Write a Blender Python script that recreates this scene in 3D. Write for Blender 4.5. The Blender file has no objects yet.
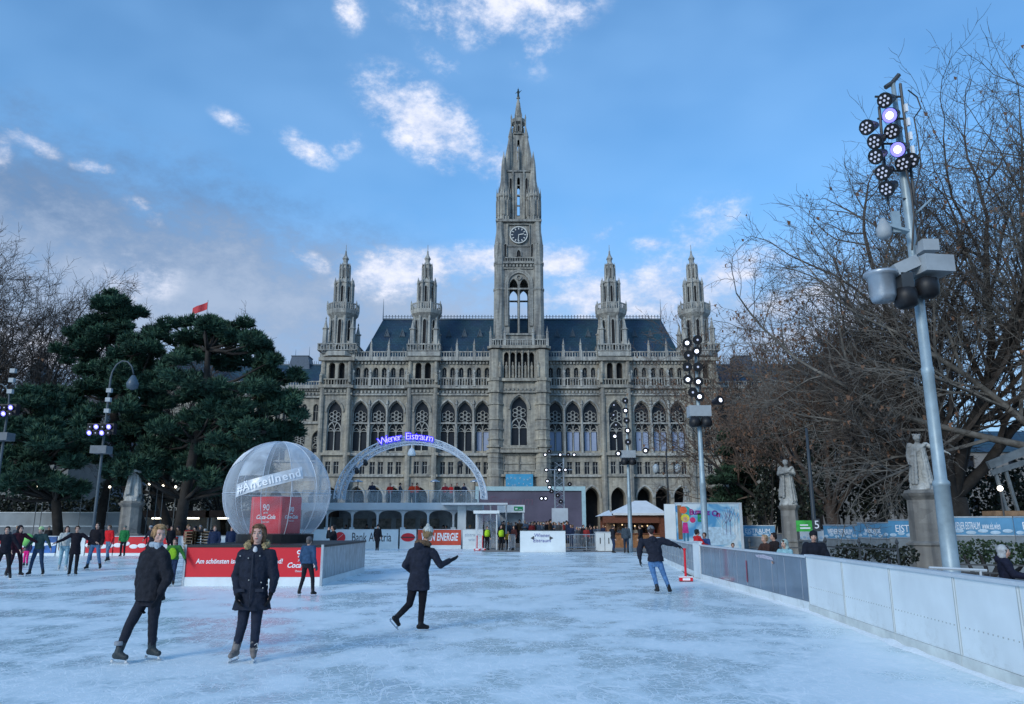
import bpy, bmesh, math, random
from mathutils import Vector, Matrix, noise
from math import sin, cos, pi, radians, atan2, sqrt, tan, atan, hypot
R = random.Random(7)
sc = bpy.context.scene
COL = sc.collection
# ---------------------------------------------------------------- camera frame
F = 770.0; TH = radians(12.66); H = 1.78
CT, ST = cos(TH), sin(TH)
def W(px, py, Y):
    u = (px-512)/F; t = (352-py)/F; k = Y/(CT-t*ST)
    return Vector((u*k, Y, H+k*(ST+t*CT)))
def ZY(py, Y): return W(512, py, Y).z
def G(px, py):
    u = (px-512)/F; t = (352-py)/F; k = -H/(ST+t*CT)
    return Vector((u*k, k*(CT-t*ST), 0))
def XG(px, Y):                       # x on the ground plane at distance Y for a column
    return (px-512)/F*(Y*CT-H*ST)
cam_d = bpy.data.cameras.new('camera'); cam = bpy.data.objects.new('camera', cam_d); COL.objects.link(cam)
cam.location = (0, 0, H); cam.rotation_euler = (pi/2+TH, 0, 0)
cam_d.lens = 36*F/1024; cam_d.sensor_width = 36; cam_d.clip_end = 3000; cam_d.clip_start = .1
sc.camera = cam
sc.render.resolution_x = 1024; sc.render.resolution_y = 704
sc.view_settings.view_transform = 'Standard'; sc.view_settings.look = 'None'
sc.view_settings.exposure = 0.38; sc.view_settings.gamma = 1
# ---------------------------------------------------------------- materials
MC = {}
def S(r, g, b):                     # sRGB 0-255 -> linear
    f = lambda c: (c/255/12.92) if c/255 <= .04045 else ((c/255+.055)/1.055)**2.4
    return (f(r), f(g), f(b))
def mat(name, col, rough=.7, var=.15, scale=3.0, bump=0.0, metal=0.0, emit=0.0, stretch=(1,1,1), spec=.4, detail=4, bscale=None, coord='Object'):
    if name in MC: return MC[name]
    m = bpy.data.materials.new(name); m.use_nodes = True
    nt = m.node_tree; N = nt.nodes; L = nt.links
    b = N['Principled BSDF']; b.inputs['Roughness'].default_value = rough; b.inputs['Metallic'].default_value = metal
    b.inputs['Specular IOR Level'].default_value = spec
    if emit:
        b.inputs['Base Color'].default_value = (*[min(1,c) for c in col], 1)
        b.inputs['Emission Color'].default_value = (*col, 1); b.inputs['Emission Strength'].default_value = emit
    else:
        tc = N.new('ShaderNodeTexCoord'); mp = N.new('ShaderNodeMapping'); mp.inputs['Scale'].default_value = stretch
        L.new(tc.outputs[coord], mp.inputs['Vector'])
        nz = N.new('ShaderNodeTexNoise'); nz.inputs['Scale'].default_value = scale; nz.inputs['Detail'].default_value = detail
        nz.inputs['Roughness'].default_value = .6
        L.new(mp.outputs[0], nz.inputs['Vector'])
        cr = N.new('ShaderNodeValToRGB'); cr.color_ramp.elements[0].position = .32; cr.color_ramp.elements[1].position = .68
        cr.color_ramp.elements[0].color = (*[c*(1-var) for c in col], 1)
        cr.color_ramp.elements[1].color = (*[min(1, c*(1+var)) for c in col], 1)
        L.new(nz.outputs['Fac'], cr.inputs[0]); L.new(cr.outputs[0], b.inputs['Base Color'])
        if bump:
            n2 = N.new('ShaderNodeTexNoise'); n2.inputs['Scale'].default_value = bscale or scale*3; n2.inputs['Detail'].default_value = 3
            L.new(mp.outputs[0], n2.inputs['Vector'])
            bp = N.new('ShaderNodeBump'); bp.inputs['Strength'].default_value = bump; bp.inputs['Distance'].default_value = .03
            L.new(n2.outputs['Fac'], bp.inputs['Height']); L.new(bp.outputs[0], b.inputs['Normal'])
    MC[name] = m; return m
def stone(name, col, col2, brick=True, bs=1.0, grime=.45):
    if name in MC: return MC[name]
    m = bpy.data.materials.new(name); m.use_nodes = True
    nt = m.node_tree; N = nt.nodes; L = nt.links; b = N['Principled BSDF']; b.inputs['Roughness'].default_value = .85
    b.inputs['Specular IOR Level'].default_value = .25
    tc = N.new('ShaderNodeTexCoord')
    n1 = N.new('ShaderNodeTexNoise'); n1.inputs['Scale'].default_value = .22; n1.inputs['Detail'].default_value = 6; n1.inputs['Roughness'].default_value = .65
    L.new(tc.outputs['Object'], n1.inputs['Vector'])
    cr = N.new('ShaderNodeValToRGB'); cr.color_ramp.elements[0].position = .36; cr.color_ramp.elements[1].position = .64
    cr.color_ramp.elements[0].color = (*col, 1); cr.color_ramp.elements[1].color = (*col2, 1)
    L.new(n1.outputs['Fac'], cr.inputs[0])
    # streaks of soot running down
    mp = N.new('ShaderNodeMapping'); mp.inputs['Scale'].default_value = (1.6, 1.6, .18); L.new(tc.outputs['Object'], mp.inputs['Vector'])
    n2 = N.new('ShaderNodeTexNoise'); n2.inputs['Scale'].default_value = 1.0; n2.inputs['Detail'].default_value = 5; L.new(mp.outputs[0], n2.inputs['Vector'])
    c2 = N.new('ShaderNodeValToRGB'); c2.color_ramp.elements[0].position = .38; c2.color_ramp.elements[1].position = .6
    g = 1-grime
    c2.color_ramp.elements[0].color = (g, g, g*1.03, 1); c2.color_ramp.elements[1].color = (1, 1, 1, 1)
    L.new(n2.outputs['Fac'], c2.inputs[0])
    mx = N.new('ShaderNodeMixRGB'); mx.blend_type = 'MULTIPLY'; mx.inputs[0].default_value = 1
    L.new(cr.outputs[0], mx.inputs[1]); L.new(c2.outputs[0], mx.inputs[2])
    out = mx
    vo = N.new('ShaderNodeTexVoronoi'); vo.distance = 'CHEBYCHEV'; vo.inputs['Scale'].default_value = 1.3*bs
    mp3 = N.new('ShaderNodeMapping'); mp3.inputs['Scale'].default_value = (1, 1, 2); L.new(tc.outputs['Object'], mp3.inputs['Vector']); L.new(mp3.outputs[0], vo.inputs['Vector'])
    hs = N.new('ShaderNodeMixRGB'); hs.blend_type = 'MULTIPLY'; hs.inputs[0].default_value = .30
    L.new(mx.outputs[0], hs.inputs[1]); bw = N.new('ShaderNodeRGBToBW'); L.new(vo.outputs['Color'], bw.inputs[0]); L.new(bw.outputs[0], hs.inputs[2])
    L.new(hs.outputs[0], b.inputs['Base Color'])
    n4 = N.new('ShaderNodeTexNoise'); n4.inputs['Scale'].default_value = 2.5*bs; n4.inputs['Detail'].default_value = 4; L.new(tc.outputs['Object'], n4.inputs['Vector'])
    bp = N.new('ShaderNodeBump'); bp.inputs['Strength'].default_value = .5; bp.inputs['Distance'].default_value = .12/bs
    L.new(n4.outputs['Fac'], bp.inputs['Height']); L.new(bp.outputs[0], b.inputs['Normal'])
    MC[name] = m; return m
# ---------------------------------------------------------------- mesh builder
class MB:
    def __init__(s): s.v = []; s.f = []; s.m = []; s.M = Matrix.Identity(4); s.mi = 0
    def add(s, vs, fs, mi=None):
        o = len(s.v); M = s.M
        s.v += [tuple(M @ Vector(p)) for p in vs]
        s.f += [tuple(i+o for i in f) for f in fs]; s.m += [s.mi if mi is None else mi]*len(fs)
    def box(s, x0, x1, y0, y1, z0, z1):
        s.add([(x0,y0,z0),(x1,y0,z0),(x1,y1,z0),(x0,y1,z0),(x0,y0,z1),(x1,y0,z1),(x1,y1,z1),(x0,y1,z1)],
              [(0,3,2,1),(4,5,6,7),(0,1,5,4),(1,2,6,5),(2,3,7,6),(3,0,4,7)])
    def cbox(s, c, sx, sy, sz): s.box(c[0]-sx/2, c[0]+sx/2, c[1]-sy/2, c[1]+sy/2, c[2]-sz/2, c[2]+sz/2)
    def frame(s, p0, p1):
        d = Vector(p1)-Vector(p0); L = d.length
        if L < 1e-9: d = Vector((0,0,1)); L = 1
        d = d/L; a = Vector((0,0,1)) if abs(d.z) < .95 else Vector((1,0,0))
        u = d.cross(a).normalized(); w = u.cross(d).normalized()
        return d, u, w, L
    def tube(s, p0, p1, r0, r1=None, n=6, cap=True):
        if r1 is None: r1 = r0
        d, u, w, L = s.frame(p0, p1); p0 = Vector(p0); p1 = Vector(p1)
        vs = []
        for p, r in ((p0, r0), (p1, r1)):
            for i in range(n):
                a = 2*pi*i/n; vs.append(p+u*(r*cos(a))+w*(r*sin(a)))
        fs = [(i, (i+1) % n, n+(i+1) % n, n+i) for i in range(n)]
        if cap: fs += [tuple(range(n-1, -1, -1)), tuple(range(n, 2*n))]
        s.add(vs, fs)
    def path(s, pts, rs, n=6, cap=True):
        pts = [Vector(p) for p in pts]; vs = []; k = len(pts); u = None
        for i, p in enumerate(pts):
            d = (pts[min(i+1, k-1)]-pts[max(i-1, 0)]).normalized()
            if u is None:
                a = Vector((0,0,1)) if abs(d.z) < .9 else Vector((1,0,0)); u = d.cross(a).normalized()
            else: u = (u-d*u.dot(d)).normalized()
            w = d.cross(u); r = rs[i] if hasattr(rs, '__len__') else rs
            for j in range(n):
                a = 2*pi*j/n; vs.append(p+u*(r*cos(a))+w*(r*sin(a)))
        fs = []
        for i in range(k-1):
            for j in range(n):
                fs.append((i*n+j, i*n+(j+1) % n, (i+1)*n+(j+1) % n, (i+1)*n+j))
        if cap: fs += [tuple(range(n-1, -1, -1)), tuple(range((k-1)*n, k*n))]
        s.add(vs, fs)
    def bar(s, p0, p1, w, d):       # rectangular bar, w across, d in the second normal
        D, u, q, L = s.frame(p0, p1); p0 = Vector(p0); p1 = Vector(p1); vs = []
        for p in (p0, p1):
            for a, b in ((-1,-1),(1,-1),(1,1),(-1,1)): vs.append(p+u*(a*w/2)+q*(b*d/2))
        s.add(vs, [(0,1,5,4),(1,2,6,5),(2,3,7,6),(3,0,4,7),(3,2,1,0),(4,5,6,7)])
    def strip(s, pts, w, d, closed=False):   # ribbon in the XZ plane, w wide in plane, d deep along y
        pts = [Vector(p) for p in pts]; k = len(pts); vs = []
        for i in range(k):
            a = pts[(i-1) % k] if closed or i > 0 else pts[i]; b = pts[(i+1) % k] if closed or i < k-1 else pts[i]
            t = (b-a); t.y = 0; t.normalize(); nn = Vector((-t.z, 0, t.x))
            for sx, sy in ((-1,-1),(1,-1),(1,1),(-1,1)): vs.append(pts[i]+nn*(sx*w/2)+Vector((0, sy*d/2, 0)))
        fs = []
        rng = range(k) if closed else range(k-1)
        for i in rng:
            j = (i+1) % k
            for q in range(4): fs.append((i*4+q, i*4+(q+1) % 4, j*4+(q+1) % 4, j*4+q))
        if not closed: fs += [(3,2,1,0), ((k-1)*4, (k-1)*4+1, (k-1)*4+2, (k-1)*4+3)]
        s.add(vs, fs)
    def lathe(s, c, prof, n=12, sx=1, sy=1, rot=0, cap=True):
        c = Vector(c); vs = []; k = len(prof)
        for r, z in prof:
            for i in range(n):
                a = 2*pi*i/n+rot; vs.append(c+Vector((sx*r*cos(a), sy*r*sin(a), z)))
        fs = [(i*n+j, i*n+(j+1) % n, (i+1)*n+(j+1) % n, (i+1)*n+j) for i in range(k-1) for j in range(n)]
        if cap: fs += [tuple(range(n-1, -1, -1)), tuple(range((k-1)*n, k*n))]
        s.add(vs, fs)
    def ball(s, c, r, n=12, m=8, sc_=(1,1,1), rot=None):
        c = Vector(c); vs = []; fs = []
        for i in range(1, m):
            ph = pi*i/m
            for j in range(n):
                a = 2*pi*j/n; v = Vector((r*sc_[0]*sin(ph)*cos(a), r*sc_[1]*sin(ph)*sin(a), r*sc_[2]*cos(ph)))
                vs.append(c+(rot @ v if rot else v))
        t = Vector((0,0,r*sc_[2])); vs += [c+(rot @ t if rot else t), c-(rot @ t if rot else t)]
        for i in range(m-2):
            for j in range(n): fs.append((i*n+j, (i+1)*n+j, (i+1)*n+(j+1) % n, i*n+(j+1) % n))
        T = len(vs)-2
        for j in range(n):
            fs.append((T, j, (j+1) % n)); fs.append((T+1, (m-2)*n+(j+1) % n, (m-2)*n+j))
        s.add(vs, fs)
    def cap(s, p0, p1, r0, r1=None, n=10):
        if r1 is None: r1 = r0
        s.tube(p0, p1, r0, r1, n); s.ball(p0, r0, n, 6); s.ball(p1, r1, n, 6)
    def loft(s, secs, n=16):        # (cx,cy,cz,rx,ry,yaw)
        vs = []; k = len(secs)
        for cx, cy, cz, rx, ry, yw in secs:
            for j in range(n):
                a = 2*pi*j/n; x = rx*cos(a); y = ry*sin(a)
                vs.append((cx+x*cos(yw)-y*sin(yw), cy+x*sin(yw)+y*cos(yw), cz))
        fs = [(i*n+j, i*n+(j+1) % n, (i+1)*n+(j+1) % n, (i+1)*n+j) for i in range(k-1) for j in range(n)]
        fs += [tuple(range(n-1, -1, -1)), tuple(range((k-1)*n, k*n))]
        s.add(vs, fs)
    def mesh(s, name, mats, smooth=False):
        me = bpy.data.meshes.new(name); me.from_pydata(s.v, [], s.f)
        for m in mats: me.materials.append(m)
        if len(mats) > 1: me.polygons.foreach_set('material_index', s.m)
        if smooth: me.polygons.foreach_set('use_smooth', [True]*len(me.polygons))
        me.update(); return me
    def build(s, name, mats, parent=None, smooth=False, loc=(0,0,0), rz=0, label=None):
        if not isinstance(mats, (list, tuple)): mats = [mats]
        o = bpy.data.objects.new(name, s.mesh(name, mats, smooth)); COL.objects.link(o)
        o.location = loc; o.rotation_euler = (0,0,rz)
        if parent is not None: o.parent = parent
        if label: o['label'] = label
        return o
def inst(name, me, parent=None, loc=(0,0,0), rz=0, label=None, scale=None):
    o = bpy.data.objects.new(name, me); COL.objects.link(o); o.location = loc; o.rotation_euler = (0,0,rz)
    if scale: o.scale = scale if hasattr(scale, '__len__') else (scale,)*3
    if parent is not None: o.parent = parent
    if label: o['label'] = label
    return o
def thing(name, label, cat, loc=(0,0,0), rz=0, group=None):
    o = bpy.data.objects.new(name, None); COL.objects.link(o); o.location = loc; o.rotation_euler = (0,0,rz)
    o.empty_display_size = .3
    o['label'] = label; o['category'] = cat
    if group: o['group'] = group
    return o
def tag(o, label, cat, group=None, kind=None):
    o['label'] = label; o['category'] = cat
    if group: o['group'] = group
    if kind: o['kind'] = kind
    return o
def struct(o, kind='structure'): o['kind'] = kind; return o
KIDS = {}
def copy_tree(root, loc=None, rz=None, label=None, group=None, scale=None):
    def rec(o, par):
        c = o.copy(); COL.objects.link(c); c.parent = par
        for ch in list(o.children): rec(ch, c)
        return c
    c = rec(root, None)
    if loc is not None: c.location = loc
    if rz is not None: c.rotation_euler = (0,0,rz)
    if label: c['label'] = label
    if group: c['group'] = group
    if scale: c.scale = (scale,)*3
    return c
def text(name, body, size, m, parent=None, loc=(0,0,0), rot=(pi/2,0,0), ext=.004, align='CENTER', shear=0, bold=0, sx=1):
    cu = bpy.data.curves.new(name, 'FONT'); cu.body = body; cu.size = size; cu.extrude = ext; cu.align_x = align; cu.align_y = 'CENTER'
    cu.shear = shear; cu.offset = bold; cu.resolution_u = 3
    t = bpy.data.objects.new('tmp', cu); COL.objects.link(t)
    dg = bpy.context.evaluated_depsgraph_get()
    me = bpy.data.meshes.new_from_object(t.evaluated_get(dg)); bpy.data.objects.remove(t)
    me.materials.clear(); me.materials.append(m)
    o = bpy.data.objects.new(name, me); COL.objects.link(o); o.location = loc; o.rotation_euler = rot
    if sx != 1: o.scale = (sx, 1, 1)
    if parent is not None: o.parent = parent
    return o
def archpts(w, k=.5, n=7):
    if k < 0: return [(-w/2*math.copysign(abs(cos(pi*i/16))**.8, cos(pi*i/16)), -k*abs(sin(pi*i/16))**.8) for i in range(17)]
    # gothic or round arch     # from left spring to right spring; returns list of (x,z) with z from spring line
    h = w/2; Rr = k*w; c = Rr-h; a1 = math.acos(max(-1, min(1, -c/Rr))) if c else pi/2
    L = []
    for i in range(n+1):
        a = pi+(a1-pi)*i/n; L.append((c+Rr*cos(a), Rr*sin(a)))
    Rt = [(-x, z) for x, z in reversed(L[:-1])]
    return L+Rt
def archh(w, k): return max(z for x, z in archpts(w, k))
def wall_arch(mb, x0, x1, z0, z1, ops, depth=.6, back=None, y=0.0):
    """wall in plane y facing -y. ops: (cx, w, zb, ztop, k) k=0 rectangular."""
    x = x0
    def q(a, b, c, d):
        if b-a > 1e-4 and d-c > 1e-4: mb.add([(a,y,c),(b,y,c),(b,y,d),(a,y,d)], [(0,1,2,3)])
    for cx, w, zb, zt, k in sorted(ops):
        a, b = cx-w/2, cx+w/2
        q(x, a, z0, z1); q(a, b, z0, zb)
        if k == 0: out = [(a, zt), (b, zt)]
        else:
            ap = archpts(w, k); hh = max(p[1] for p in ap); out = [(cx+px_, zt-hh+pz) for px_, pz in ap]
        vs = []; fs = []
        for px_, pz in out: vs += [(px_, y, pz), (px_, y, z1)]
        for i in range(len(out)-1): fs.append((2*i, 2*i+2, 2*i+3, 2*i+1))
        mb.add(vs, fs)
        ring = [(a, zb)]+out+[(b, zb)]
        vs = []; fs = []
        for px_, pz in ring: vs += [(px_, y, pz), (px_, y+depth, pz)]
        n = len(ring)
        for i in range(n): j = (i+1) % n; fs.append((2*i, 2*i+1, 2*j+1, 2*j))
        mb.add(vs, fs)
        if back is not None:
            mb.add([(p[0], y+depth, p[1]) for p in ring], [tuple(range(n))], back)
        x = b
    q(x, x1, z0, z1)
def prism4(mb, cx, cy, z0, z1, h0, h1=None, d0=None, d1=None):
    if h1 is None: h1 = h0
    if d0 is None: d0 = h0
    if d1 is None: d1 = h1
    mb.add([(cx-h0,cy-d0,z0),(cx+h0,cy-d0,z0),(cx+h0,cy+d0,z0),(cx-h0,cy+d0,z0),(cx-h1,cy-d1,z1),(cx+h1,cy-d1,z1),(cx+h1,cy+d1,z1),(cx-h1,cy+d1,z1)],
           [(0,3,2,1),(4,5,6,7),(0,1,5,4),(1,2,6,5),(2,3,7,6),(3,0,4,7)])
def pinnacle(mb, x, y, z0, h, r):
    mb.lathe((x, y, z0), [(r, 0), (r, h*.45), (r*1.35, h*.46), (r*1.35, h*.5), (r*.8, h*.52), (.05*r, h*.96), (.25*r, h*.97), (.02*r, h)], 6)
# ---------------------------------------------------------------- sky
world = bpy.data.worlds.new('World'); sc.world = world; world.use_nodes = True
def build_sky():
    nt = world.node_tree; N = nt.nodes; L = nt.links; N.clear()
    out = N.new('ShaderNodeOutputWorld'); bg = N.new('ShaderNodeBackground'); L.new(bg.outputs[0], out.inputs[0])
    sky = N.new('ShaderNodeTexSky'); sky.sky_type = 'NISHITA'; sky.sun_disc = False
    sky.sun_elevation = radians(24); sky.sun_rotation = radians(216); sky.air_density = 1.0; sky.dust_density = .6; sky.ozone_density = 2.2
    tc = N.new('ShaderNodeTexCoord'); sep = N.new('ShaderNodeSeparateXYZ'); L.new(tc.outputs['Generated'], sep.inputs[0])
    def M(op, a, b=None, c=None, clamp=False):
        n = N.new('ShaderNodeMath'); n.operation = op; n.use_clamp = clamp
        for i, v in enumerate((a, b, c)):
            if v is None: continue
            if isinstance(v, (int, float)): n.inputs[i].default_value = v
            else: L.new(v, n.inputs[i])
        return n.outputs[0]
    az = M('ARCTAN2', sep.outputs[0], sep.outputs[1]); el = M('ARCSINE', sep.outputs[2])
    def noise_(scale, detail, rough, off=0.0, sx=1.0, sy=1.0, dist=0):
        cb = N.new('ShaderNodeCombineXYZ')
        L.new(M('MULTIPLY', az, sx), cb.inputs[0]); L.new(M('MULTIPLY', el, sy), cb.inputs[1]); cb.inputs[2].default_value = off
        n = N.new('ShaderNodeTexNoise'); n.inputs['Scale'].default_value = scale; n.inputs['Detail'].default_value = detail
        n.inputs['Roughness'].default_value = rough; n.inputs['Distortion'].default_value = dist; L.new(cb.outputs[0], n.inputs['Vector'])
        return n.outputs['Fac']
    n_big = noise_(3.2, 3, .6, 1.7, 1, 2.0); n_puff = noise_(17, 7, .68, 4.2, 1, 1.6)
    nn = M('MULTIPLY', M('SUBTRACT', n_puff, .5), 6.0)
    def ang(px, py):
        d = (W(px, py, 100)-Vector((0, 0, H))).normalized(); return atan2(d.x, d.y), math.asin(d.z)
    cbv = N.new('ShaderNodeCombineXYZ'); L.new(az, cbv.inputs[0]); L.new(el, cbv.inputs[1])
    def blob(px, py, rx, ry, tilt=0, amp=1.0, soft=.8, nz=1.0):
        a, e = ang(px, py)
        mp = N.new('ShaderNodeMapping'); mp.vector_type = 'TEXTURE'; mp.inputs['Location'].default_value = (a, e, 0); mp.inputs['Rotation'].default_value = (0, 0, tilt)
        mp.inputs['Scale'].default_value = (rx*1.7/F, ry*1.7/F, 1); L.new(cbv.outputs[0], mp.inputs['Vector'])
        gr = N.new('ShaderNodeTexGradient'); gr.gradient_type = 'SPHERICAL'; L.new(mp.outputs[0], gr.inputs[0])
        return M('MULTIPLY', gr.outputs['Fac'], amp)
    def field(l, lo=.0, hi=.85, nz=.20):
        g = mx(l)
        v = M('ADD', g, M('MULTIPLY', M('MULTIPLY', nn, nz), M('MINIMUM', M('MULTIPLY', g, 5), 1)))
        n = N.new('ShaderNodeMapRange'); n.interpolation_type = 'SMOOTHSTEP'; n.inputs[1].default_value = lo; n.inputs[2].default_value = hi
        L.new(v, n.inputs[0]); return n.outputs[0]
    def mx(l):
        r = l[0]
        for x in l[1:]: r = M('MAXIMUM', r, x)
        return r
    def mix(f, a, b):
        n = N.new('ShaderNodeMixRGB'); L.new(f, n.inputs[0])
        for i, v in ((1, a), (2, b)):
            if isinstance(v, tuple): n.inputs[i].default_value = (*v, 1)
            else: L.new(v, n.inputs[i])
        return n.outputs[0]
    # clear air: the Nishita sky, cooled
    sc_ = N.new('ShaderNodeMixRGB'); sc_.blend_type = 'MULTIPLY'; sc_.inputs[0].default_value = 1
    L.new(sky.outputs[0], sc_.inputs[1]); sc_.inputs[2].default_value = SKYTINT
    col = sc_.outputs[0]
    # pale lift towards the middle distance
    # high veil
    veil = N.new('ShaderNodeMapRange'); veil.inputs[1].default_value = .30; veil.inputs[2].default_value = .80; veil.inputs[3].default_value = .10; veil.inputs[4].default_value = .42; L.new(n_big, veil.inputs[0])
    col = mix(veil.outputs[0], col, tuple(7.2*c for c in S(140, 188, 238)))
    # grey blue bank low on the left
    hz = N.new('ShaderNodeMapRange'); hz.interpolation_type = 'SMOOTHSTEP'; hz.inputs[1].default_value = radians(24); hz.inputs[2].default_value = radians(11); hz.inputs[4].default_value = .75
    L.new(M('ADD', el, M('MULTIPLY', nn, .02)), hz.inputs[0])
    col = mix(hz.outputs[0], col, tuple(7.2*c for c in S(142, 170, 206)))
    bank = field([blob(150, 262, 300, 75, -.18, .85), blob(60, 215, 190, 55, -.24, .9), blob(210, 262, 110, 30, -.18, .8), blob(-60, 190, 200, 60, 0, .9), blob(-300, 220, 240, 90, 0, .8)])
    col = mix(bank, col, tuple(7.2*c for c in S(96, 126, 164)))
    low = field([blob(200, 300, 330, 60, -.05, .7, 1.2), blob(120, 320, 260, 48, 0, .8, 1.2, .7), blob(700, 330, 260, 50, 0, .6, 1.2), blob(420, 310, 160, 40, 0, .7, 1.2)])
    col = mix(low, col, tuple(7.2*c for c in S(150, 168, 194)))
    puffs = field([blob(500, 8, 85, 26, .05, .62), blob(535, 35, 30, 30, 0, .4), blob(425, 122, 62, 26, -.45, .8, .7), blob(470, 155, 50, 18, -.3, .5),
                blob(380, 100, 30, 12, -.5, .5), blob(305, 148, 26, 9, -.4, .55), blob(348, 146, 16, 9, .4, .4), blob(230, 120, 18, 7, -.3, .3),
                blob(30, 143, 22, 7, -.2, .55), blob(92, 167, 16, 5, 0, .55), blob(142, 209, 20, 7, -.4, .38), blob(4, 150, 10, 14, 0, .5),
                blob(138, 278, 30, 18, 0, .38, 1), blob(40, 350, 60, 24, 0, .55, 1), blob(310, 262, 20, 8, -.3, .45),
                blob(398, 275, 48, 20, .05, .75, .8), blob(465, 262, 46, 15, .1, .65, .8), blob(560, 262, 36, 16, 0, .7, .8), blob(590, 296, 46, 26, .1, .7, .9),
                blob(668, 292, 60, 30, .1, .6, .9), blob(735, 272, 46, 20, .1, .65, .8), blob(700, 232, 44, 22, .6, .38, .9), blob(600, 235, 26, 10, .5, .4, .8), blob(655, 244, 26, 8, 0, .4, .8),
                blob(350, 12, 14, 16, .8, .4), blob(440, 62, 24, 10, -.5, .35), blob(820, 300, 80, 40, 0, .4, 1)], .04, .74, .27)
    n_in = N.new('ShaderNodeMapRange'); n_in.inputs[1].default_value = .36; n_in.inputs[2].default_value = .62; L.new(M('ADD', M('MULTIPLY', n_puff, .7), M('MULTIPLY', n_big, .3)), n_in.inputs[0])
    pc = mix(n_in.outputs[0], tuple(7.2*c for c in S(160, 180, 214)), tuple(7.2*c for c in S(222, 224, 236)))
    col = mix(puffs, col, pc)
    L.new(col, bg.inputs[0]); bg.inputs[1].default_value = .14
SKYTINT = (.60, 1.0, 1.22, 1)
build_sky()
world.cycles.sampling_method = 'MANUAL'; world.cycles.sample_map_resolution = 256
sd = bpy.data.lights.new('sun', 'SUN'); sun = bpy.data.objects.new('sun', sd); COL.objects.link(sun)
sd.energy = 1.3; sd.angle = radians(20); sd.color = (1, .95, .88)
def aim_sun(el, az):                # az measured from +Y towards +X, where the sun stands
    d = Vector((sin(az)*cos(el), cos(az)*cos(el), sin(el))); sun.rotation_euler = (-d).to_track_quat('-Z', 'Y').to_euler()
aim_sun(radians(24), radians(216))
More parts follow.
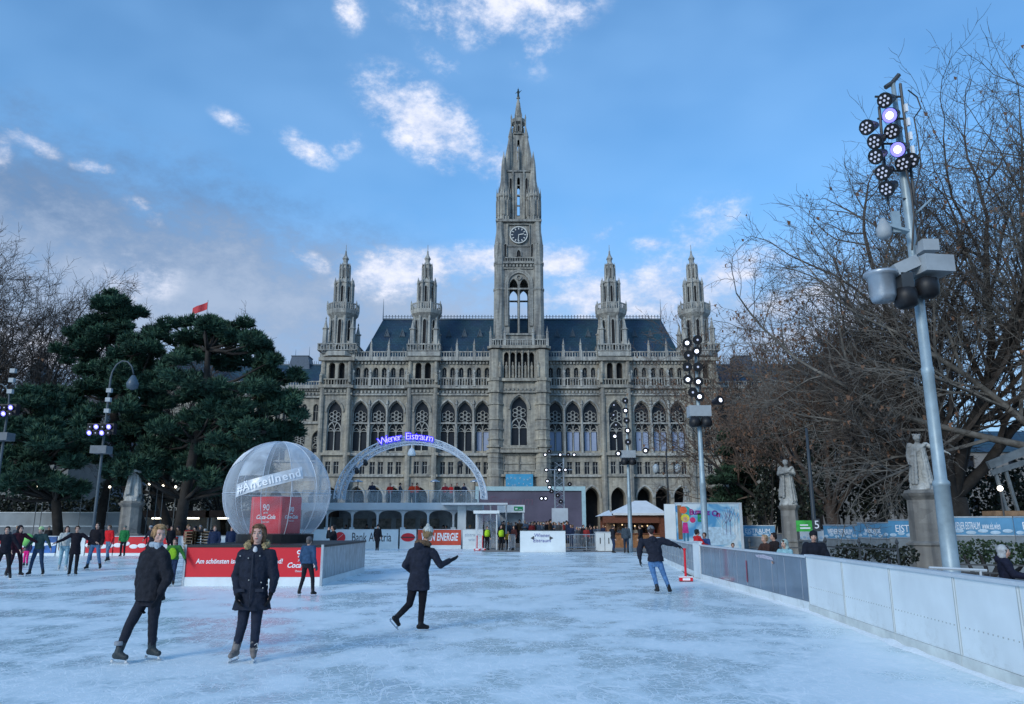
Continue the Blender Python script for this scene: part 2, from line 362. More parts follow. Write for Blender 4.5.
# ---------------------------------------------------------------- ground
def ice_mat():
    m = bpy.data.materials.new('ice'); m.use_nodes = True; nt = m.node_tree; N = nt.nodes; L = nt.links; b = N['Principled BSDF']
    tc = N.new('ShaderNodeTexCoord')
    def nz(scale, det, rough=.6, st=(1,1,1), dist=0, rot=0):
        mp = N.new('ShaderNodeMapping'); mp.inputs['Scale'].default_value = st; mp.inputs['Rotation'].default_value = (0,0,rot); L.new(tc.outputs['Object'], mp.inputs[0])
        n = N.new('ShaderNodeTexNoise'); n.inputs['Scale'].default_value = scale; n.inputs['Detail'].default_value = det; n.inputs['Roughness'].default_value = rough; n.inputs['Distortion'].default_value = dist
        L.new(mp.outputs[0], n.inputs[0]); return n
    def ramp(src, p0, p1, c0=0., c1=1.):
        r = N.new('ShaderNodeMapRange'); r.inputs[1].default_value = p0; r.inputs[2].default_value = p1; r.inputs[3].default_value = c0; r.inputs[4].default_value = c1; r.interpolation_type = 'SMOOTHSTEP'
        L.new(src, r.inputs[0]); return r.outputs[0]
    def M(op, a, b_=None):
        n = N.new('ShaderNodeMath'); n.operation = op
        for i, v in enumerate((a, b_)):
            if v is None: continue
            if isinstance(v, (int, float)): n.inputs[i].default_value = v
            else: L.new(v, n.inputs[i])
        return n.outputs[0]
    big = nz(.35, 4, .6); mid = nz(1.6, 5, .65, (1, .55, 1))
    wet = ramp(M('ADD', big.outputs[0], M('MULTIPLY', mid.outputs[0], .5)), .60, .86)
    # blade scratches: thin level lines of stretched, swirling noise
    lines = None
    for k, (sc2, st, rot, w, d) in enumerate([(1.1, (1, 1, 1), .3, .014, 1.6), (.8, (1, .5, 1), 1.2, .013, 2.2), (2.3, (1, .6, 1), 2.1, .02, 1.2), (1.7, (.6, 1, 1), .8, .016, 1.5), (3.6, (1, .5, 1), 1.7, .022, .9), (5.5, (.7, 1, 1), .2, .028, .7)]):
        n = nz(sc2, 1.2, .5, st, d, rot); a = M('ABSOLUTE', M('SUBTRACT', n.outputs[0], .5)); l = ramp(a, 0, w, 1, 0)
        br = nz(2.1+k, 3, .7); l = M('MULTIPLY', l, ramp(br.outputs[0], .40, .56))
        lines = l if lines is None else M('MAXIMUM', lines, l)
    for k, (cx_, cy_, fr, th_) in enumerate([(-14, 6, 1.1, .997), (12, -9, .8, .9975), (3, 30, .9, .997), (-22, 28, 1.3, .996), (5, 11, 1.7, .995), (-3, 4, 1.5, .995), (26, 16, .7, .998)]):
        mp = N.new('ShaderNodeMapping'); mp.inputs['Location'].default_value = (-cx_, -cy_, 0); L.new(tc.outputs['Object'], mp.inputs[0])
        wv = N.new('ShaderNodeTexWave'); wv.wave_type = 'RINGS'; wv.rings_direction = 'Z'; wv.inputs['Scale'].default_value = fr; wv.inputs['Distortion'].default_value = 3.5+k*.6; wv.inputs['Detail'].default_value = 1.5; wv.inputs['Detail Scale'].default_value = .12
        L.new(mp.outputs[0], wv.inputs[0]); l = ramp(wv.outputs['Fac'], th_, .9998); br = nz(.55+.2*k, 3, .7, (1,1,1), .5, k*1.1)
        l = M('MULTIPLY', l, ramp(br.outputs[0], .50, .60)); lines = M('MAXIMUM', M('MULTIPLY', lines, .97), l)
    snow = nz(9, 6, .75, (1, .6, 1)); sn = ramp(snow.outputs[0], .50, .74)
    rgb = N.new('ShaderNodeMixRGB'); rgb.inputs[1].default_value = (.48, .66, .72, 1); rgb.inputs[2].default_value = (.78, .89, .92, 1)
    L.new(wet, rgb.inputs[0])
    r2 = N.new('ShaderNodeMixRGB'); r2.inputs[2].default_value = (.92, .96, .97, 1); L.new(rgb.outputs[0], r2.inputs[1]); L.new(M('MINIMUM', M('ADD', M('MULTIPLY', lines, .9), M('MULTIPLY', sn, .42)), 1), r2.inputs[0])
    L.new(r2.outputs[0], b.inputs['Base Color'])
    L.new(M('ADD', ramp(wet, 0, 1, .16, .42), M('MULTIPLY', lines, .3)), b.inputs['Roughness'])
    b.inputs['Specular IOR Level'].default_value = .5
    bp = N.new('ShaderNodeBump'); bp.inputs['Strength'].default_value = .35; bp.inputs['Distance'].default_value = .01
    L.new(M('ADD', M('MULTIPLY', lines, -.6), M('ADD', snow.outputs[0], mid.outputs[0])), bp.inputs['Height']); L.new(bp.outputs[0], b.inputs['Normal'])
    return m
g = MB(); g.add([(-1500,-1500,-.02),(1500,-1500,-.02),(1500,1500,-.02),(-1500,1500,-.02)], [(0,1,2,3)])
struct(g.build('ground', mat('paving', (.13,.125,.12), .85, .3, .6, .3)))
BX = lambda y: 5.66+(min(max(y, 0), 17)-9)*.08   # the long right side board runs along x = BX(y)
RX = 6.32
g = MB(); g.add([(-26,-12,0),(4.0,-12,0),(BX(0)+.1,0,0),(RX,17,0),(RX,29,0),(8.6,44,0),(8.6,62,0),(-30,60,0),(-34,40,0)], [(0,1,2,3,4,5,6,7,8)])
struct(g.build('ice_rink', ice_mat()))
# ---------------------------------------------------------------- city hall
ST_ = stone('stone', (.30,.295,.27), (.54,.49,.39), grime=.34); ST2 = stone('stone_pale', (.40,.41,.39), (.58,.56,.50), bs=1.5, grime=.4)
STT = stone('stone_tower', (.31,.315,.30), (.50,.475,.41), bs=1.2, grime=.45)
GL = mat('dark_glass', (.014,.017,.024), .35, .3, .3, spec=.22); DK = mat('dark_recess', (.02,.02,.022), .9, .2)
CUR = mat('window_blind', (.30,.36,.50), .6, .12, .3)
def roofmat():
    m = bpy.data.materials.new('slate_roof'); m.use_nodes = True; nt = m.node_tree; N = nt.nodes; L = nt.links; b = N['Principled BSDF']; b.inputs['Roughness'].default_value = .55
    tc = N.new('ShaderNodeTexCoord'); br = N.new('ShaderNodeTexBrick'); br.inputs['Scale'].default_value = 1.0
    br.inputs['Color1'].default_value = (.014,.040,.066,1); br.inputs['Color2'].default_value = (.024,.060,.088,1); br.inputs['Mortar'].default_value = (.008,.02,.03,1)
    br.inputs['Brick Width'].default_value = .8; br.inputs['Row Height'].default_value = .5; br.inputs['Mortar Size'].default_value = .04
    mp = N.new('ShaderNodeMapping'); mp.inputs['Rotation'].default_value = (pi/2,0,0); L.new(tc.outputs['Object'], mp.inputs[0]); L.new(mp.outputs[0], br.inputs[0])
    nz = N.new('ShaderNodeTexNoise'); nz.inputs['Scale'].default_value = .25; nz.inputs['Detail'].default_value = 5; L.new(tc.outputs['Object'], nz.inputs[0])
    mx = N.new('ShaderNodeMixRGB'); mx.blend_type = 'MULTIPLY'; mx.inputs[0].default_value = .6; L.new(br.outputs[0], mx.inputs[1]); L.new(nz.outputs['Color'], mx.inputs[2]); L.new(mx.outputs[0], b.inputs['Base Color'])
    hs = N.new('ShaderNodeHueSaturation'); hs.inputs['Saturation'].default_value = 1.0; hs.inputs['Value'].default_value = 1.5; L.new(mx.outputs[0], hs.inputs['Color']); L.new(hs.outputs[0], b.inputs['Base Color'])
    return m
ROOF = roofmat()
XC = 1.45; FY = 160
hall = thing('city_hall', 'grey stone gothic city hall with tall clock tower, four spires and dark blue roof', 'city hall', (XC, FY, 0))
Z = lambda py: ZY(py, FY)
bays_in = [-14.9, -11.3, -7.6]; bays_out = [-33.2, -29.4, -25.7]
zG, zR, zW, zF, zU, zP = Z(477), Z(453.5), Z(397), Z(389), Z(360), Z(354)
def balustrade(mb, x0, x1, y, z0, z1, step=.55):
    mb.box(x0, x1, y-.18, y+.18, z1-.22, z1); mb.box(x0, x1, y-.16, y+.16, z0, z0+.16)
    n = max(2, int(abs(x1-x0)/step))
    for i in range(n+1):
        x = x0+(x1-x0)*i/n; mb.box(x-.09, x+.09, y-.1, y+.1, z0+.16, z1-.22)
def dentils(mb, x0, x1, y, z, h=.5, step=.8):
    n = int((x1-x0)/step)
    for i in range(n): x = x0+(i+.5)*(x1-x0)/n; mb.box(x-.2, x+.2, y-.4, y, z, z+h)
def segment(x0, x1, bays, bw=3.2):
    wall = MB(); trim = MB()
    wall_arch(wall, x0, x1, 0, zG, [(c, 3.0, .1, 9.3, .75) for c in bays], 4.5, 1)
    wall_arch(wall, x0, x1, zG, zR, [(c+d, 1.15, Z(474.5), Z(462), 0) for c in bays for d in (-.85, .85)], .5, 1)
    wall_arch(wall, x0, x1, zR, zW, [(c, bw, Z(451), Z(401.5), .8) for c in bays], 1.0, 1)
    wall_arch(wall, x0, x1, zW, zF, [], .5)
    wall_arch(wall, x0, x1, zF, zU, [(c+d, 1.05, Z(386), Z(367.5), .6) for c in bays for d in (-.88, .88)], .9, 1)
    for z, h, d in ((zG, .45, .5), (zR-.5, .55, .7), (Z(424), .3, .25), (zW+.3, .35, .4), (zF, .5, .8), (zU-.3, .7, .9)):
        trim.box(x0, x1, -d, .05, z, z+h)
    dentils(trim, x0, x1, 0, zW+.75, .55, .75)
    dentils(trim, x0, x1, -.0, zU-.9, .5, .7)
    balustrade(trim, x0, x1, -.7, zF+.5, zF+2.3)
    balustrade(trim, x0, x1, -.7, zU+.4, zU+1.7)
    ed = sorted(set([x0]+[(bays[i]+bays[i+1])/2 for i in range(len(bays)-1)]+[x1]))
    for i, x in enumerate(ed):
        trim.box(x-.22, x+.22, -.55, .0, zR, Z(424)); trim.lathe((x, -.3, Z(424)), [(.2, 0), (.2, Z(405)-Z(424)), (.35, Z(405)-Z(424)+.1), (0.02, Z(399)-Z(424))], 6)
        trim.box(x-.3, x+.3, -1.0, -.4, zU-.3, zU+2.0); pinnacle(trim, x, -.7, zU+2.0, 2.6, .26)
        trim.box(x-.25, x+.25, -1.0, -.45, zF+.4, zF+2.9)
    for c in bays:     # hood mouldings
        for s_, bwid, zt, k in ((.35, bw+.5, Z(401.5)+.35, .8), (.3, 3.5, 9.7, .75)):
            ap = archpts(bwid, k, 8); hh = max(p[1] for p in ap); trim.strip([(c+a, -.12, zt-hh+b) for a, b in ap], .3, .35)
    wl_ = wall.build('wall', [ST_, DK], hall); trim.build('cornice', [ST2], wl_)
for sgn in (-1, 1):
    bi = [b*-sgn if sgn == 1 else b for b in bays_in]; bo = [b*-sgn if sgn == 1 else b for b in bays_out]
    xs = (-17, -5.7) if sgn == -1 else (5.7, 17); segment(xs[0], xs[1], sorted(bi))
    xs = (-35.0, -23.4) if sgn == -1 else (23.4, 35.0); segment(xs[0], xs[1], sorted(bo))
body = MB(); body.box(-41, 41, 6, 60, 0, Z(357)); body.build('rear_block', [ST_], hall)
# roof: hipped, with a crest
rf = MB(); rz0 = Z(358)+.2; rz1 = ZY(320, 171); xr0 = (W(361, 357, 161).x-XC); xr1 = (W(383, 320, 171).x-XC); xe0 = W(682, 357, 161).x-XC; xe1 = W(661, 320, 171).x-XC
rf.add([(xr0,1.2,rz0),(xe0,1.2,rz0),(xe0,24,rz0),(xr0,24,rz0),(xr1,11,rz1),(xe1,11,rz1),(xe1,14,rz1),(xr1,14,rz1)], [(0,1,5,4),(1,2,6,5),(2,3,7,6),(3,0,4,7),(4,5,6,7),(0,3,2,1)])
roof = rf.build('roof', [ROOF], hall)
cr = MB(); cr.box(xr1, xe1, 10.9, 11.1, rz1, rz1+.35)
n = 90
for i in range(n+1):
    x = xr1+(xe1-xr1)*i/n; cr.box(x-.06, x+.06, 10.95, 11.05, rz1+.35, rz1+1.0); cr.ball((x, 11, rz1+1.05), .13, 5, 4)
cr.box(xr1, xe1, 10.95, 11.05, rz1+.75, rz1+.83)
for x in (xr1, xe1): cr.tube((x,11,rz1), (x,11,rz1+5), .12, .03, 5)
cr.build('ridge_crest', [mat('lead', (.10,.13,.16), .5)], roof)
dm = MB(); dm.add([(-.75,0,0),(.75,0,0),(0,0,2.1),(0,2.2,2.1),(-.75,1.2,0),(.75,1.2,0)], [(0,1,2),(0,2,3,4),(1,5,3,2)])
for s_ in (-1, 1): dm.bar((s_*.8,-.06,-.1), (0,-.06,2.25), .22, .22)
dm.tube((0,-.05,2.1), (0,-.05,2.9), .08, .02, 5)
dme = dm.mesh('dormer', [mat('dormer', (.07,.10,.13), .6)])
for row, py in ((0, 351), (1, 333)):
    for sgn in (-1, 1):
        for i in range(8 if row == 0 else 7):
            x = sgn*(7.6+i*3.45+row*1.0)
            if 17.2 < abs(x) < 23.2: continue
            z = Z(354)+.2 if row == 0 else ZY(336, 166); f = (z-rz0)/(rz1-rz0)
            inst('dormer', dme, roof, (x, 1.2+9.8*f-.1, z), scale=.72)
# big traceried window
def window_mesh(w, Hh, k, tr=True):
    mb = MB(); ap = archpts(w, k, 8); hh = max(p[1] for p in ap)
    mb.strip([(-w/2, 0, 0)]+[(a, 0, Hh-hh+b) for a, b in ap]+[(w/2, 0, 0)], .28, .3)
    if tr:
        zs = Hh*.42; ap2 = archpts(w-.25, .62, 8); h2 = max(p[1] for p in ap2)
        mb.strip([(a, -.05, zs+b) for a, b in ap2], .24, .34)
        mb.box(-.11, .11, -.12, .12, 0, zs+h2*.35)
        for s_ in (-1, 1):
            mb.strip([(0, 0, zs+h2*.3), (s_*w*.1, 0, zs+h2*.72), (s_*w*.2, 0, zs+h2*.85)], .16, .25)
            ap3 = archpts(w/2-.25, .7, 5); mb.strip([(s_*w/4+a, 0, zs-.5+b) for a, b in ap3], .13, .2)
        mb.box(-w/2, w/2, -.1, .1, Hh*.4-.08, Hh*.4+.06)
        cz = zs+h2+.95; r = .46
        for i in range(6):
            a = pi/2+i*pi/3; c = (.86*cos(a), .86*sin(a)+.45)
            mb.strip([(c[0]+r*.9*cos(t*pi/5), 0, cz-.35+c[1]+r*.9*sin(t*pi/5)) for t in range(10)], .13, .22, True)
        mb.strip([(.36*cos(t*pi/5), 0, cz+.1+.36*sin(t*pi/5)) for t in range(10)], .12, .22, True)
    return mb.mesh('window', [ST2])
def pane_mesh(w, Hh, k, name='glass', m=None):
    mb = MB(); ap = archpts(w, k, 8); hh = max(p[1] for p in ap)
    mb.add([(-w/2, 0, 0)]+[(a, 0, Hh-hh+b) for a, b in ap]+[(w/2, 0, 0)], [tuple(range(len(ap)+1, -1, -1))]); return mb.mesh(name, [m or GL])
bigW = Z(401.5)-Z(451); wm = window_mesh(3.15, bigW, .8); pm = pane_mesh(3.15, bigW, .8)
bl = MB(); bl.box(-1.2, -.2, -.03, .03, 0, 4.1); bl.box(.2, 1.25, -.03, .03, 0, 4.1); blm = bl.mesh('blind', [CUR])
allbays = [s_*b for s_ in (-1, 1) for b in [7.6, 11.3, 14.9, 25.7, 29.4, 33.2]]
for c in allbays:
    w_ = inst('window', wm, hall, (c, .62, Z(451))); inst('glass', pm, w_, (0, .25, 0))
    if c > 6 or abs(c+7.6) < 1: inst('blind', blm, w_, (0, .12, .1))
sw = MB(); sw.box(-.58, -.46, -.1, .1, 0, 2.75); sw.box(.46, .58, -.1, .1, 0, 2.75); sw.box(-.46, .46, -.1, .1, 2.63, 2.75); sw.box(-.46, .46, -.1, .1, 0, .12); sw.box(-.05, .05, -.08, .08, .12, 2.63); sw.box(-.46,-.05,-.07,.07,1.7,1.8); sw.box(.05,.46,-.07,.07,1.7,1.8)
swm = sw.mesh('small_window', [ST2]); sgl = MB(); sgl.box(-.46,.46,.02,.04,.12,2.63); sgm = sgl.mesh('glass', [GL])
gz = Z(367.5)-Z(386); gw = MB(); ap = archpts(1.0, .6, 5); hh = max(p[1] for p in ap)
gw.strip([(-.5,0,0)]+[(a,0,gz-hh+b) for a,b in ap]+[(.5,0,0)], .14, .2); gw.box(-.04,.04,-.06,.06,0,gz-.3); gw.box(-.5,.5,-.05,.05,gz*.55,gz*.55+.1)
gwm = gw.mesh('gallery_window', [ST2]); ggm = pane_mesh(1.0, gz, .6)
for c in allbays:
    for d in (-.85, .85):
        w_ = inst('small_window', swm, hall, (c+d, .3, Z(474.5))); inst('glass', sgm, w_, (0, .05, 0))
    for d in (-.88, .88):
        w_ = inst('gallery_window', gwm, hall, (c+d, .6, Z(386))); inst('glass', ggm, w_, (0, .12, 0))
# a robed stone figure used along the gallery
fs = MB(); fs.lathe((0,0,0), [(.34,0),(.30,.5),(.26,1.1),(.34,1.55),(.30,1.8),(.12,1.95),(.1,2.0)], 8, 1, .8); fs.ball((0,0,2.15), .17, 7, 6); fs.box(-.35,.35,-.3,.3,-.25,0)
fs.tube((-.3,-.05,1.6), (-.36,-.2,1.0), .1, .07, 5); fs.tube((.3,-.05,1.6), (.15,-.35,1.2), .1, .07, 5)
fsm = fs.mesh('facade_statue', [ST2])
for sgn in (-1, 1):
    for x in (5.9, 9.45, 13.1, 16.8, 23.6, 27.55, 31.3, 34.9):
        inst('facade_statue', fsm, hall, (sgn*x, -.75, zF+2.35-.3), R.uniform(-.4, .4))
# --- the four side towers
def octa(mb, x, y, z0, z1, r0, r1=None, n=8, rot=pi/8): mb.lathe((x, y, 0), [(r0, z0), (r0 if r1 is None else r1, z1)], n, rot=rot)
def lancet(mb, x, y, z0, z1, w, rz, r, mi_dark=1):
    """a projecting gothic frame round a dark lancet on a face whose normal is at angle rz, r out from x,y"""
    old = mb.M; mb.M = old @ Matrix.Translation((x, y, 0)) @ Matrix.Rotation(rz, 4, 'Z')
    ap = archpts(w, .9, 5); hh = max(p[1] for p in ap)
    pts = [(-w/2, 0, z0)]+[(a, 0, z1-hh+b) for a, b in ap]+[(w/2, 0, z0)]
    mb.add([(p[0], -r-.05, p[2]) for p in pts], [tuple(range(len(pts)-1, -1, -1))], mi_dark)
    mb.strip([(p[0], -r-.1, p[2]) for p in pts], max(.12, w*.16), .35)
    mb.M = old
def side_tower(cx, outer):
    Y0 = 158.8; yl = Y0-FY; zf = lambda py: ZY(py, Y0+4.2*min(1, max(0, (352-py)/60)))
    base = MB(); hw = 3.25 if not outer else 3.3
    bx = cx
    wall_ops = [(0, 3.0, .1, 9.3, .75)]
    base.M = Matrix.Translation((bx, yl, 0))
    wall_arch(base, -hw, hw, 0, zG, wall_ops, 3.5, 1)
    wall_arch(base, -hw, hw, zG, zR, [(d, 1.1, Z(474.5), Z(462), 0) for d in (-.85, .85)], .5, 1)
    wall_arch(base, -hw, hw, zR, zW, [(0, 3.0, Z(451), Z(402), .8)], 1.0, 1)
    wall_arch(base, -hw, hw, zW, zF, [], .5)
    wall_arch(base, -hw, hw, zF, zU+.4, [(d, 1.3, Z(387), Z(363.5), .6) for d in (-1.0, 1.0)], 1.2, 1)
    for s_ in (-1, 1): base.add([(s_*hw,0,0),(s_*hw,8,0),(s_*hw,8,zU+.4),(s_*hw,0,zU+.4)], [(0,1,2,3) if s_ == 1 else (3,2,1,0)])
    base.add([(-hw,0,zU+.4),(hw,0,zU+.4),(hw,8,zU+.4),(-hw,8,zU+.4)], [(0,1,2,3)])
    for z, h, d in ((zG, .45, .4), (zR-.5, .55, .6), (zW+.3, .35, .35), (zF, .5, .7), (zU-.5, .7, .8)):
        base.box(-hw-d*.6, hw+d*.6, -d, .05, z, z+h)
    dentils(base, -hw, hw, 0, zW+.75, .55, .75)
    for s_ in (-1, 1):
        base.lathe((s_*(hw-.55), -.1, 0), [(.62, 0), (.62, zR), (.5, zR+.01), (.5, zF), (.62, zF+.1), (.62, zF+.6), (.4, zF+.7), (.4, zU)], 8)
        fz = zF+1.0; base.lathe((s_*(hw-.3), -.95, fz), [(.34,0),(.28,1.1),(.36,1.5),(.12,1.9),(.18,2.1),(.02,2.3)], 7)
    ap = archpts(3.6, .8, 8); hh = max(p[1] for p in ap); base.strip([(a, -.1, Z(402)+.4-hh+b) for a, b in ap], .3, .35)
    balustrade(base, -hw, hw, -.5, zF+.5, zF+1.9)
    tw = base.build('side_tower', [ST_, DK], hall)
    # upper part
    up = MB(); up.M = Matrix.Translation((bx, yl+3.2, 0))
    zb = zf(351); rb = 4.3 if outer else 3.7
    # corbelled balcony under the shaft
    up.lathe((0,0,0), [(hw+.2, zU+.4), (rb*1.03, zf(356)), (rb*1.05, zf(352)), (rb*1.0, zf(351.5))], 8 if outer else 4, rot=pi/8 if outer else pi/4, sx=1 if outer else 1.3, sy=1 if outer else 1.3)
    for i in range(4):
        old = up.M; up.M = old @ Matrix.Rotation(i*pi/2, 4, 'Z'); balustrade(up, -rb*.93, rb*.93, -rb*.93, zb, zb+1.5, .6); up.M = old
    r1 = 2.55
    zr = zf(316.5)
    octa(up, 0, 0, zb-.5, zr, r1+.15, r1-.05)
    for i in range(8):
        a = i*pi/4+pi/8
        up.lathe((r1*1.02*cos(a), r1*1.02*sin(a), 0), [(.36, zb-.5), (.30, zr)], 6)
    for i in range(4):
        a = pi/4+i*pi/2; rr = rb*1.05
        up.lathe((rr*.86*cos(a)*1.05, rr*.86*sin(a)*1.05, 0), [(.62, zb-.5), (.55, zf(331)), (.75, zf(330.5)), (.75, zf(329.6)), (.45, zf(329)), (.08, zf(321.5)), (.2, zf(321)), (.02, zf(319))], 6)
        up.bar((r1*.8*cos(a), r1*.8*sin(a), zf(340)), (rr*.86*cos(a), rr*.86*sin(a), zf(345)), .5, .5)
    # gallery ring
    up.lathe((0,0,0), [(r1, zf(319)), (r1*1.32, zf(315)), (r1*1.38, zf(312)), (r1*1.38, zf(311.6)), (r1*1.1, zf(311.5))], 8, rot=pi/8)
    n8 = 8
    for i in range(n8):
        a0 = i*pi/4+pi/8; a1 = a0+pi/4; rr = r1*1.33
        p0 = Vector((rr*cos(a0), rr*sin(a0), 0)); p1 = Vector((rr*cos(a1), rr*sin(a1), 0))
        up.bar(p0+Vector((0,0,zf(306.2))), p1+Vector((0,0,zf(306.2))), .22, .25)
        for t in range(5): p = p0.lerp(p1, t/5); up.box(p.x-.1, p.x+.1, p.y-.1, p.y+.1, zf(311.6), zf(306.4))
        up.lathe((p0.x, p0.y, 0), [(.2, zf(311.6)), (.2, zf(305.5)), (.02, zf(302.5))], 5)
    r2 = 1.9; octa(up, 0, 0, zf(311.6), zf(283), r2, r2*.86)
    for i in range(8):
        a = i*pi/4+pi/8; up.lathe((r2*1.05*cos(a), r2*1.05*sin(a), 0), [(.28, zf(311.6)), (.26, zf(287)), (.36, zf(286.6)), (.03, zf(280))], 5)
    up.lathe((0,0,0), [(r2*1.0, zf(285.5)), (r2*1.0, zf(284)), (r2*.62, zf(282))], 8, rot=pi/8)
    r3 = 1.05; octa(up, 0, 0, zf(283), zf(266), r3, r3*.85)
    for i in range(8):
        a = i*pi/4+pi/8; up.lathe((r3*1.08*cos(a), r3*1.08*sin(a), 0), [(.17, zf(283)), (.15, zf(269)), (.02, zf(265))], 5)
    up.lathe((0,0,0), [(r3*1.05, zf(267.5)), (r3*1.0, zf(266.5)), (.5, zf(264.5)), (.55, zf(262)), (.75, zf(260.5)), (.3, zf(257)), (.16, zf(254)), (.22, zf(253.5)), (.07, zf(252)), (.05, zf(246.5))], 8, rot=pi/8)
    for i in range(8):
        a = i*pi/4
        lancet(up, 0, 0, zf(345), zf(320.5), .8, a, r1*cos(pi/8)+.05)
        lancet(up, 0, 0, zf(304), zf(289), .62, a, r2*.93*cos(pi/8)+.06)
        lancet(up, 0, 0, zf(280), zf(270.5), .34, a, r3*.93*cos(pi/8)+.03)
    lancet(up, 0, 0, zf(350.5), zf(344), 1.3, 0, r1+.35)
    up.build('spire', [ST2, DK], tw)
    w_ = inst('window', wm, tw, (bx, yl+.62, Z(451)), scale=(.95, 1, .99)); inst('glass', pm, w_, (0, .25, 0))
    for d in (-.85, .85):
        w_ = inst('small_window', swm, tw, (bx+d, yl+.3, Z(474.5)), scale=(.95,1,1)); inst('glass', sgm, w_, (0, .05, 0))
for cx, o in ((-38.3, 1), (-20.15, 0), (20.15, 0), (38.3, 1)): side_tower(cx, o)
# --- the great clock tower
def clock_tower():
    Y0 = 155.5; yl = Y0-FY; z = lambda py: ZY(py, Y0+6.2*min(1, max(0, (345-py)/160)))
    cyd = yl+6.2
    b = MB(); hw = 5.0
    b.M = Matrix.Translation((0, yl, 0))
    wall_arch(b, -hw, hw, 0, z(473), [(0, 3.6, .1, 9.0, .75)], 3, 1)
    wall_arch(b, -hw, hw, z(473), z(452), [], .5)
    wall_arch(b, -hw, hw, z(452), z(392), [(0, 3.5, z(448), z(396.5), .8)], 1.2, 1)
    wall_arch(b, -hw, hw, z(392), z(381), [], .5)
    wall_arch(b, -hw, hw, z(381), z(348), [(x, 1.05, z(378), z(352), .7) for x in (-2.6, -1.3, 0, 1.3, 2.6)], 1.0, 1)
    for s_ in (-1, 1): b.add([(s_*hw,0,0),(s_*hw,12.4,0),(s_*hw,12.4,z(345)),(s_*hw,0,z(345))], [(0,1,2,3) if s_ == 1 else (3,2,1,0)])
    b.add([(-hw,12.4,0),(hw,12.4,0),(hw,12.4,z(345)),(-hw,12.4,z(345))], [(3,2,1,0)]); b.add([(-hw,0,z(345)),(hw,0,z(345)),(hw,12.4,z(345)),(-hw,12.4,z(345))], [(0,1,2,3)])
    wall_arch(b, -hw, hw, z(348), z(345), [], .5)
    for s_ in (-1, 1):
        for yy in (.4, 12):
            b.lathe((s_*(hw-.2), yy, 0), [(1.75, 0), (1.75, z(470)), (1.6, z(469)), (1.6, z(452)), (1.5, z(451)), (1.5, z(392)), (1.65, z(391)), (1.65, z(381)), (1.4, z(380)), (1.4, z(350))], 8, rot=pi/8)
        for py in (463, 458, 440, 430, 420, 405): b.lathe((s_*(hw-.2), .4, 0), [(1.72, z(py)), (1.72, z(py)+.3)], 8, rot=pi/8)
        for xx, pz in ((s_*3.9, 378), ): b.lathe((xx, -.9, z(pz)), [(.36,0),(.3,1.6),(.4,2.2),(.14,2.7),(.2,3.0),(.02,3.3)], 7)
    for py, h, d in ((477, .5, .9), (453, .6, 1.1), (447.5, .4, .5), (393, .4, .5), (381.5, .6, .8), (349, .5, .9)):
        b.box(-hw+1.2, hw-1.2, -d, .1, z(py), z(py)+h)
        for s_ in (-1, 1): b.lathe((s_*(hw-.2), .4, 0), [(1.9, z(py)), (1.95, z(py)+h)], 8, rot=pi/8)
    for x in (-1.95, -.65, .65, 1.95): b.lathe((x, -.25, z(379)), [(.2, 0), (.17, z(353)-z(379)), (.3, z(352.5)-z(379)), (.02, z(350)-z(379))], 6)
    for x in (-2.6, -1.3, 0, 1.3, 2.6): b.lathe((x, .35, z(377.5)), [(.34,0),(.28,1.7),(.38,2.3),(.14,2.8),(.2,3.1),(.02,3.4)], 7)
    # carved square panels above the door
    for x0_, x1_ in ((-3.1, -.15), (.15, 3.1)):
        for za, zb_ in ((z(470.5), z(463.5)), (z(462.5), z(455))): b.strip([(x0_, -.1, za), (x1_, -.1, za), (x1_, -.1, zb_), (x0_, -.1, zb_)], .22, .25, True)
    balustrade(b, -hw+1.3, hw-1.3, -.8, z(452.3), z(447.8), .5)
    dentils(b, -3.4, 3.4, 0, z(390.5), .5, .8)
    ap = archpts(4.2, .8, 8); hh = max(p[1] for p in ap); b.strip([(a, -.1, z(396.5)+.5-hh+c_) for a, c_ in ap], .35, .4)
    ct = b.build('clock_tower', [ST_, DK], hall)
    w_ = inst('window', wm, ct, (0, yl+.75, z(448)), scale=(1.1, 1, (z(396.5)-z(448))/bigW)); inst('glass', pm, w_, (0, .25, 0))
    # balcony
    bc = MB(); bc.M = Matrix.Translation((0, cyd, 0)); hb = W(545, 345, Y0).x-W(518, 345, Y0).x+.3
    prism4(bc, 0, 0, z(350), z(346.5), hb-.8, hb+.1); bc.box(-hb-.1, hb+.1, -hb-.1, hb+.1, z(346.5), z(345.5))
    for i in range(4):
        old = bc.M; bc.M = old @ Matrix.Rotation(i*pi/2, 4, 'Z'); balustrade(bc, -hb, hb, -hb, z(345.5), z(339), .5)
        for x in (-hb, -hb*.5, hb*.5): bc.box(x-.28, x+.28, -hb-.28, -hb+.28, z(347), z(338)); pinnacle(bc, x, -hb, z(338), 2.6, .26)
        bc.M = old
    bc.build('balcony', [ST2], ct)
    # belfry: four open arched walls with octagonal corner piers, sky shows through
    bf = MB(); hwf = W(543.2, 310, Y0).x-W(518, 310, Y0).x; zb0, zb1 = z(346), z(266.5); M0 = Matrix.Translation((0, cyd, 0))
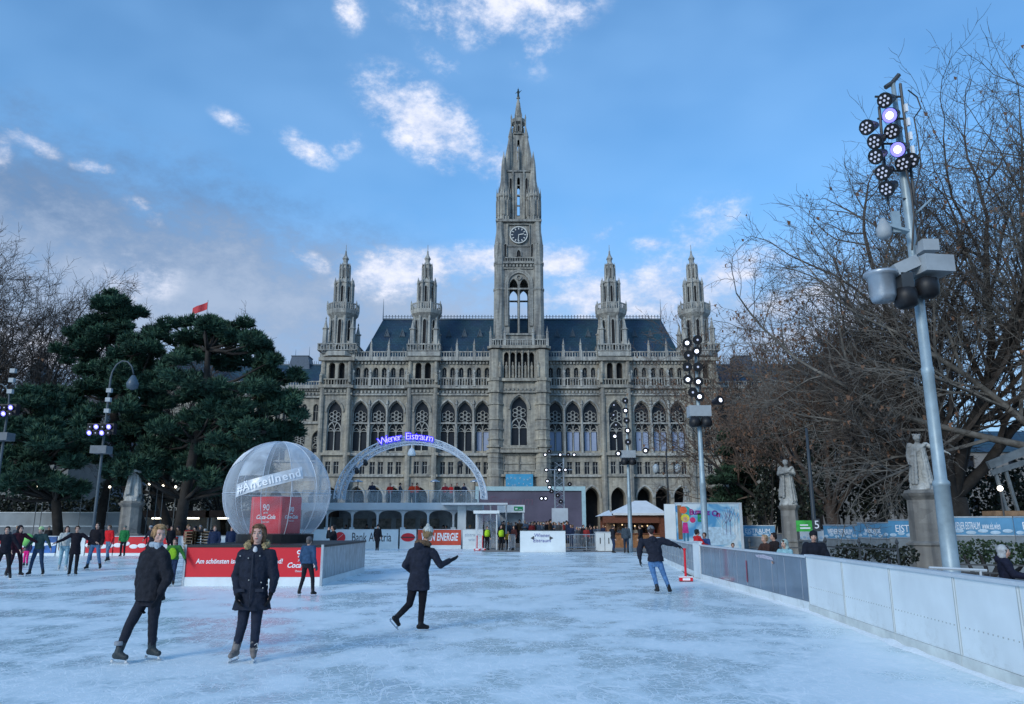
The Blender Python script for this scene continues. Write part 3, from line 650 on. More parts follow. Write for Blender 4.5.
    for i in range(4):
        bf.M = M0 @ Matrix.Rotation(i*pi/2, 4, 'Z') @ Matrix.Translation((0, -hwf+.7, 0))
        wall_arch(bf, -hwf+.75, hwf-.75, zb0, zb1, [(x, 1.75, z(333), z(280), .95) for x in (-1.12, 1.12)], .8)
        bf.M = M0 @ Matrix.Rotation(i*pi/2, 4, 'Z') @ Matrix.Translation((0, -hwf+1.5, 0))
        wall_arch(bf, -hwf+1.5, hwf-1.5, zb0, zb1, [(x, 1.85, z(334), z(280), .95) for x in (-1.12, 1.12)], .02)
        bf.M = M0 @ Matrix.Rotation(i*pi/2, 4, 'Z') @ Matrix.Translation((0, -hwf+.6, 0))
        ap = archpts(4.9, .56, 10)
        for q, wd in ((4.9, .4), (5.7, .35)):
            ap = archpts(q, .56, 10); bf.strip([(-q/2, 0, z(325))]+[(a, 0, z(285.5)+c_) for a, c_ in ap]+[(q/2, 0, z(325))], wd, .5)
        bf.lathe((0, 0, 0), [(.22, z(334)), (.2, z(292)), (.36, z(291)), (.3, z(290))], 6)
        bf.strip([(.5*cos(t*pi/6), 0, z(279)+.5*sin(t*pi/6)) for t in range(12)], .18, .4, True)
        for py, h in ((334, .4), (290.5, .35), (266.8, .7), (271, .3)): bf.box(-hwf+.4, hwf-.4, -.2, .1, z(py), z(py)+h)
        dentils(bf, -hwf+1.6, hwf-1.6, 0, z(269.3), .5, .7)
        bf.M = M0
        a = pi/4+i*pi/2; rr = (hwf-1.15)*sqrt(2)
        bf.lathe((rr*cos(a), rr*sin(a), 0), [(1.5, zb0), (1.45, z(335)), (1.3, z(334)), (1.25, z(292)), (1.4, z(291)), (1.4, z(290)), (1.2, z(289)), (1.2, z(268)), (1.35, z(267)), (1.35, z(265))], 8, rot=pi/8)
    bf.M = M0; bf.box(-hwf+1, hwf-1, -hwf+1, hwf-1, zb1-.3, zb1)
    bf.build('belfry', [STT], ct)
    # clock stage
    cs = MB(); cs.M = M0; hc = W(541, 240, Y0).x-W(518, 240, Y0).x
    prism4(cs, 0, 0, z(265.5), z(225.5), hc*.93, hc*.86)
    cs.box(-hc*1.05, hc*1.05, -hc*1.05, hc*1.05, z(266.3), z(264.8)); cs.box(-hc, hc, -hc, hc, z(227), z(225))
    for i in range(4):
        a = pi/4+i*pi/2; rr = hc*.83*sqrt(2)
        cs.lathe((rr*cos(a), rr*sin(a), 0), [(1.25, z(265)), (1.2, z(247)), (.85, z(236)), (.8, z(226)), (1.0, z(225.5)), (1.0, z(224.5))], 8, rot=pi/8)
        old = cs.M; cs.M = old @ Matrix.Rotation(i*pi/2, 4, 'Z')
        for x in (-2.9, 2.9): lancet(cs, x, 0, z(259), z(247.5), .6, 0, hc*.93)
        for x in (-4.1, 4.1): lancet(cs, x, 0, z(259), z(247.5), .5, 0, hc*1.02)
        lancet(cs, 0, 0, z(259), z(253), 1.0, 0, hc*.93)
        balustrade(cs, -hc*.6, hc*.6, -hc*1.0, z(264.8), z(260.5), .5)
        cs.strip([(-2.35, -hc*.9, z(249.6)), (2.35, -hc*.9, z(249.6)), (2.35, -hc*.9, z(229.3)), (-2.35, -hc*.9, z(229.3))], .25, .5, True)
        cs.M = old
    cs.build('clock_stage', [STT, DK], ct)
    fc = MB(); yf = cyd-hc*.93; zc = z(239.5)
    fc.M = Matrix.Translation((0, yf, zc)) @ Matrix.Rotation(pi/2, 4, 'X')
    fc.lathe((0,0,0), [(1.85, -.1), (1.85, .32)], 32); fc.mi = 1
    fc.lathe((0,0,0), [(1.95, 0), (1.95, .4), (1.75, .4)], 32, cap=False)
    for i in range(12):
        a = i*pi/6; fc.bar((1.2*cos(a), 1.2*sin(a), .36), (1.62*cos(a), 1.62*sin(a), .36), .2, .08)
    fc.bar((0,0,.4), (1.1*cos(radians(12)), 1.1*sin(radians(12)), .4), .2, .08); fc.bar((0,0,.42), (1.45*cos(radians(-95)), 1.45*sin(radians(-95)), .42), .15, .08)
    fc.build('clock_face', [mat('clock_blue', (.02,.03,.05), .4), mat('clock_gilt', (.62,.62,.58), .5)], ct)
    # lantern storeys: open lancets between buttresses
    lt = MB(); lt.M = M0
    def open_stage(py0, py1, wpx, ops, dep=.5, y=Y0):
        h = wpx/2/(F/ (Y0*CT+(z((py0+py1)/2)-H)*ST))
        for i in range(4):
            lt.M = M0 @ Matrix.Rotation(i*pi/2, 4, 'Z') @ Matrix.Translation((0, -h, 0)); wall_arch(lt, -h, h, z(py0), z(py1), ops, dep)
        lt.M = M0; return h
    h1 = open_stage(225, 177, 27, [(0, .62, z(219), z(183), .9)])
    for i in range(4):
        a = pi/4+i*pi/2; rr = h1*sqrt(2)+.5
        # corner turrets
        lt.lathe((rr*cos(a), rr*sin(a), 0), [(1.5, z(225)), (1.45, z(204)), (1.7, z(203)), (1.65, z(201)), (1.2, z(198)), (.75, z(188)), (.6, z(176)), (.5, z(170)), (.1, z(160)), (.02, z(158))], 8, rot=pi/8)
        for j in range(8):
            aa = j*pi/4; cxx, cyy = rr*cos(a), rr*sin(a)
            lt.lathe((cxx+1.5*cos(aa), cyy+1.5*sin(aa), 0), [(.18, z(225)), (.16, z(203)), (.22, z(202)), (.02, z(194))], 5); lancet(lt, cxx, cyy, z(221), z(206), .45, aa, 1.42)
        b2 = i*pi/2
        for t in (-1, 1):
            px_ = h1*cos(b2)-t*1.15*sin(b2); py_ = h1*sin(b2)+t*1.15*cos(b2)
            lt.lathe((px_*1.04, py_*1.04, 0), [(.3, z(225)), (.26, z(182)), (.36, z(181)), (.03, z(172))], 6)
    for i in range(4):
        for x in (-1.75, 1.75): lt.M = M0 @ Matrix.Rotation(i*pi/2, 4, 'Z'); lancet(lt, x, 0, z(216), z(184), .62, 0, h1)
        for py in (210, 200, 191): lt.box(-.35, .35, -h1-.06, -h1+.2, z(py), z(py)+.25)
    lt.M = M0
    lt.box(-h1-.3, h1+.3, -h1-.3, h1+.3, z(178), z(176.5))
    h2 = open_stage(177, 137, 15, [(0, .5, z(169), z(143), .9)])
    for i in range(4):
        a = pi/4+i*pi/2; r0 = h2*sqrt(2)
        lt.lathe((0,0,0), [(.01,z(177)),(.01,z(176))], 4)
        lt.path([((r0+1.5)*cos(a), (r0+1.5)*sin(a), z(177)), ((r0+1.0)*cos(a), (r0+1.0)*sin(a), z(160)), ((r0+.4)*cos(a), (r0+.4)*sin(a), z(145)), ((r0)*cos(a), (r0)*sin(a), z(134))], [.75, .6, .4, .1], 6)
        lt.lathe(((r0+.15)*cos(a), (r0+.15)*sin(a), 0), [(.55, z(177)), (.5, z(142)), (.6, z(141)), (.03, z(131))], 6)
        b2 = i*pi/2
        lt.lathe(((h2+.75)*cos(b2), (h2+.75)*sin(b2), 0), [(.3, z(177)), (.26, z(158)), (.34, z(157.5)), (.02, z(150))], 5)
        for t in (-.5, .5):
            lt.lathe((h2*cos(b2)-t*h2*1.1*sin(b2), h2*sin(b2)+t*h2*1.1*cos(b2), 0), [(.17, z(177)), (.15, z(143)), (.02, z(137))], 5)
        # crockets
        for k_ in range(6): py = 200-k_*11; r_ = 4.9-k_*.42; lt.ball((r_*cos(a), r_*sin(a), z(py)), .28, 5, 4)
    lt.lathe((0,0,0), [(h2*1.35, z(138)), (1.25, z(135.5)), (1.1, z(126)), (1.75, z(124.5)), (1.8, z(121)), (1.5, z(120.5)), (1.0, z(119.8)), (.75, z(112)), (.45, z(104)), (.2, z(99)), (.45, z(98.5)), (.4, z(97.6)), (.12, z(97))], 8, rot=pi/8)
    for i in range(8):
        a = i*pi/4+pi/8; lt.lathe((1.75*cos(a), 1.75*sin(a), 0), [(.17, z(135)), (.15, z(120)), (.22, z(119.5)), (.02, z(115.5))], 5)
        for py in (115, 109, 104): lt.ball(((.95-(119-py)*.04)*cos(a), (.95-(119-py)*.04)*sin(a), z(py)), .15, 4, 4)
    for i in range(8):
        a = i*pi/4; lancet(lt, 0, 0, z(134.5), z(128), .45, a, 1.08)
    lt.build('lantern', [STT, DK], ct)
    kn = MB(); kn.M = M0
    kn.lathe((0,0,z(97)), [(.3,0),(.22,.7),(.34,1.3),(.25,1.55),(.1,1.65)], 7); kn.ball((0,0,z(97)+1.85), .2, 6, 5); kn.tube((.3,0,z(97)+1.2), (.75,0,z(97)+1.7), .08, .06, 5); kn.tube((-.3,0,z(97)+1.2), (-.65,0,z(97)+.9), .08, .06, 5); kn.tube((.0,0,z(97)+1.9), (0,0,z(87.5)), .07, .03, 5)
    kn.build('knight_figure', [mat('copper_dark', (.05,.07,.07), .5, metal=.6)], ct)
clock_tower()
# banner hanging on the tower
bn = thing('banner', 'bright blue snowflake banner hung at the foot of the clock tower', 'banner', (XC, 154.2, ZY(487, 154)))
bb = MB(); wz = ZY(474, 154)-ZY(487, 154); bb.box(-2.7, 2.7, -.08, .08, 0, wz); bb.build('cloth', mat('banner_blue', (.05,.30,.50), .6, .15, .6), bn)
for i in range(14):
    fl = MB(); r_ = R.uniform(.15, .35)
    for k_ in range(3): a = k_*pi/3; fl.bar((-r_*cos(a), 0, -r_*sin(a)), (r_*cos(a), 0, r_*sin(a)), .06, .02)
    fl.build('snowflake', mat('white_paint', (.75,.78,.8), .6, .05), bn, loc=(-2.3+4.6*(i % 7)/6+R.uniform(-.2,.2), -.11, .5+(i//7)*1.1+R.uniform(-.2,.3)))
for x_ in (-2.4, 2.4): pl_ = MB(); pl_.tube((x_, .0, wz), (x_, .0, wz+.5), .05); pl_.tube((x_, 0, wz+.4), (x_, 1.0, wz+.4), .05); pl_.build('bracket', mat('dark_steel', (.05,.055,.06), .5), bn)
# --- wings set back at each side
def wing(sgn):
    Yw = 166.0; yl = Yw-FY; z = lambda py: ZY(py, Yw)
    x0, x1 = (-66, -41.3) if sgn == -1 else (41.3, 66)
    m = MB(); m.M = Matrix.Translation((0, yl, 0)); t = MB(); t.M = m.M
    cs_ = [x0+2.2+i*4.1 for i in range(6)]
    wall_arch(m, x0, x1, 0, z(477), [(c, 2.8, .1, 9, .75) for c in cs_], 3, 1)
    wall_arch(m, x0, x1, z(477), z(424), [(c, 2.6, z(460), z(430), .7) for c in cs_], .9, 1)
    wall_arch(m, x0, x1, z(424), z(397), [(c+d, 1.1, z(421), z(404), .6) for c in cs_ for d in (-.8, .8)], .6, 1)
    wall_arch(m, x0, x1, z(397), z(387), [], .5)
    m.add([(x0,0,0),(x0,40,0),(x0,40,z(387)),(x0,0,z(387))], [(3,2,1,0)]); m.add([(x1,0,0),(x1,40,0),(x1,40,z(387)),(x1,0,z(387))], [(0,1,2,3)])
    m.add([(x0,0,z(387)),(x1,0,z(387)),(x1,40,z(387)),(x0,40,z(387))], [(0,1,2,3)])
    for py, h, d in ((477, .4, .5), (462, .4, .4), (424, .4, .5), (398, .4, .5), (389, .7, .8)): t.box(x0, x1, -d, .05, z(py), z(py)+h)
    dentils(t, x0, x1, 0, z(395), .5, .75); dentils(t, x0, x1, 0, z(391), .4, .55); balustrade(t, x0, x1, -.5, z(386), z(381.5))
    wn = m.build('wing', [ST_, DK], hall); t.build('cornice', [ST2], wn)
    for c in cs_:
        w_ = inst('window', wm, wn, (c, yl+.5, z(460)), scale=(.82, 1, .62)); inst('glass', pm, w_, (0, .2, 0))
        for d in (-.8, .8):
            w_ = inst('gallery_window', gwm, wn, (c+d, yl+.4, z(421)), scale=(1.05, 1, (z(404)-z(421))/gz)); inst('glass', ggm, w_, (0, .1, 0))
    r_ = MB(); zr0, zr1 = z(385), ZY(366, 176)
    r_.add([(x0,yl+1,zr0),(x1,yl+1,zr0),(x1,yl+20,zr0),(x0,yl+20,zr0),(x0,yl+9,zr1),(x1,yl+9,zr1),(x1,yl+12,zr1),(x0,yl+12,zr1)], [(0,1,5,4),(1,2,6,5),(2,3,7,6),(3,0,4,7),(4,5,6,7)])
    rr_ = r_.build('wing_roof', [ROOF], wn)
    c_ = MB(); c_.box(x0, x1, yl+8.95, yl+9.05, zr1, zr1+.25)
    for i in range(50): x = x0+(x1-x0)*i/49; c_.box(x-.05, x+.05, yl+8.95, yl+9.05, zr1+.25, zr1+.9)
    c_.build('ridge_crest', [mat('lead', (.10,.13,.16), .5)], rr_)
    px_ = -50.5 if sgn == -1 else 52
    p_ = MB(); prism4(p_, px_, yl+10, zr1-1.5, zr1+1.9, 2.6, 1.9); p_.tube((px_+1.6, yl+10, zr1+1.9), (px_+1.6, yl+10, zr1+4.6), .07, .03, 5); p_.tube((px_-1.6, yl+10, zr1+1.9), (px_-1.6, yl+10, zr1+4), .07, .03, 5)
    p_.box(px_-2.05, px_+2.05, yl+8.0, yl+12, zr1+1.9, zr1+2.1)
    p_.build('roof_pavilion', [mat('roof_grey', (.07,.10,.14), .6)], wn)
    # end pavilion
    e = MB(); ex0, ex1 = (-78, -66) if sgn == -1 else (66, 78); e.M = Matrix.Translation((0, yl-3, 0))
    wall_arch(e, ex0, ex1, 0, z(477), [(c, 2.8, .1, 9, .75) for c in (ex0+3, ex0+9)], 3, 1)
    wall_arch(e, ex0, ex1, z(477), z(380), [(c, 2.8, z(455), z(412), .75) for c in (ex0+3, ex0+9)], .9, 1)
    e.add([(ex0,0,0),(ex0,40,0),(ex0,40,z(380)),(ex0,0,z(380))], [(3,2,1,0)]); e.add([(ex1,0,0),(ex1,40,0),(ex1,40,z(380)),(ex1,0,z(380))], [(0,1,2,3)]); e.box(ex0-.3, ex1+.3, -.6, 40, z(381), z(379))
    ep = e.build('end_pavilion', [ST_, DK], hall); q = MB(); prism4(q, (ex0+ex1)/2, yl+8, z(379), z(345), 6.2, 2.2, 10, 5); q.build('pavilion_roof', [ROOF], ep)
wing(-1); wing(1)
# flag on the roof of the left end pavilion
fp = W(207, 312, 168); fl = thing('flag', 'small red flag flying above the dark pines', 'flag', (fp.x, 168, ZY(379, 168)))
p = MB(); p.tube((0,0,-2), (0,0,ZY(300,168)-ZY(379,168)), .12, .06, 6); p.build('flagpole', mat('pole_grey', (.25,.27,.3), .5), fl)
p = MB(); zt = ZY(301.5,168)-ZY(379,168); k_ = 9
vs = []; 
for i in range(k_+1):
    for q in (0, 1): vs.append((-i*.38, .25*sin(i*.9), zt-.1-q*1.7-i*.16+.08*sin(i)))
p.add(vs, [(2*i, 2*i+1, 2*i+3, 2*i+2) for i in range(k_)]); p.add([(a, b+.03, c) for a, b, c in vs], [(2*i, 2*i+2, 2*i+3, 2*i+1) for i in range(k_)])
p.build('flag_cloth', mat('flag_red', (.55,.05,.06), .7), fl)
# ---------------------------------------------------------------- people
def remesh(name, mb, voxel, mats, smooth=3, disp=0.0, dscale=.08, seed=0):
    me = mb.mesh('tmp', []); o = bpy.data.objects.new('tmp', me); COL.objects.link(o)
    m = o.modifiers.new('r', 'REMESH'); m.mode = 'VOXEL'; m.voxel_size = voxel; m.adaptivity = 0
    if smooth: m2 = o.modifiers.new('s', 'SMOOTH'); m2.factor = .5; m2.iterations = smooth
    if disp:
        tx = bpy.data.textures.new('wrinkle', 'CLOUDS'); tx.noise_scale = dscale; tx.noise_depth = 2
        m3 = o.modifiers.new('d', 'DISPLACE'); m3.texture = tx; m3.strength = disp; m3.mid_level = .5
    dg = bpy.context.evaluated_depsgraph_get(); r = bpy.data.meshes.new_from_object(o.evaluated_get(dg)); bpy.data.objects.remove(o)
    r.name = name; r.materials.clear()
    for x in (mats if isinstance(mats, (list, tuple)) else [mats]): r.materials.append(x)
    r.polygons.foreach_set('use_smooth', [True]*len(r.polygons)); r.update(); return r
SKIN = mat('skin', (.52,.31,.23), .5, .08, 8); SKIN2 = mat('skin_rosy', (.56,.33,.26), .5, .1, 10)
LIP = mat('lips', (.35,.09,.09), .4, .05); EYEW = mat('eye_white', (.6,.58,.55), .3, .02); EYED = mat('eye_dark', (.03,.02,.015), .3, .05)
def cloth(c, rough=.85, var=.25): return mat('cloth_%d_%d_%d' % tuple(int(x*1000) for x in c), c, rough, var, 14, .25, bscale=60, spec=.2)
BLACK = (.012,.013,.018); NAVY = (.015,.025,.06); JEANS = (.06,.13,.28); DJEANS = (.02,.035,.08)
STEEL = mat('blade_steel', (.5,.52,.55), .25, .1, metal=.9)
def basis(f, up=(0,0,1)):
    f = Vector(f).normalized(); s = f.cross(Vector(up)).normalized(); u = s.cross(f); return Matrix((s, -f, u)).transposed()   # local -y = forward, x = its right-hand side flipped
def head_parts(mb, c, B, s=1.0):
    P = lambda x, y, z: c+B @ (Vector((x, y, z))*s)
    def el(x, y, z, a, b, d, n=14): mb.ball(P(x, y, z), s, n, 10, (a, b, d), B)
    el(0, .012, .03, .074, .092, .088); el(0, -.02, -.03, .062, .068, .085); el(0, -.042, -.085, .034, .034, .03)
    el(0, -.075, .035, .05, .02, .02)                                   # brow
    mb.cap(P(0,-.088,.015), P(0,-.108,-.022), .009*s, .015*s, 8)          # nose
    el(0, -.086, -.055, .026, .014, .009); el(0, -.084, -.066, .022, .013, .009)
    for q in (-1, 1): el(q*.042, -.062, -.02, .024, .022, .026); el(q*.074, .012, -.005, .010, .02, .03)
def hand_parts(mb, w, d, pl, s=1.0, curl=.5, side=1):
    """wrist w, direction d, palm normal pl"""
    d = Vector(d).normalized(); pl = Vector(pl); pl = (pl-d*pl.dot(d)).normalized(); a = d.cross(pl)*side
    mb.cap(w, w+d*.03*s, .024*s, .026*s, 8)
    Rm = Matrix((a, pl, d)).transposed()
    mb.ball(w+d*.055*s, s, 10, 8, (.040, .018, .048), Rm)
    for i, (o, l) in enumerate(((.029,.072), (.010,.082), (-.010,.076), (-.028,.058))):
        p0 = w+d*.085*s+a*o*s; c1 = curl*.9; d1 = (d*cos(c1*.5)+pl*sin(c1*.5)+a*o*2).normalized(); d2 = (d*cos(c1*1.3)+pl*sin(c1*1.3)).normalized(); d3 = (d*cos(c1*2)+pl*sin(c1*2)).normalized()
        p1 = p0+d1*l*.45*s; p2 = p1+d2*l*.3*s; p3 = p2+d3*l*.25*s
        mb.cap(w+d*.05*s+a*o*.9*s, p0, .0095*s, .0095*s, 7); mb.cap(p0, p1, .0092*s, .0085*s, 7); mb.cap(p1, p2, .0085*s, .008*s, 7); mb.cap(p2, p3, .008*s, .0068*s, 7)
    t0 = w+d*.03*s+a*.03*s; t1 = t0+(d*.7+a*.7+pl*.3).normalized()*.036*s; t2 = t1+(d*.9+a*.25+pl*.4).normalized()*.03*s
    mb.cap(t0, t1, .0125*s, .0105*s, 7); mb.cap(t1, t2, .0105*s, .008*s, 7)
def V3(t): return Vector(t)
def stand_pose(hgt=1.72, face=(0,-1), arms='down', legs='stand', lean=0.0, skates=True, seed=0):
    """joints in metres about the point between the feet; face is the unit xy facing"""
    r = random.Random(seed); k = hgt/1.72; f = Vector((face[0], face[1], 0)).normalized(); rt = Vector((-f.y, f.x, 0))   # rt = figure's left in view terms
    b = .05 if skates else 0
    J = {}
    def P(x, y, z): return rt*(x*k)+f*(y*k)+Vector((0,0,z*k+b))
    ln = lean
    J['pelvis'] = P(0, -.02, .93); J['waist'] = P(0, ln*.3, 1.08); J['chest'] = P(0, ln*.7, 1.28); J['neck'] = P(0, ln, 1.44); J['head'] = P(0, ln*1.3+.015, 1.60)
    sp = {'stand': .10, 'wide': .24, 'close': .06, 'stride': .10}[legs]
    for s_, n in ((-1, 'R'), (1, 'L')):
        J['sh'+n] = P(s_*.175, ln, 1.40); J['hip'+n] = P(s_*.09, 0, .90)
        yk = {'stride': .16*s_}.get(legs, 0)
        J['kn'+n] = P(s_*(.09+(sp-.09)*.5), .05+yk*.6, .49); J['an'+n] = P(s_*sp, -.02+yk, .085); J['toe'+n] = (f+rt*s_*.25).normalized()
        if arms == 'down': J['el'+n] = P(s_*.235, ln-.03, 1.12); J['wr'+n] = P(s_*.24, ln+.08, .88)
        elif arms == 'out': J['el'+n] = P(s_*.40, ln+.03, 1.24); J['wr'+n] = P(s_*.62, ln+.1, 1.14)
        elif arms == 'lowout': J['el'+n] = P(s_*.32, ln, 1.16); J['wr'+n] = P(s_*.44, ln+.08, .95)
        elif arms == 'front': J['el'+n] = P(s_*.24, ln+.05, 1.14); J['wr'+n] = P(s_*.09, ln+.27, 1.18)
        elif arms == 'rail': J['el'+n] = P(s_*.26, ln+.12, 1.14); J['wr'+n] = P(s_*.2, ln+.36, 1.10)
        elif arms == 'face': J['el'+n] = P(s_*.24, ln+.18, 1.24); J['wr'+n] = P(s_*.09, ln+.2, 1.50)
        elif arms == 'one':
            if s_ == 1: J['el'+n] = P(.38, ln+.05, 1.26); J['wr'+n] = P(.60, ln+.08, 1.14)
            else: J['el'+n] = P(-.235, ln-.03, 1.12); J['wr'+n] = P(-.24, ln+.08, .88)
    J['face'] = Vector((f.x, f.y, -.05)); J['k'] = k; return J
def figure(root, J, coat=BLACK, legs=DJEANS, hem=.0, flare=1.0, hair=(.05,.03,.02), hat=None, boots=(.02,.02,.02), gloves=None, lod=1, skin=None,
           hood=False, fur=None, ponytail=False, scarf=None, skates=True, pompom=None, sex='f', coat2=None, hairlen=0, robe=None, bulk=1.0, shirt=None, curl=.5):
    """lod 0 = far, 1 = middle, 2 = near"""
    k = J.get('k', 1.0); vx = {0: .026, 1: .017, 2: .0095}[lod]*max(k, .75); sk = skin or SKIN; B = basis(J['face']); hc = J['head']; n = 8 if lod == 0 else 12
    b = MB(); head_parts(b, hc, B, k*1.0)
    b.cap(J['neck'], hc-Vector((0,0,.05*k)), .054*k, .048*k, n)
    wv = (J['shL']-J['shR']); wv.z = 0; yw = atan2(wv.y, wv.x); sw = .5*wv.length
    sw = max(sw, .13*k)
    if robe is None:
        b.loft([(*J['pelvis'][:2], J['pelvis'].z-.06, .13*k, .09*k, yw), (*J['waist'][:2], J['waist'].z, .12*k, .08*k, yw), (*J['chest'][:2], J['chest'].z, .15*k, .10*k, yw), (*J['neck'][:2], J['neck'].z, .07*k, .06*k, yw)], 12)
    for s_ in 'LR':
        b.cap(J['sh'+s_], J['el'+s_], .045*k, .036*k, n); b.cap(J['el'+s_], J['wr'+s_], .036*k, .025*k, n); b.cap(J['neck']-Vector((0,0,.07)), J['sh'+s_]-Vector((0,0,.02)), .035*k, .035*k, n)
        d = J['wr'+s_]-J['el'+s_]; pl = (J['chest']-J['wr'+s_]); 
        if lod > 0 or True: hand_parts(b, J['wr'+s_], d, pl, k*((1.08 if lod else 1.25) if gloves is None else .8), curl, 1 if s_ == 'L' else -1)
        b.cap(J['hip'+s_], J['kn'+s_], .075*k, .052*k, n); b.cap(J['kn'+s_], J['an'+s_], .05*k, .035*k, n)
        t = Vector(J['toe'+s_]).normalized(); b.cap(J['an'+s_]+Vector((0,0,-.02*k))-t*.03*k, J['an'+s_]+t*.12*k-Vector((0,0,.045*k)), .034*k, .028*k, n)
    bm_ = remesh('body', b, vx, sk, 2 if lod == 2 else 1); inst('body', bm_, root)
    # eyes
    if lod >= 1:
        for q in (-1, 1):
            e = MB(); P = lambda x, y, z: hc+B @ (Vector((x, y, z))*k)
            e.ball(P(q*.031, -.083, .012), k, 8, 6, (.016,.008,.008), B); e.mi = 1; e.ball(P(q*.031, -.0885, .012), k, 8, 6, (.008,.005,.0075), B); e.mi = 2
            e.bar(P(q*.018, -.094, .034), P(q*.048, -.084, .034), .006*k, .007*k)
            e.build('eye', [EYEW, EYED, cloth(tuple(c*.6 for c in hair))], root, True)
        mth = MB(); mth.ball(hc+B @ (Vector((0, -.097, -.060))*k), k, 10, 6, (.024,.007,.008), B); mth.build('mouth', [LIP], root, True)
    # trousers
    if robe is None:
        t = MB()
        for s_ in 'LR':
            t.cap(J['hip'+s_], J['kn'+s_], .092*k, .066*k, n); t.cap(J['kn'+s_], J['an'+s_]+(J['kn'+s_]-J['an'+s_])*.18, .066*k, .054*k, n)
        t.loft([(*J['pelvis'][:2], J['pelvis'].z-.14*k, .13*k, .10*k, yw), (*J['pelvis'][:2], J['pelvis'].z, .165*k, .125*k, yw), (*J['waist'][:2], J['waist'].z, .14*k, .10*k, yw)], 12)
        inst('trousers', remesh('trousers', t, vx*1.1, cloth(legs), 2, .012 if lod else 0, .07), root)
    # coat
    c = MB(); bk = bulk
    for s_ in 'LR':
        c.cap(J['sh'+s_], J['el'+s_], .072*k*bk, .06*k*bk, n); c.cap(J['el'+s_], J['wr'+s_]-(J['wr'+s_]-J['el'+s_])*.08, .058*k*bk, .043*k*bk, n)
    hz = J['pelvis'].z-(hem if robe is None else robe)*k; hx, hy = J['pelvis'][:2]
    nd = (J['neck']-J['chest'])
    c.loft([(hx, hy, hz, .185*k*flare*bk, .145*k*flare*bk, yw), (hx, hy, J['pelvis'].z, .175*k*bk, .135*k*bk, yw), (*J['waist'][:2], J['waist'].z, .155*k*bk, .12*k*bk, yw), (*J['chest'][:2], J['chest'].z, .178*k*bk, .13*k*bk, yw),
            (*(J['chest'].lerp(J['neck'], .6))[:2], J['chest'].lerp(J['neck'], .6).z, sw*1.02, .11*k*bk, yw), (*J['neck'][:2], J['neck'].z+.015*k, .075*k, .07*k, yw)], 16)
    for s_ in 'LR': c.cap(J['neck']-Vector((0,0,.055*k)), J['sh'+s_]-Vector((0,0,.012*k)), .072*k*bk, .072*k*bk, n)
    if hood:
        bkv = -Vector((J['face'][0], J['face'][1], 0)).normalized(); c.ball(J['neck']+bkv*.09*k+Vector((0,0,.0)), k, 10, 8, (.11,.09,.09))
    c.lathe(J['neck']-Vector((0,0,.02)), [(.085*k, 0), (.078*k, .05*k), (.07*k, .06*k)], 12)
    co = inst('coat' if robe is None else 'robe', remesh('coat' if robe is None else 'robe', c, vx*1.1, cloth(coat) if not isinstance(coat, bpy.types.Material) else coat, 3, (.045 if lod == 2 else .028) if lod else .0, .11), root)
    if lod == 2:      # buttons and a hem band read as details on the near coats
        pass
    if fur:
        fm = MB(); fv = Vector((J['face'][0], J['face'][1], 0)).normalized(); sd_ = Vector((-fv.y, fv.x, 0))
        for i in range(22):
            a = -2.1+4.2*i/21; p = J['neck']+sd_*(.13*k*sin(a))-fv*(.10*k*cos(a))+Vector((0,0,.035*k+.03*k*cos(a)))
            fm.ball(p, .045*k*R.uniform(.85, 1.15), 8, 6)
        inst('fur_trim', remesh('fur_trim', fm, .009, mat('fur_%d' % int(fur[0]*1000), fur, .95, .45, 30, .8), 1, .05, .018), root)
    if scarf:
        s2 = MB(); s2.lathe(J['neck']-Vector((0,0,.03)), [(.085*k, 0), (.098*k, .03*k), (.09*k, .07*k), (.06*k, .08*k)], 12)
        fv = Vector((J['face'][0], J['face'][1], 0)).normalized(); s2.cap(J['neck']+fv*.09*k, J['chest']+fv*.15*k, .045*k, .018*k, 8)
        inst('scarf', remesh('scarf', s2, vx, cloth(scarf), 2, .01, .05), root)
    if gloves is not None:
        g_ = MB()
        for s_ in 'LR':
            d = J['wr'+s_]-J['el'+s_]; pl = (J['chest']-J['wr'+s_]); hand_parts(g_, J['wr'+s_], d, pl, k*1.38, curl, 1 if s_ == 'L' else -1); g_.cap(J['wr'+s_]-d.normalized()*.08, J['wr'+s_]+d.normalized()*.02, .036*k, .034*k, 8)
        inst('gloves', remesh('gloves', g_, min(vx, .012), cloth(gloves), 1), root)
    # hair / hat
    h = MB(); P = lambda x, y, z: hc+B @ (Vector((x, y, z))*k)
    h.ball(P(0, .028, .045), k, 14, 10, (.084,.094,.088), B); h.ball(P(0, .045, -.01), k, 12, 8, (.076,.07,.085), B)
    for q in (-1, 1): h.ball(P(q*.07, .0, .02), k, 10, 8, (.018,.05,.055), B)
    h.ball(P(0, -.035, .10), k, 12, 8, (.055,.042,.026), B)
    if hairlen: 
        for q in (-1, 1): h.cap(P(q*.072, .02, .0), P(q*.078, .03, -.06-hairlen), .032*k, .026*k, 8)
        h.cap(P(0, .07, .0), P(0, .07, -.08-hairlen), .06*k, .05*k, 8)
    if ponytail: h.ball(P(0, .115, .03), .05*k, 10, 8); h.cap(P(0,.10,.02), P(.0,.13,-.06), .03*k, .018*k, 8)
    inst('hair', remesh('hair', h, vx, cloth(hair, .6, .45), 1, .028 if lod else 0, .035), root)
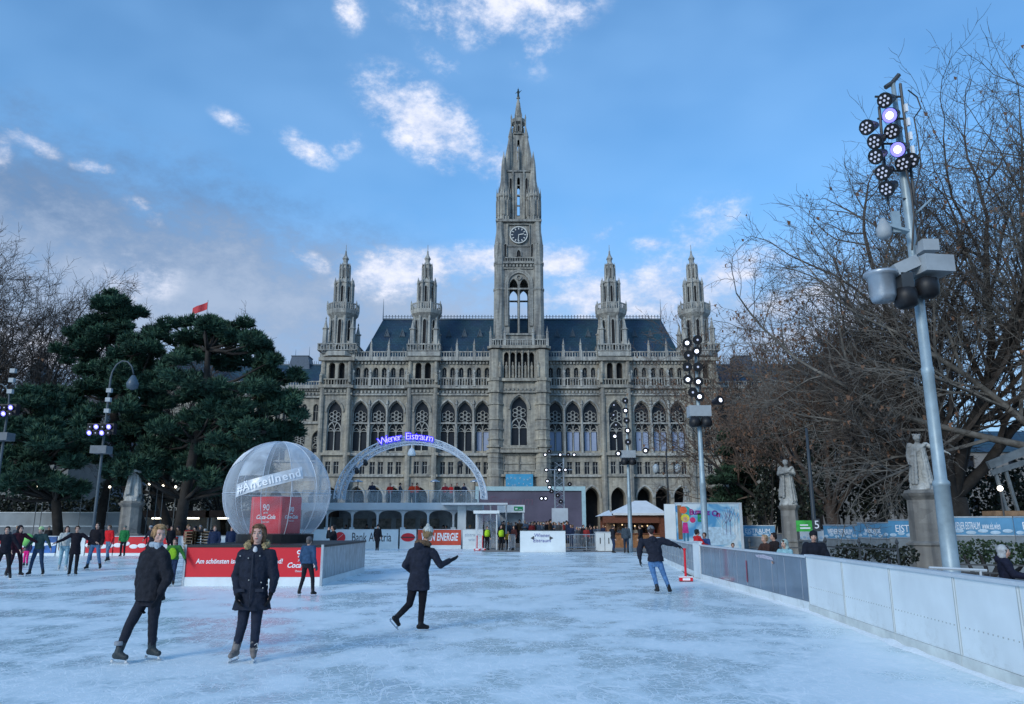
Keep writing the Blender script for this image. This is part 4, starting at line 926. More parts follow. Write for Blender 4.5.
    if lod == 2 and hat is None:
        rr = random.Random(int(hc.x*1000)+5); q = MB()
        for i in range(150):
            a = rr.uniform(-1.25, 1.25); st_ = rr.uniform(-.6, 1.0); pts_ = []
            for s_ in range(7):
                f_ = s_/6; th_ = -.62+st_*.3+f_*(2.0 if not hairlen else 1.8); rx_ = .092; x = sin(a)*.083*(1-.25*f_ if ponytail else 1); y = sin(th_)*.100+.022; z = cos(th_)*.100*cos(a*.75)+.040
                if hairlen and f_ > .5: z -= (f_-.5)*(.14+hairlen); x = sin(a)*(.085+.02*f_)
                pts_.append(P(x+rr.uniform(-.004,.004), y, z+rr.uniform(-.003,.004)))
            q.path(pts_, [.0045*k]*6+[.002*k], 4)
        for q_ in (-1, 1):
            for i in range(22):
                y0 = rr.uniform(.0, .07); L_ = (.13+hairlen if hairlen else .07)*rr.uniform(.7,1.1); x0 = .078+rr.uniform(0,.012)
                q.path([P(q_*(x0-.012), y0, .075), P(q_*x0, y0+.008, .03), P(q_*(x0+.004), y0+.02, .03-L_*.5), P(q_*(x0-.004+rr.uniform(-.01,.01)), y0+.035 if ponytail else y0+.02, .03-L_)], [.005*k,.005*k,.0045*k,.002*k], 4)
        q.build('hair_strands', [cloth(tuple(min(1,c_*1.35) for c_ in hair), .5, .5)], root, True)
    if hat is not None:
        t = MB(); t.ball(P(0, .012, .062), k, 14, 10, (.092,.108,.090), B); t.lathe(Vector((0,0,0)), [(.001,0),(.001,.001)], 4)
        for i in range(14):
            a = 2*pi*i/14; t.cap(P(.088*cos(a), .012+.104*sin(a), .045), P(.086*cos(a), .012+.102*sin(a), .075), .012*k, .012*k, 6)
        if pompom: t.ball(P(0, .03, .158), .038*k, 10, 8)
        inst('hat', remesh('hat', t, vx, cloth(hat), 2, .012 if lod else 0, .03), root)
    if hood == 'up':
        u = MB(); u.ball(P(0, .04, .03), k, 14, 10, (.105,.115,.125), B); u.ball(P(0, .05, -.09), k, 12, 8, (.11,.09,.09), B)
        inst('hood', remesh('hood', u, vx, cloth(coat2 or coat), 2), root)
    # footwear
    for s_ in 'LR':
        w = MB(); t = Vector(J['toe'+s_]).normalized(); an = J['an'+s_]; shin = (J['kn'+s_]-an).normalized(); up = shin
        sd_ = t.cross(Vector((0,0,1))).normalized(); dn = sd_.cross(t).normalized()
        if dn.z > 0: dn = -dn
        w.cap(an+shin*.13*k, an, .056*k, .053*k, 10); w.cap(an-t*.04*k+dn*.03*k, an+t*.13*k+dn*.045*k, .045*k, .038*k, 10); w.cap(an, an+t*.08*k+dn*.03*k, .05*k, .04*k, 10)
        bo = inst('skate' if skates else 'shoe', remesh('boot', w, min(vx, .014), cloth(boots, .5), 1), root)
        if skates:
            q = MB(); z0 = an+dn*.085*k; p0 = z0-t*.09*k; p1 = z0+t*.19*k
            q.bar(z0-t*.08*k, z0+t*.16*k, .055*k, .02*k) if False else None
            q.bar(p0-dn*-.035, p1-dn*-.035, .006, .022); q.bar(p0-dn*-.0, p0-dn*-.03, .02, .03); q.bar(p1-t*.05-dn*-.0, p1-t*.05-dn*-.03, .02, .03)
            q.build('blade', [STEEL], bo)
    return root
# near skaters: joints measured in the frame of their own ground point
def near(px, pyf, s=None):
    g = G(px, pyf); dep = g.y*CT-H*ST*1.0
    ppm = F/(g.y*CT+.1)
    def J(x, y, dy=0.0, z=None):
        return Vector(((x-px)/ppm, dy, (pyf-y)/ppm/CT))
    return g, J
PEOPLE_GRP = None
def sk(px, py, label, cat='skater', group=None): 
    g, J = near(px, py); t = thing('person', label, cat, tuple(g), 0, group); return t, J
# --- blonde skater, dark coat, looking right
t, j = sk(136, 661, 'blonde skater in dark coat and grey scarf looking to the right')
J = dict(head=j(147.5,546.5,-.02), neck=j(144.5,556.5,0), chest=j(143,575,0), waist=j(143,589), pelvis=j(143,602), shL=j(156,566,-.10), shR=j(133,567,.07),
         elL=j(162,586,-.10), wrL=j(160,599,-.2), elR=j(129,589,.08), wrR=j(134,606,.0), hipL=j(149,605,-.02), hipR=j(137,605,.03),
         knL=j(148,627,.02), knR=j(130,629,-.12), anL=j(147.5,651.5,.08), anR=j(125,652,-.20), toeL=(.92,-.4,0), toeR=(.95,-.3,-.0), face=Vector((.62,-.75,-.12)), k=1.0)
figure(t, J, coat=(.016,.017,.023), legs=(.018,.020,.030), hem=.07, flare=.98, hair=(.32,.19,.09), ponytail=True, scarf=(.30,.36,.42), boots=(.035,.045,.05), gloves=BLACK, lod=2, skin=SKIN2, bulk=1.24, hood=True)
w = MB(); 
for an in (J['anL'], J['anR']): w.lathe(an+Vector((0,0,.10)), [(.058,0),(.062,.03),(.056,.05)], 12)
w.build('sock_cuff', [cloth((.25,.27,.3))], t, True)
# --- laughing skater in parka with fur collar
t, j = sk(245, 661.5, 'laughing skater in long navy parka with tan fur collar in front of red boards')
J = dict(head=j(250,546,-.04), neck=j(249,558.5,0), chest=j(249,575,0), waist=j(248,590), pelvis=j(248,604), shL=j(263,566,.0), shR=j(236,566,.0),
         elL=j(268,586,.0), wrL=j(267,598,-.05), elR=j(230,586,.04), wrR=j(237,601,-.16), hipL=j(253,606), hipR=j(242,606),
         knL=j(254,630,-.04), knR=j(240,630,-.02), anL=j(252.5,652), anR=j(235,652), toeL=(.35,-1,0), toeR=(-.1,-1,0), face=Vector((.12,-1,.02)), k=1.0)
figure(t, J, coat=(.015,.019,.032), legs=(.018,.023,.040), hem=.16, flare=1.2, hair=(.14,.075,.04), hairlen=.03, boots=(.17,.15,.14), gloves=(.01,.01,.012), lod=2, skin=SKIN2, fur=(.38,.29,.15), bulk=1.2, hood=True)
sh = MB(); sh.ball(J['neck']+Vector((0,-.075,-.05)), 1, 10, 8, (.035,.03,.07)); sh.build('shirt', [cloth((.6,.6,.62))], t, True)
for p in ((237,566),(245,568),(256,566),(259,590),(265,592),(261,595),(247,588)):
    q = MB(); q.ball(j(p[0], p[1], -.165), .011, 8, 6); q.build('button', [mat('button_metal', (.45,.42,.38), .3, .1, metal=.5)], t, True)
la = MB(); a0 = J['anL']+Vector((.03,-.07,.08)); la.path([a0, a0+Vector((.04,-.03,.03)), a0+Vector((.06,-.03,-.03)), a0+Vector((.03,-.03,-.05))], .005, 5); la.build('lace', [cloth((.6,.6,.6))], t)
fl_ = MB(); fl_.path([j(249,563,-.15), j(249.5,580,-.175), j(249.5,596,-.19), j(250,611,-.215)], .007, 5); fl_.build('front_placket', [cloth((.03,.035,.05))], t, True)
for xx in (240, 258): pk = MB(); pk.M = Matrix.Translation(j(xx, 597, -.175)); pk.box(-.055,.055,-.012,.012,-.02,.02); pk.build('pocket_flap', [cloth((.022,.027,.042))], t)
# --- skater gliding away in a coat and pale beanie
t, j = sk(420, 631, 'skater gliding away in dark hooded coat and pale pompom beanie')
J = dict(head=j(426,542,-.03), neck=j(421,553,0), chest=j(419,563,0), waist=j(418,577), pelvis=j(417,588,.02), shL=j(410,559,.06), shR=j(430,559,-.02),
         elL=j(404,571,.02), wrL=j(411,579,.16), elR=j(439,571,-.02), wrR=j(447,567.5,.1), hipL=j(412,592,.02), hipR=j(422,592,.02),
         knL=j(409,607,.0), knR=j(421,609,.06), anL=j(397.5,618.5,-.12), anR=j(420.5,625.5,.0), toeL=(.45,.55,-.62), toeR=(.95,.35,0), face=Vector((.55,.8,-.1)), k=.93)
figure(t, J, coat=(.016,.019,.032), legs=(.008,.008,.012), hem=.12, flare=1.02, hair=(.25,.16,.08), hat=(.42,.43,.40), pompom=True, boots=(.012,.012,.014), gloves=BLACK, lod=2, fur=(.16,.10,.06), hood=True, bulk=1.18, curl=.15)
# --- man in jeans seen from behind
t, j = sk(662, 594, 'man skating away in black jacket and blue jeans with one arm out')
J = dict(head=j(653.5,535.5,0), neck=j(654,543.5,0), chest=j(655,550,0), waist=j(657,558), pelvis=j(657,564,0), shL=j(644,545.5,0), shR=j(664.5,544.5,0),
         elL=j(641.5,554,.0), wrL=j(642,562,.05), elR=j(672,547,0), wrR=j(679,549.3,0.05), hipL=j(652.5,566), hipR=j(661,566),
         knL=j(655,577,.02), knR=j(665,577,.02), anL=j(657.5,589,-.05), anR=j(669.5,589.5,0), toeL=(-.25,.97,-.0), toeR=(.45,.9,0), face=Vector((-.1,1,-.2)), k=.98)
figure(t, J, coat=(.015,.018,.03), legs=(.08,.18,.36), hem=-.01, flare=.98, hair=(.03,.02,.02), hat=(.16,.16,.17), boots=(.015,.015,.018), gloves=BLACK, lod=2, sex='m', hood=True, bulk=1.28)
# --- middle distance skaters on the ice
def mid(px, py, label, hgt=1.7, face=(0,-1), arms='down', legs_='stand', lean=0., lod=1, cat='skater', group=None, skates=True, z=0, Y=None, root=None, **kw):
    g = G(px, py) if Y is None else Vector((XG(px, Y) if z == 0 else W(px, py, Y).x, Y, z))
    t = thing('person', label, cat, tuple(g), 0, group); J = stand_pose(hgt, face, arms, legs_, lean, skates)
    figure(t, J, lod=lod, skates=skates, **kw); return t
mid(1, 580, 'skater in black coat partly cut off by the left picture edge', 1.68, (.5,-1), 'lowout', 'wide', .1, coat=(.012,.012,.02), legs=BLACK, hem=.1, hair=(.02,.015,.01))
mid(13, 577, 'skater in dark burgundy coat and black hood reaching right', 1.70, (.8,-.5), 'one', 'wide', .05, coat=(.05,.012,.02), legs=(.03,.012,.02), hem=.15, hood='up', coat2=BLACK, hair=(.02,.01,.01))
mid(25, 567, 'small child in bright pink snow trousers and dark jacket', 1.15, (0,-1), 'down', 'stand', 0, coat=(.04,.03,.07), legs=(.75,.02,.22), hem=-.03, hat=(.03,.04,.08))
mid(35.5, 576, 'skater in dark teal jacket and pale green beanie with legs apart', 1.66, (.1,-1), 'lowout', 'wide', 0, coat=(.03,.06,.06), legs=(.025,.05,.10), hem=.02, hat=(.45,.62,.30), hair=(.02,.015,.01))
mid(62, 571, 'skater in cream jacket and light blue jeans behind the long black coat', 1.68, (.6,-.8), 'down', 'stride', .06, coat=(.45,.45,.42), legs=(.22,.36,.42), hem=0, hair=(.03,.015,.01), hairlen=.06, boots=(.4,.42,.44))
mid(72, 576, 'skater in long black coat holding an arm out to the left', 1.70, (.5,-.9), 'out', 'stand', 0, coat=(.012,.010,.016), legs=BLACK, hem=.22, flare=1.05, hair=(.06,.035,.02))
mid(93, 570, 'tall man in black jacket and blue jeans beside the red jacket', 1.82, (.1,-1), 'down', 'wide', 0, coat=(.012,.010,.014), legs=(.07,.15,.27), hem=.04, hair=(.02,.015,.01), bulk=1.15, sex='m')
mid(107, 562, 'skater in bright red jacket and faded jeans', 1.72, (-.3,-1), 'down', 'stride', .05, coat=(.60,.015,.02), legs=(.10,.17,.26), hem=0, hair=(.12,.07,.04), bulk=1.08)
mid(122, 557, 'skater in green anorak and black trousers', 1.68, (.1,-1), 'down', 'stand', 0, coat=(.02,.17,.05), legs=BLACK, hem=.12, hair=(.25,.2,.15), hat=(.15,.17,.15), bulk=1.1)
mid(150, 557, 'skater in dark jacket half hidden behind the blonde skater', 1.68, (-.5,-1), 'lowout', 'stand', .1, coat=(.015,.018,.03), legs=BLACK, hem=.02, hat=(.3,.33,.36))
t = mid(171, 586.5, 'boy in lime green jacket resting on the end of the red boards', 1.33, (.2,-1), 'lowout', 'close', 0, coat=(.04,.16,.035), legs=DJEANS, hem=0, hair=(.06,.04,.03), gloves=BLACK, bulk=1.1)
v = MB(); v.ball((0,-.115,.95), 1, 12, 10, (.13,.035,.17)); v.build('front_panel', [cloth((.22,.42,.02))], t, True)
mid(306, 596.5, 'boy in blue quilted jacket skating away in front of the red boards', 1.42, (.3,1), 'down', 'wide', 0, coat=(.03,.07,.14), legs=(.015,.015,.02), hem=.0, hair=(.10,.08,.07), boots=(.02,.02,.02), gloves=(.05,.08,.1), bulk=1.1, hat=(.10,.10,.11))
mid(377, 551, 'lone person in black standing before the rear rink boards', 1.74, (.2,-1), 'down', 'close', 0, coat=BLACK, legs=BLACK, hem=.05, hair=(.02,.02,.02), hat=BLACK)
# ball carried between two skaters
bl_ = MB(); bp = W(27, 540, 31.4); bl_.ball((0,0,0), .25, 20, 14); bo = bl_.build('ball', [mat('ball_green', (.22,.55,.12), .4, .5, 2.4)], None, True, tuple(bp)); tag(bo, 'green and white ball held up between two skaters', 'ball')
# people on the platform and at the rear boards
def stander(px, Y, z, label, hgt=1.72, **kw):
    g = Vector(((px-512)/F*(Y*CT+(z+1-H)*ST), Y, z)); t = thing('person', label, kw.pop('cat', 'person'), tuple(g), 0, kw.pop('group', None))
    J = stand_pose(hgt, kw.pop('face', (0,-1)), kw.pop('arms', 'down'), kw.pop('legs_', 'stand'), kw.pop('lean', 0), False)
    figure(t, J, lod=kw.pop('lod', 0), skates=False, **kw); return t
stander(333, 33, 0, 'photographer in black raising both hands to the face beside the globe', 1.78, face=(-.9,-.4), arms='face', coat=BLACK, legs=BLACK, hair=(.02,.02,.02), lod=1, bulk=1.15)
stander(214, 36, 0, 'person in dark clothes standing left of the globe', 1.75, face=(.2,-1), coat=NAVY, legs=BLACK, hair=(.1,.05,.03), lod=1)
stander(231, 40, 0, 'person in navy half hidden by the left edge of the globe', 1.72, face=(.5,-1), coat=NAVY, legs=BLACK, hair=(.03,.02,.02), lod=1)
stander(613, 52, 0, 'man in dark jacket at the left of the group by the wooden hut', 1.78, face=(.9,.1), coat=(.015,.017,.025), legs=DJEANS, hem=.05, lod=1, bulk=1.1)
stander(626, 52, 0, 'man in slate blue jacket seen from behind by the mast', 1.84, face=(.2,1), coat=(.05,.07,.09), legs=(.02,.035,.06), hem=.08, lod=1, bulk=1.15)
stander(640.5, 51.5, 0, 'person in black coat to the left of the skating man', 1.78, face=(-.6,.3), coat=BLACK, legs=(.06,.08,.10), hem=.12, lod=1, bulk=1.05)
# spectators behind the right boards
def spec(px, Y, label, hgt, **kw):
    return stander(px, Y, 0, label, hgt, lod=kw.pop('lod', 1), cat='spectator', **kw)
stander(697.5, 29.6, 0, 'person in red jacket with black backpack at the rink barrier', 1.62, face=(.9,.3), arms='rail', coat=(.50,.02,.025), legs=BLACK, lod=1, hair=(.02,.02,.02))
stander(705, 29.9, 0, 'person in dark blue clothes right of the red jacket at the barrier', 1.5, face=(-.5,-.6), arms='front', coat=(.03,.07,.20), legs=NAVY, lod=1)
stander(733, 27, 0, 'small child in dark coat leaning over the grey boards', 1.18, face=(-.3,-1), arms='rail', coat=BLACK, legs=BLACK, hair=(.08,.05,.02), lod=1)
spec(766, 21.5, 'spectator in dark brown coat bent over the grey rink panel', 1.52, face=(-1,-.3), arms='rail', coat=(.05,.025,.02), legs=BLACK, hair=(.3,.2,.12))
spec(775, 22.5, 'spectator with dark curly hair beside the pale blue hood', 1.56, face=(-1,-.2), arms='rail', coat=(.02,.015,.015), legs=BLACK, hair=(.02,.012,.01))
spec(785.5, 19.3, 'child in pale turquoise hooded coat at the grey panel', 1.42, face=(-.7,-.6), arms='rail', coat=(.25,.45,.50), legs=NAVY, hood='up', coat2=(.35,.45,.42), hair=(.05,.03,.02))
spec(815.5, 17.6, 'man in black jacket and black cap where grey and white boards meet', 1.64, face=(-.3,-1), arms='rail', coat=(.010,.012,.02), legs=BLACK, hat=BLACK, hair=(.02,.02,.02), bulk=1.2)
spec(1006, 14.0, 'man in black jacket and pale grey hood leaning on the rail', 1.42, face=(.9,-.5), arms='rail', coat=(.012,.014,.03), legs=BLACK, hood='up', coat2=(.40,.42,.43), hair=(.05,.04,.03), bulk=1.2)
stander(1003, 33, .25, 'person in white hat and white coat behind the blue banner', 1.78, face=(.2,-1), coat=(.6,.6,.58), legs=BLACK, hat=(.7,.7,.7), lod=1, bulk=1.1)
stander(963, 33, .3, 'person in brown coat behind the blue banner near the tree', 1.78, face=(-.6,-1), coat=(.16,.08,.035), legs=BLACK, hair=(.2,.12,.05), lod=1, bulk=1.1)
# terrace guests
for px, c, f_, lb in ((390, (.50,.03,.02), (-.2,-1), 'guest in red jacket alone at the left of the terrace rail'), (412, (.65,.06,.02), (-.3,-1), 'guest in orange red jacket under the hanging arch lamp'),
        (417, (.62,.05,.02), (.8,-.3), 'second orange red jacket turned to the right under the arch lamp'), (445, (.25,.02,.03), (0,-1), 'guest in dark red coat in the right terrace group'),
        (451, (.55,.03,.03), (-.5,-.8), 'guest in bright red jacket in the right terrace group'), (457, BLACK, (.5,-1), 'guest in black coat in the right terrace group'),
        (464, NAVY, (-.6,-.5), 'guest in navy coat raising an arm at the right of the terrace'), (400, (.05,.06,.08), (.9,0), 'guest in grey coat between the red jackets on the terrace'), (372, (.02,.03,.06), (0,-1), 'guest in dark blue coat at the left of the terrace')):
    stander(px, 63.3, 3.35, lb, R.uniform(1.68, 1.84), face=f_, arms='rail' if px != 464 else 'one', coat=c, legs=BLACK, hair=(.04,.03,.02))
# hi-vis stewards at the rink entrance
for px, lb in ((487, 'steward in yellow hi-vis vest at the left of the rink gate'), (501, 'taller steward in yellow hi-vis vest in the rink gate')):
    t = stander(px, 57.5 if px == 487 else 57, 0, lb, 1.78 if px == 501 else 1.7, face=(.5,-1), coat=BLACK, legs=BLACK, hair=(.03,.02,.02), bulk=1.1, lod=1)
    v = MB(); v.loft([(0,0,.95,.225,.18,.4),(0,0,1.15,.225,.185,.4),(0,0,1.34,.22,.18,.4),(0,0,1.44,.15,.12,.4)], 14); v.build('hi_vis_vest', [cloth((.42,.68,.03))], t, True)
stander(508, 57.5, 0, 'child in mustard yellow coat in the rink gate', 1.35, face=(.2,-1), coat=(.45,.25,.03), legs=BLACK, hair=(.1,.06,.03))
stander(514, 58, 0, 'person in dark coat next to the mustard coat at the gate', 1.72, face=(-.7,-1), coat=(.06,.02,.02), legs=BLACK)
# --- crowds: a few bodies copied many times
protos = []
for i, (c, l, hr, ht) in enumerate([(BLACK, BLACK, (.03,.02,.02), None), (NAVY, DJEANS, (.08,.05,.03), None), ((.05,.05,.055), BLACK, (.02,.02,.02), (.25,.25,.27)), ((.25,.03,.03), BLACK, (.06,.04,.02), None),
        ((.04,.06,.09), (.04,.07,.12), (.2,.13,.07), None), ((.30,.28,.25), BLACK, (.05,.03,.02), (.5,.5,.48)), ((.06,.035,.02), BLACK, (.02,.02,.02), (.02,.02,.03)), ((.10,.13,.17), DJEANS, (.3,.22,.12), None)]):
    t = thing('person', 'x', 'person', (0,0,0)); J = stand_pose(R.uniform(1.62, 1.82), (R.uniform(-.6,.6), -1), R.choice(['down','front','down']), 'stand', 0, False)
    figure(t, J, coat=c, legs=l, hair=hr, hat=ht, hem=R.choice([0,.1,.2]), lod=0, skates=False, bulk=1.1); protos.append([t, False])
def crowd(spots, label, group, base=0, zz=0):
    for i, (px, Y) in enumerate(spots):
        p = protos[(i*3+base) % 8]; x = XG(px, Y); rz = R.uniform(-1.2, 1.2)
        lb = label
        if not p[1]:
            t = p[0]; t.location = (x, Y, zz); t.rotation_euler = (0,0,rz); t['label'] = lb; t['group'] = group; p[1] = True
        else: copy_tree(p[0], (x, Y, zz), rz, lb, group, R.uniform(.93, 1.06))
crowd([(484+R.uniform(-1,1)+(i%44)*1.95, R.uniform(64.5, 69) if i < 44 else R.uniform(71, 84)) for i in range(82)], 'one of the dark-clothed people packed behind the entrance block below the big screen', 'crowd below the big screen', 0, .32)
crowd([(566+i*2.6+R.uniform(-1,1), R.uniform(60, 72)) for i in range(13)], 'one of the people queueing between metal barriers right of the entrance block', 'queue between the metal barriers', 3)
crowd([(604+i*8, 64.6+.3*(i % 3)) for i in range(7)], 'one of the guests standing at the counter of the white-roofed wooden hut', 'guests at the wooden hut', 1)
crowd([(a_, b_-2.6) for a_, b_ in [(341,66),(345,67),(350,66),(366,68),(372,67),(402,66),(405,68),(421,68),(426,67),(431,66),(434,68),(443,68),(446,66.5),(466,67),(470,66.5)]], 'one of the people standing under the arches of the white pavilion', 'people under the pavilion arches', 5)
crowd([(150,49),(155,50),(160,52),(165,50.5),(176,49),(180,52),(186,50),(192,51),(198,50),(203,49),(169,47),(187,47),(193,46),(212,53),(5,50),(14,52),(46,53)], 'one of the people on the path behind the left boards and below the pines', 'people behind the left boards', 2)
# ---------------------------------------------------------------- rink furniture
WHT = mat('board_white', (.72,.77,.78), .35, .10, .8, .1); WHT2 = mat('white_metal', (.55,.60,.64), .4, .1, 1.5); KICK = mat('kick_strip', (.60,.63,.60), .5, .2, 2)
GRY = mat('panel_grey', (.13,.17,.22), .10, .2, .8, spec=.7); ALU = mat('aluminium', (.42,.46,.50), .35, .15, 3, metal=.5); DST = mat('dark_steel', (.05,.055,.06), .5); RUB = mat('black_plastic', (.012,.012,.014), .5)
RED = mat('sign_red', (.66,.014,.026), .4, .06, 1.0); WL = mat('lettering_white', (.85,.86,.88), .5, .02); BLU = mat('banner_light_blue', (.10,.30,.50), .5, .2, 1.0); GALV = mat('galvanised', (.34,.42,.47), .4, .15, 5, metal=.3)
def dirty_board():
    m = WHT.copy(); m.name = 'board_white_scuffed'; nt = m.node_tree; N = nt.nodes; L = nt.links; b = N['Principled BSDF']
    src = b.inputs['Base Color'].links[0].from_socket; tc = N.new('ShaderNodeTexCoord'); sp = N.new('ShaderNodeSeparateXYZ'); L.new(tc.outputs['Object'], sp.inputs[0])
    n = N.new('ShaderNodeTexNoise'); n.inputs['Scale'].default_value = 5; n.inputs['Detail'].default_value = 8; n.inputs['Roughness'].default_value = .75; L.new(tc.outputs['Object'], n.inputs[0])
    r = N.new('ShaderNodeMapRange'); r.inputs[1].default_value = .55; r.inputs[2].default_value = .05; L.new(sp.outputs[2], r.inputs[0])
    mm = N.new('ShaderNodeMath'); mm.operation = 'MULTIPLY'; r2 = N.new('ShaderNodeMapRange'); r2.inputs[1].default_value = .5; r2.inputs[2].default_value = .66; r2.inputs[4].default_value = .45; L.new(n.outputs[0], r2.inputs[0])
    L.new(r.outputs[0], mm.inputs[0]); L.new(r2.outputs[0], mm.inputs[1]); mx = N.new('ShaderNodeMixRGB'); mx.inputs[2].default_value = (.33,.34,.30,1); L.new(mm.outputs[0], mx.inputs[0]); L.new(src, mx.inputs[1]); L.new(mx.outputs[0], b.inputs['Base Color'])
    return m
WHTD = dirty_board()
def snow_ridge(pts, seed):
    r = random.Random(seed); q = MB(); P = []
    for (a, b) in zip(pts[:-1], pts[1:]):
        n = max(2, int(hypot(b[0]-a[0], b[1]-a[1])/.12))
        for i in range(n): P.append((a[0]+(b[0]-a[0])*i/n, a[1]+(b[1]-a[1])*i/n))
    vs = []
    for i, (x, y) in enumerate(P):
        h = .015+.03*noise.noise(Vector((i*.13, seed, 0)))**2*4+r.uniform(0,.006); w = .08+.09*abs(noise.noise(Vector((i*.09, seed+5, 0))))+r.uniform(0,.02)
        vs += [(x, y, h*1.4), (x-w*.5, y, h), (x-w, y, .001)]
    q.add(vs, [(3*i+k_, 3*i+k_+1, 3*i+k_+4, 3*i+k_+3) for i in range(len(P)-1) for k_ in (0, 1)])
    o = q.build('scraped_snow', [mat('snow', (.80,.85,.88), .8, .08, 20, .3)], None, True); tag(o, 'low ridge of scraped snow along the foot of the right boards', 'snow', None, 'stuff'); return o
snow_ridge([(BX(7.5)-.05, 7.5), (BX(16.9)-.05, 16.9), (RX-.06, 17), (RX-.06, 27)], 3)
def board(p0, p1, h, label, m, cat='rink board', group=None, th=.09, kick=.16, cap_m=None, z0=0, ribs=0, kickm=None):
    p0 = Vector((p0[0], p0[1], 0)); p1 = Vector((p1[0], p1[1], 0)); d = p1-p0; L_ = d.length; a = atan2(d.y, d.x)
    t = thing('rink_board', label, cat, (p0.x, p0.y, z0), a, group)
    q = MB(); q.box(.008, L_-.008, -th/2, th/2, kick, h-.03); q.build('panel', [m], t)
    if kick: q = MB(); q.box(.004, L_-.004, -th/2-.015, th/2+.015, 0, kick-.004); q.build('kick_strip', [kickm or KICK], t)
    q = MB(); q.box(.002, L_-.002, -th/2-.03, th/2+.03, h-.026, h+.02); q.build('top_rail', [cap_m or WHT2], t)
    if ribs:
        for i in range(ribs+1):
            x = .03+(L_-.06)*i/ribs; q = MB(); q.box(x-.006, x+.006, -th/2-.006, -th/2+.002, kick+.01, h-.04) ; q.box(x-.006, x+.006, th/2-.002, th/2+.006, kick+.01, h-.04); q.build('seam', [mat('fixing', (.38,.42,.42), .5)], t)
        q = MB()
        for x in [i*.11 for i in range(1, int(L_/.11))]: q.cbox((x, th/2+.003, h*.45), .016, .008, .016); q.cbox((x, -th/2-.003, h*.45), .016, .008, .016)
        q.build('fixings', [mat('fixing', (.38,.42,.42), .5)], t)
    return t, L_
# right side: white boards near, grey panels beyond
ys = [3, 5.2, 7.4, 8.9, 10.4, 12.5, 14.7, 16.95]; od = ['nearest, mostly outside the frame', 'second nearest', 'third nearest, at the lower right corner', 'fourth from the near end', 'fifth from the near end', 'sixth, below the large pedestal', 'farthest, meeting the grey panels']
for i in range(len(ys)-1):
    if ys[i+1] < 8.5: continue
    a, b = ys[i], ys[i+1]; board((BX(a), a), (BX(b), b), 1.15, 'scuffed white rink board on the right side, '+od[i], WHTD, group='white rink boards on the right', ribs=1)
gy = [16.99, 18.9, 20.8, 22.7, 24.6, 26.5]; gl_ = ['next to the white boards', 'below the turquoise hooded child', 'third from the white boards', 'fourth from the white boards', 'last before the white gate post']
for i in range(5):
    t, L_ = board((RX, gy[i]), (RX, gy[i+1]), 1.12, 'shiny dark grey rink panel on the right side, '+gl_[i], GRY, group='grey rink panels on the right', kick=.2, kickm=WHTD)
    q = MB()
    for k_ in range(2): x = L_*(k_+R.uniform(.3,.7))/2; q.box(x-.010, x+.010, .045, .052, .22, 1.05)
    pass
    q.build('streaks', [mat('panel_streak', (.28,.32,.38), .3)], t)
    if i == 1:
        q = MB(); q.add([(.2,.054,.95),(1.5,.054,.98),(1.6,.054,1.03),(.9,.054,1.06),(.3,.054,1.02)], [(4,3,2,1,0)]); q.build('sticker', [mat('sticker', (.45,.42,.5), .5, .5, 30)], t)
    if i == 2:
        q = MB(); q.box(.5, .58, .055, .06, .3, .85); q.build('red_mark', [mat('mark_red', (.3,.05,.09), .4)], t)
board((RX-.02, 26.55), (RX-.02, 27.5), 1.22, 'white gate post panel at the far end of the grey panels', WHT, kick=.05)
t, L_ = board((RX+.1, 27.6), (7.9, 43), 1.12, 'long weathered grey rink board behind the skating man', mat('panel_grey2', (.24,.28,.32), .5, .4, 4), kick=.2, ribs=12, kickm=WHTD)
# red island with the globe
ix0, ix1, iy0, iy1 = -9.85, -5.72, 24.0, 31.0
t = thing('platform', 'red fronted platform with white slogan standing on the ice under the globe', 'platform', ((ix0+ix1)/2, iy0, 0)); hw_ = (ix1-ix0)/2
q = MB(); q.box(-hw_, hw_, 0, .06, .26, 1.12); q.build('front_board', [RED], t)
q = MB(); q.box(-hw_, hw_, -.02, .08, 0, .255); q.build('kick_strip', [WHT], t)
q = MB(); q.box(-hw_-.02, hw_+.02, -.03, iy1-iy0, 1.125, 1.19); q.build('deck', [RUB], t)
for xa_ in (hw_-.06, -hw_): q = MB(); q.box(xa_, xa_+.06, .08, iy1-iy0-.05, .2, 1.12); q.build('side_board', [mat('scratched_grey', (.24,.28,.31), .3, .55, 9, stretch=(1,1,.3))], t)
for xa_ in (hw_-.06, -hw_-.01): q = MB(); q.box(xa_, xa_+.07, .1, iy1-iy0-.05, 0, .195); q.build('side_kick', [WHT], t)
for x in (-hw_, hw_): q = MB(); q.cbox((x, -.0, .6), .07, .07, 1.2); q.build('corner_post', [ALU], t)
text('slogan', 'Am schönsten ist Eis an deiner Hand!', .20, WL, t, (-.42, -.008, .71), shear=.15, sx=.86, bold=.003)
def logo(par, x, y, z, s, rot=(pi/2,0,0), off=None):
    o = off or (lambda a, b: (x+a, y, z+b))
    text('number', '90', .30*s, WL, par, o(0, .19*s), rot); text('small_words', 'JAHRE', .07*s, WL, par, o(0, .02*s), rot)
    text('script_lettering', 'Coca-Cola', .20*s, WL, par, o(0, -.12*s), rot, shear=.35, bold=.004, sx=.95); text('small_words', 'Österreich', .075*s, WL, par, o(0, -.28*s), rot)
logo(t, hw_-.62, -.008, .72, 1.05)
t = thing('snow_globe', 'large inflated transparent globe with a red cube inside on the red platform', 'globe', (-8.2, 27.4, 1.19))
q = MB(); q.lathe((0,0,0), [(1.28,0),(1.3,.28),(1.15,.30)], 28); q.build('base_ring', [RUB], t)
gr_ = 1.83; gz_ = 1.64
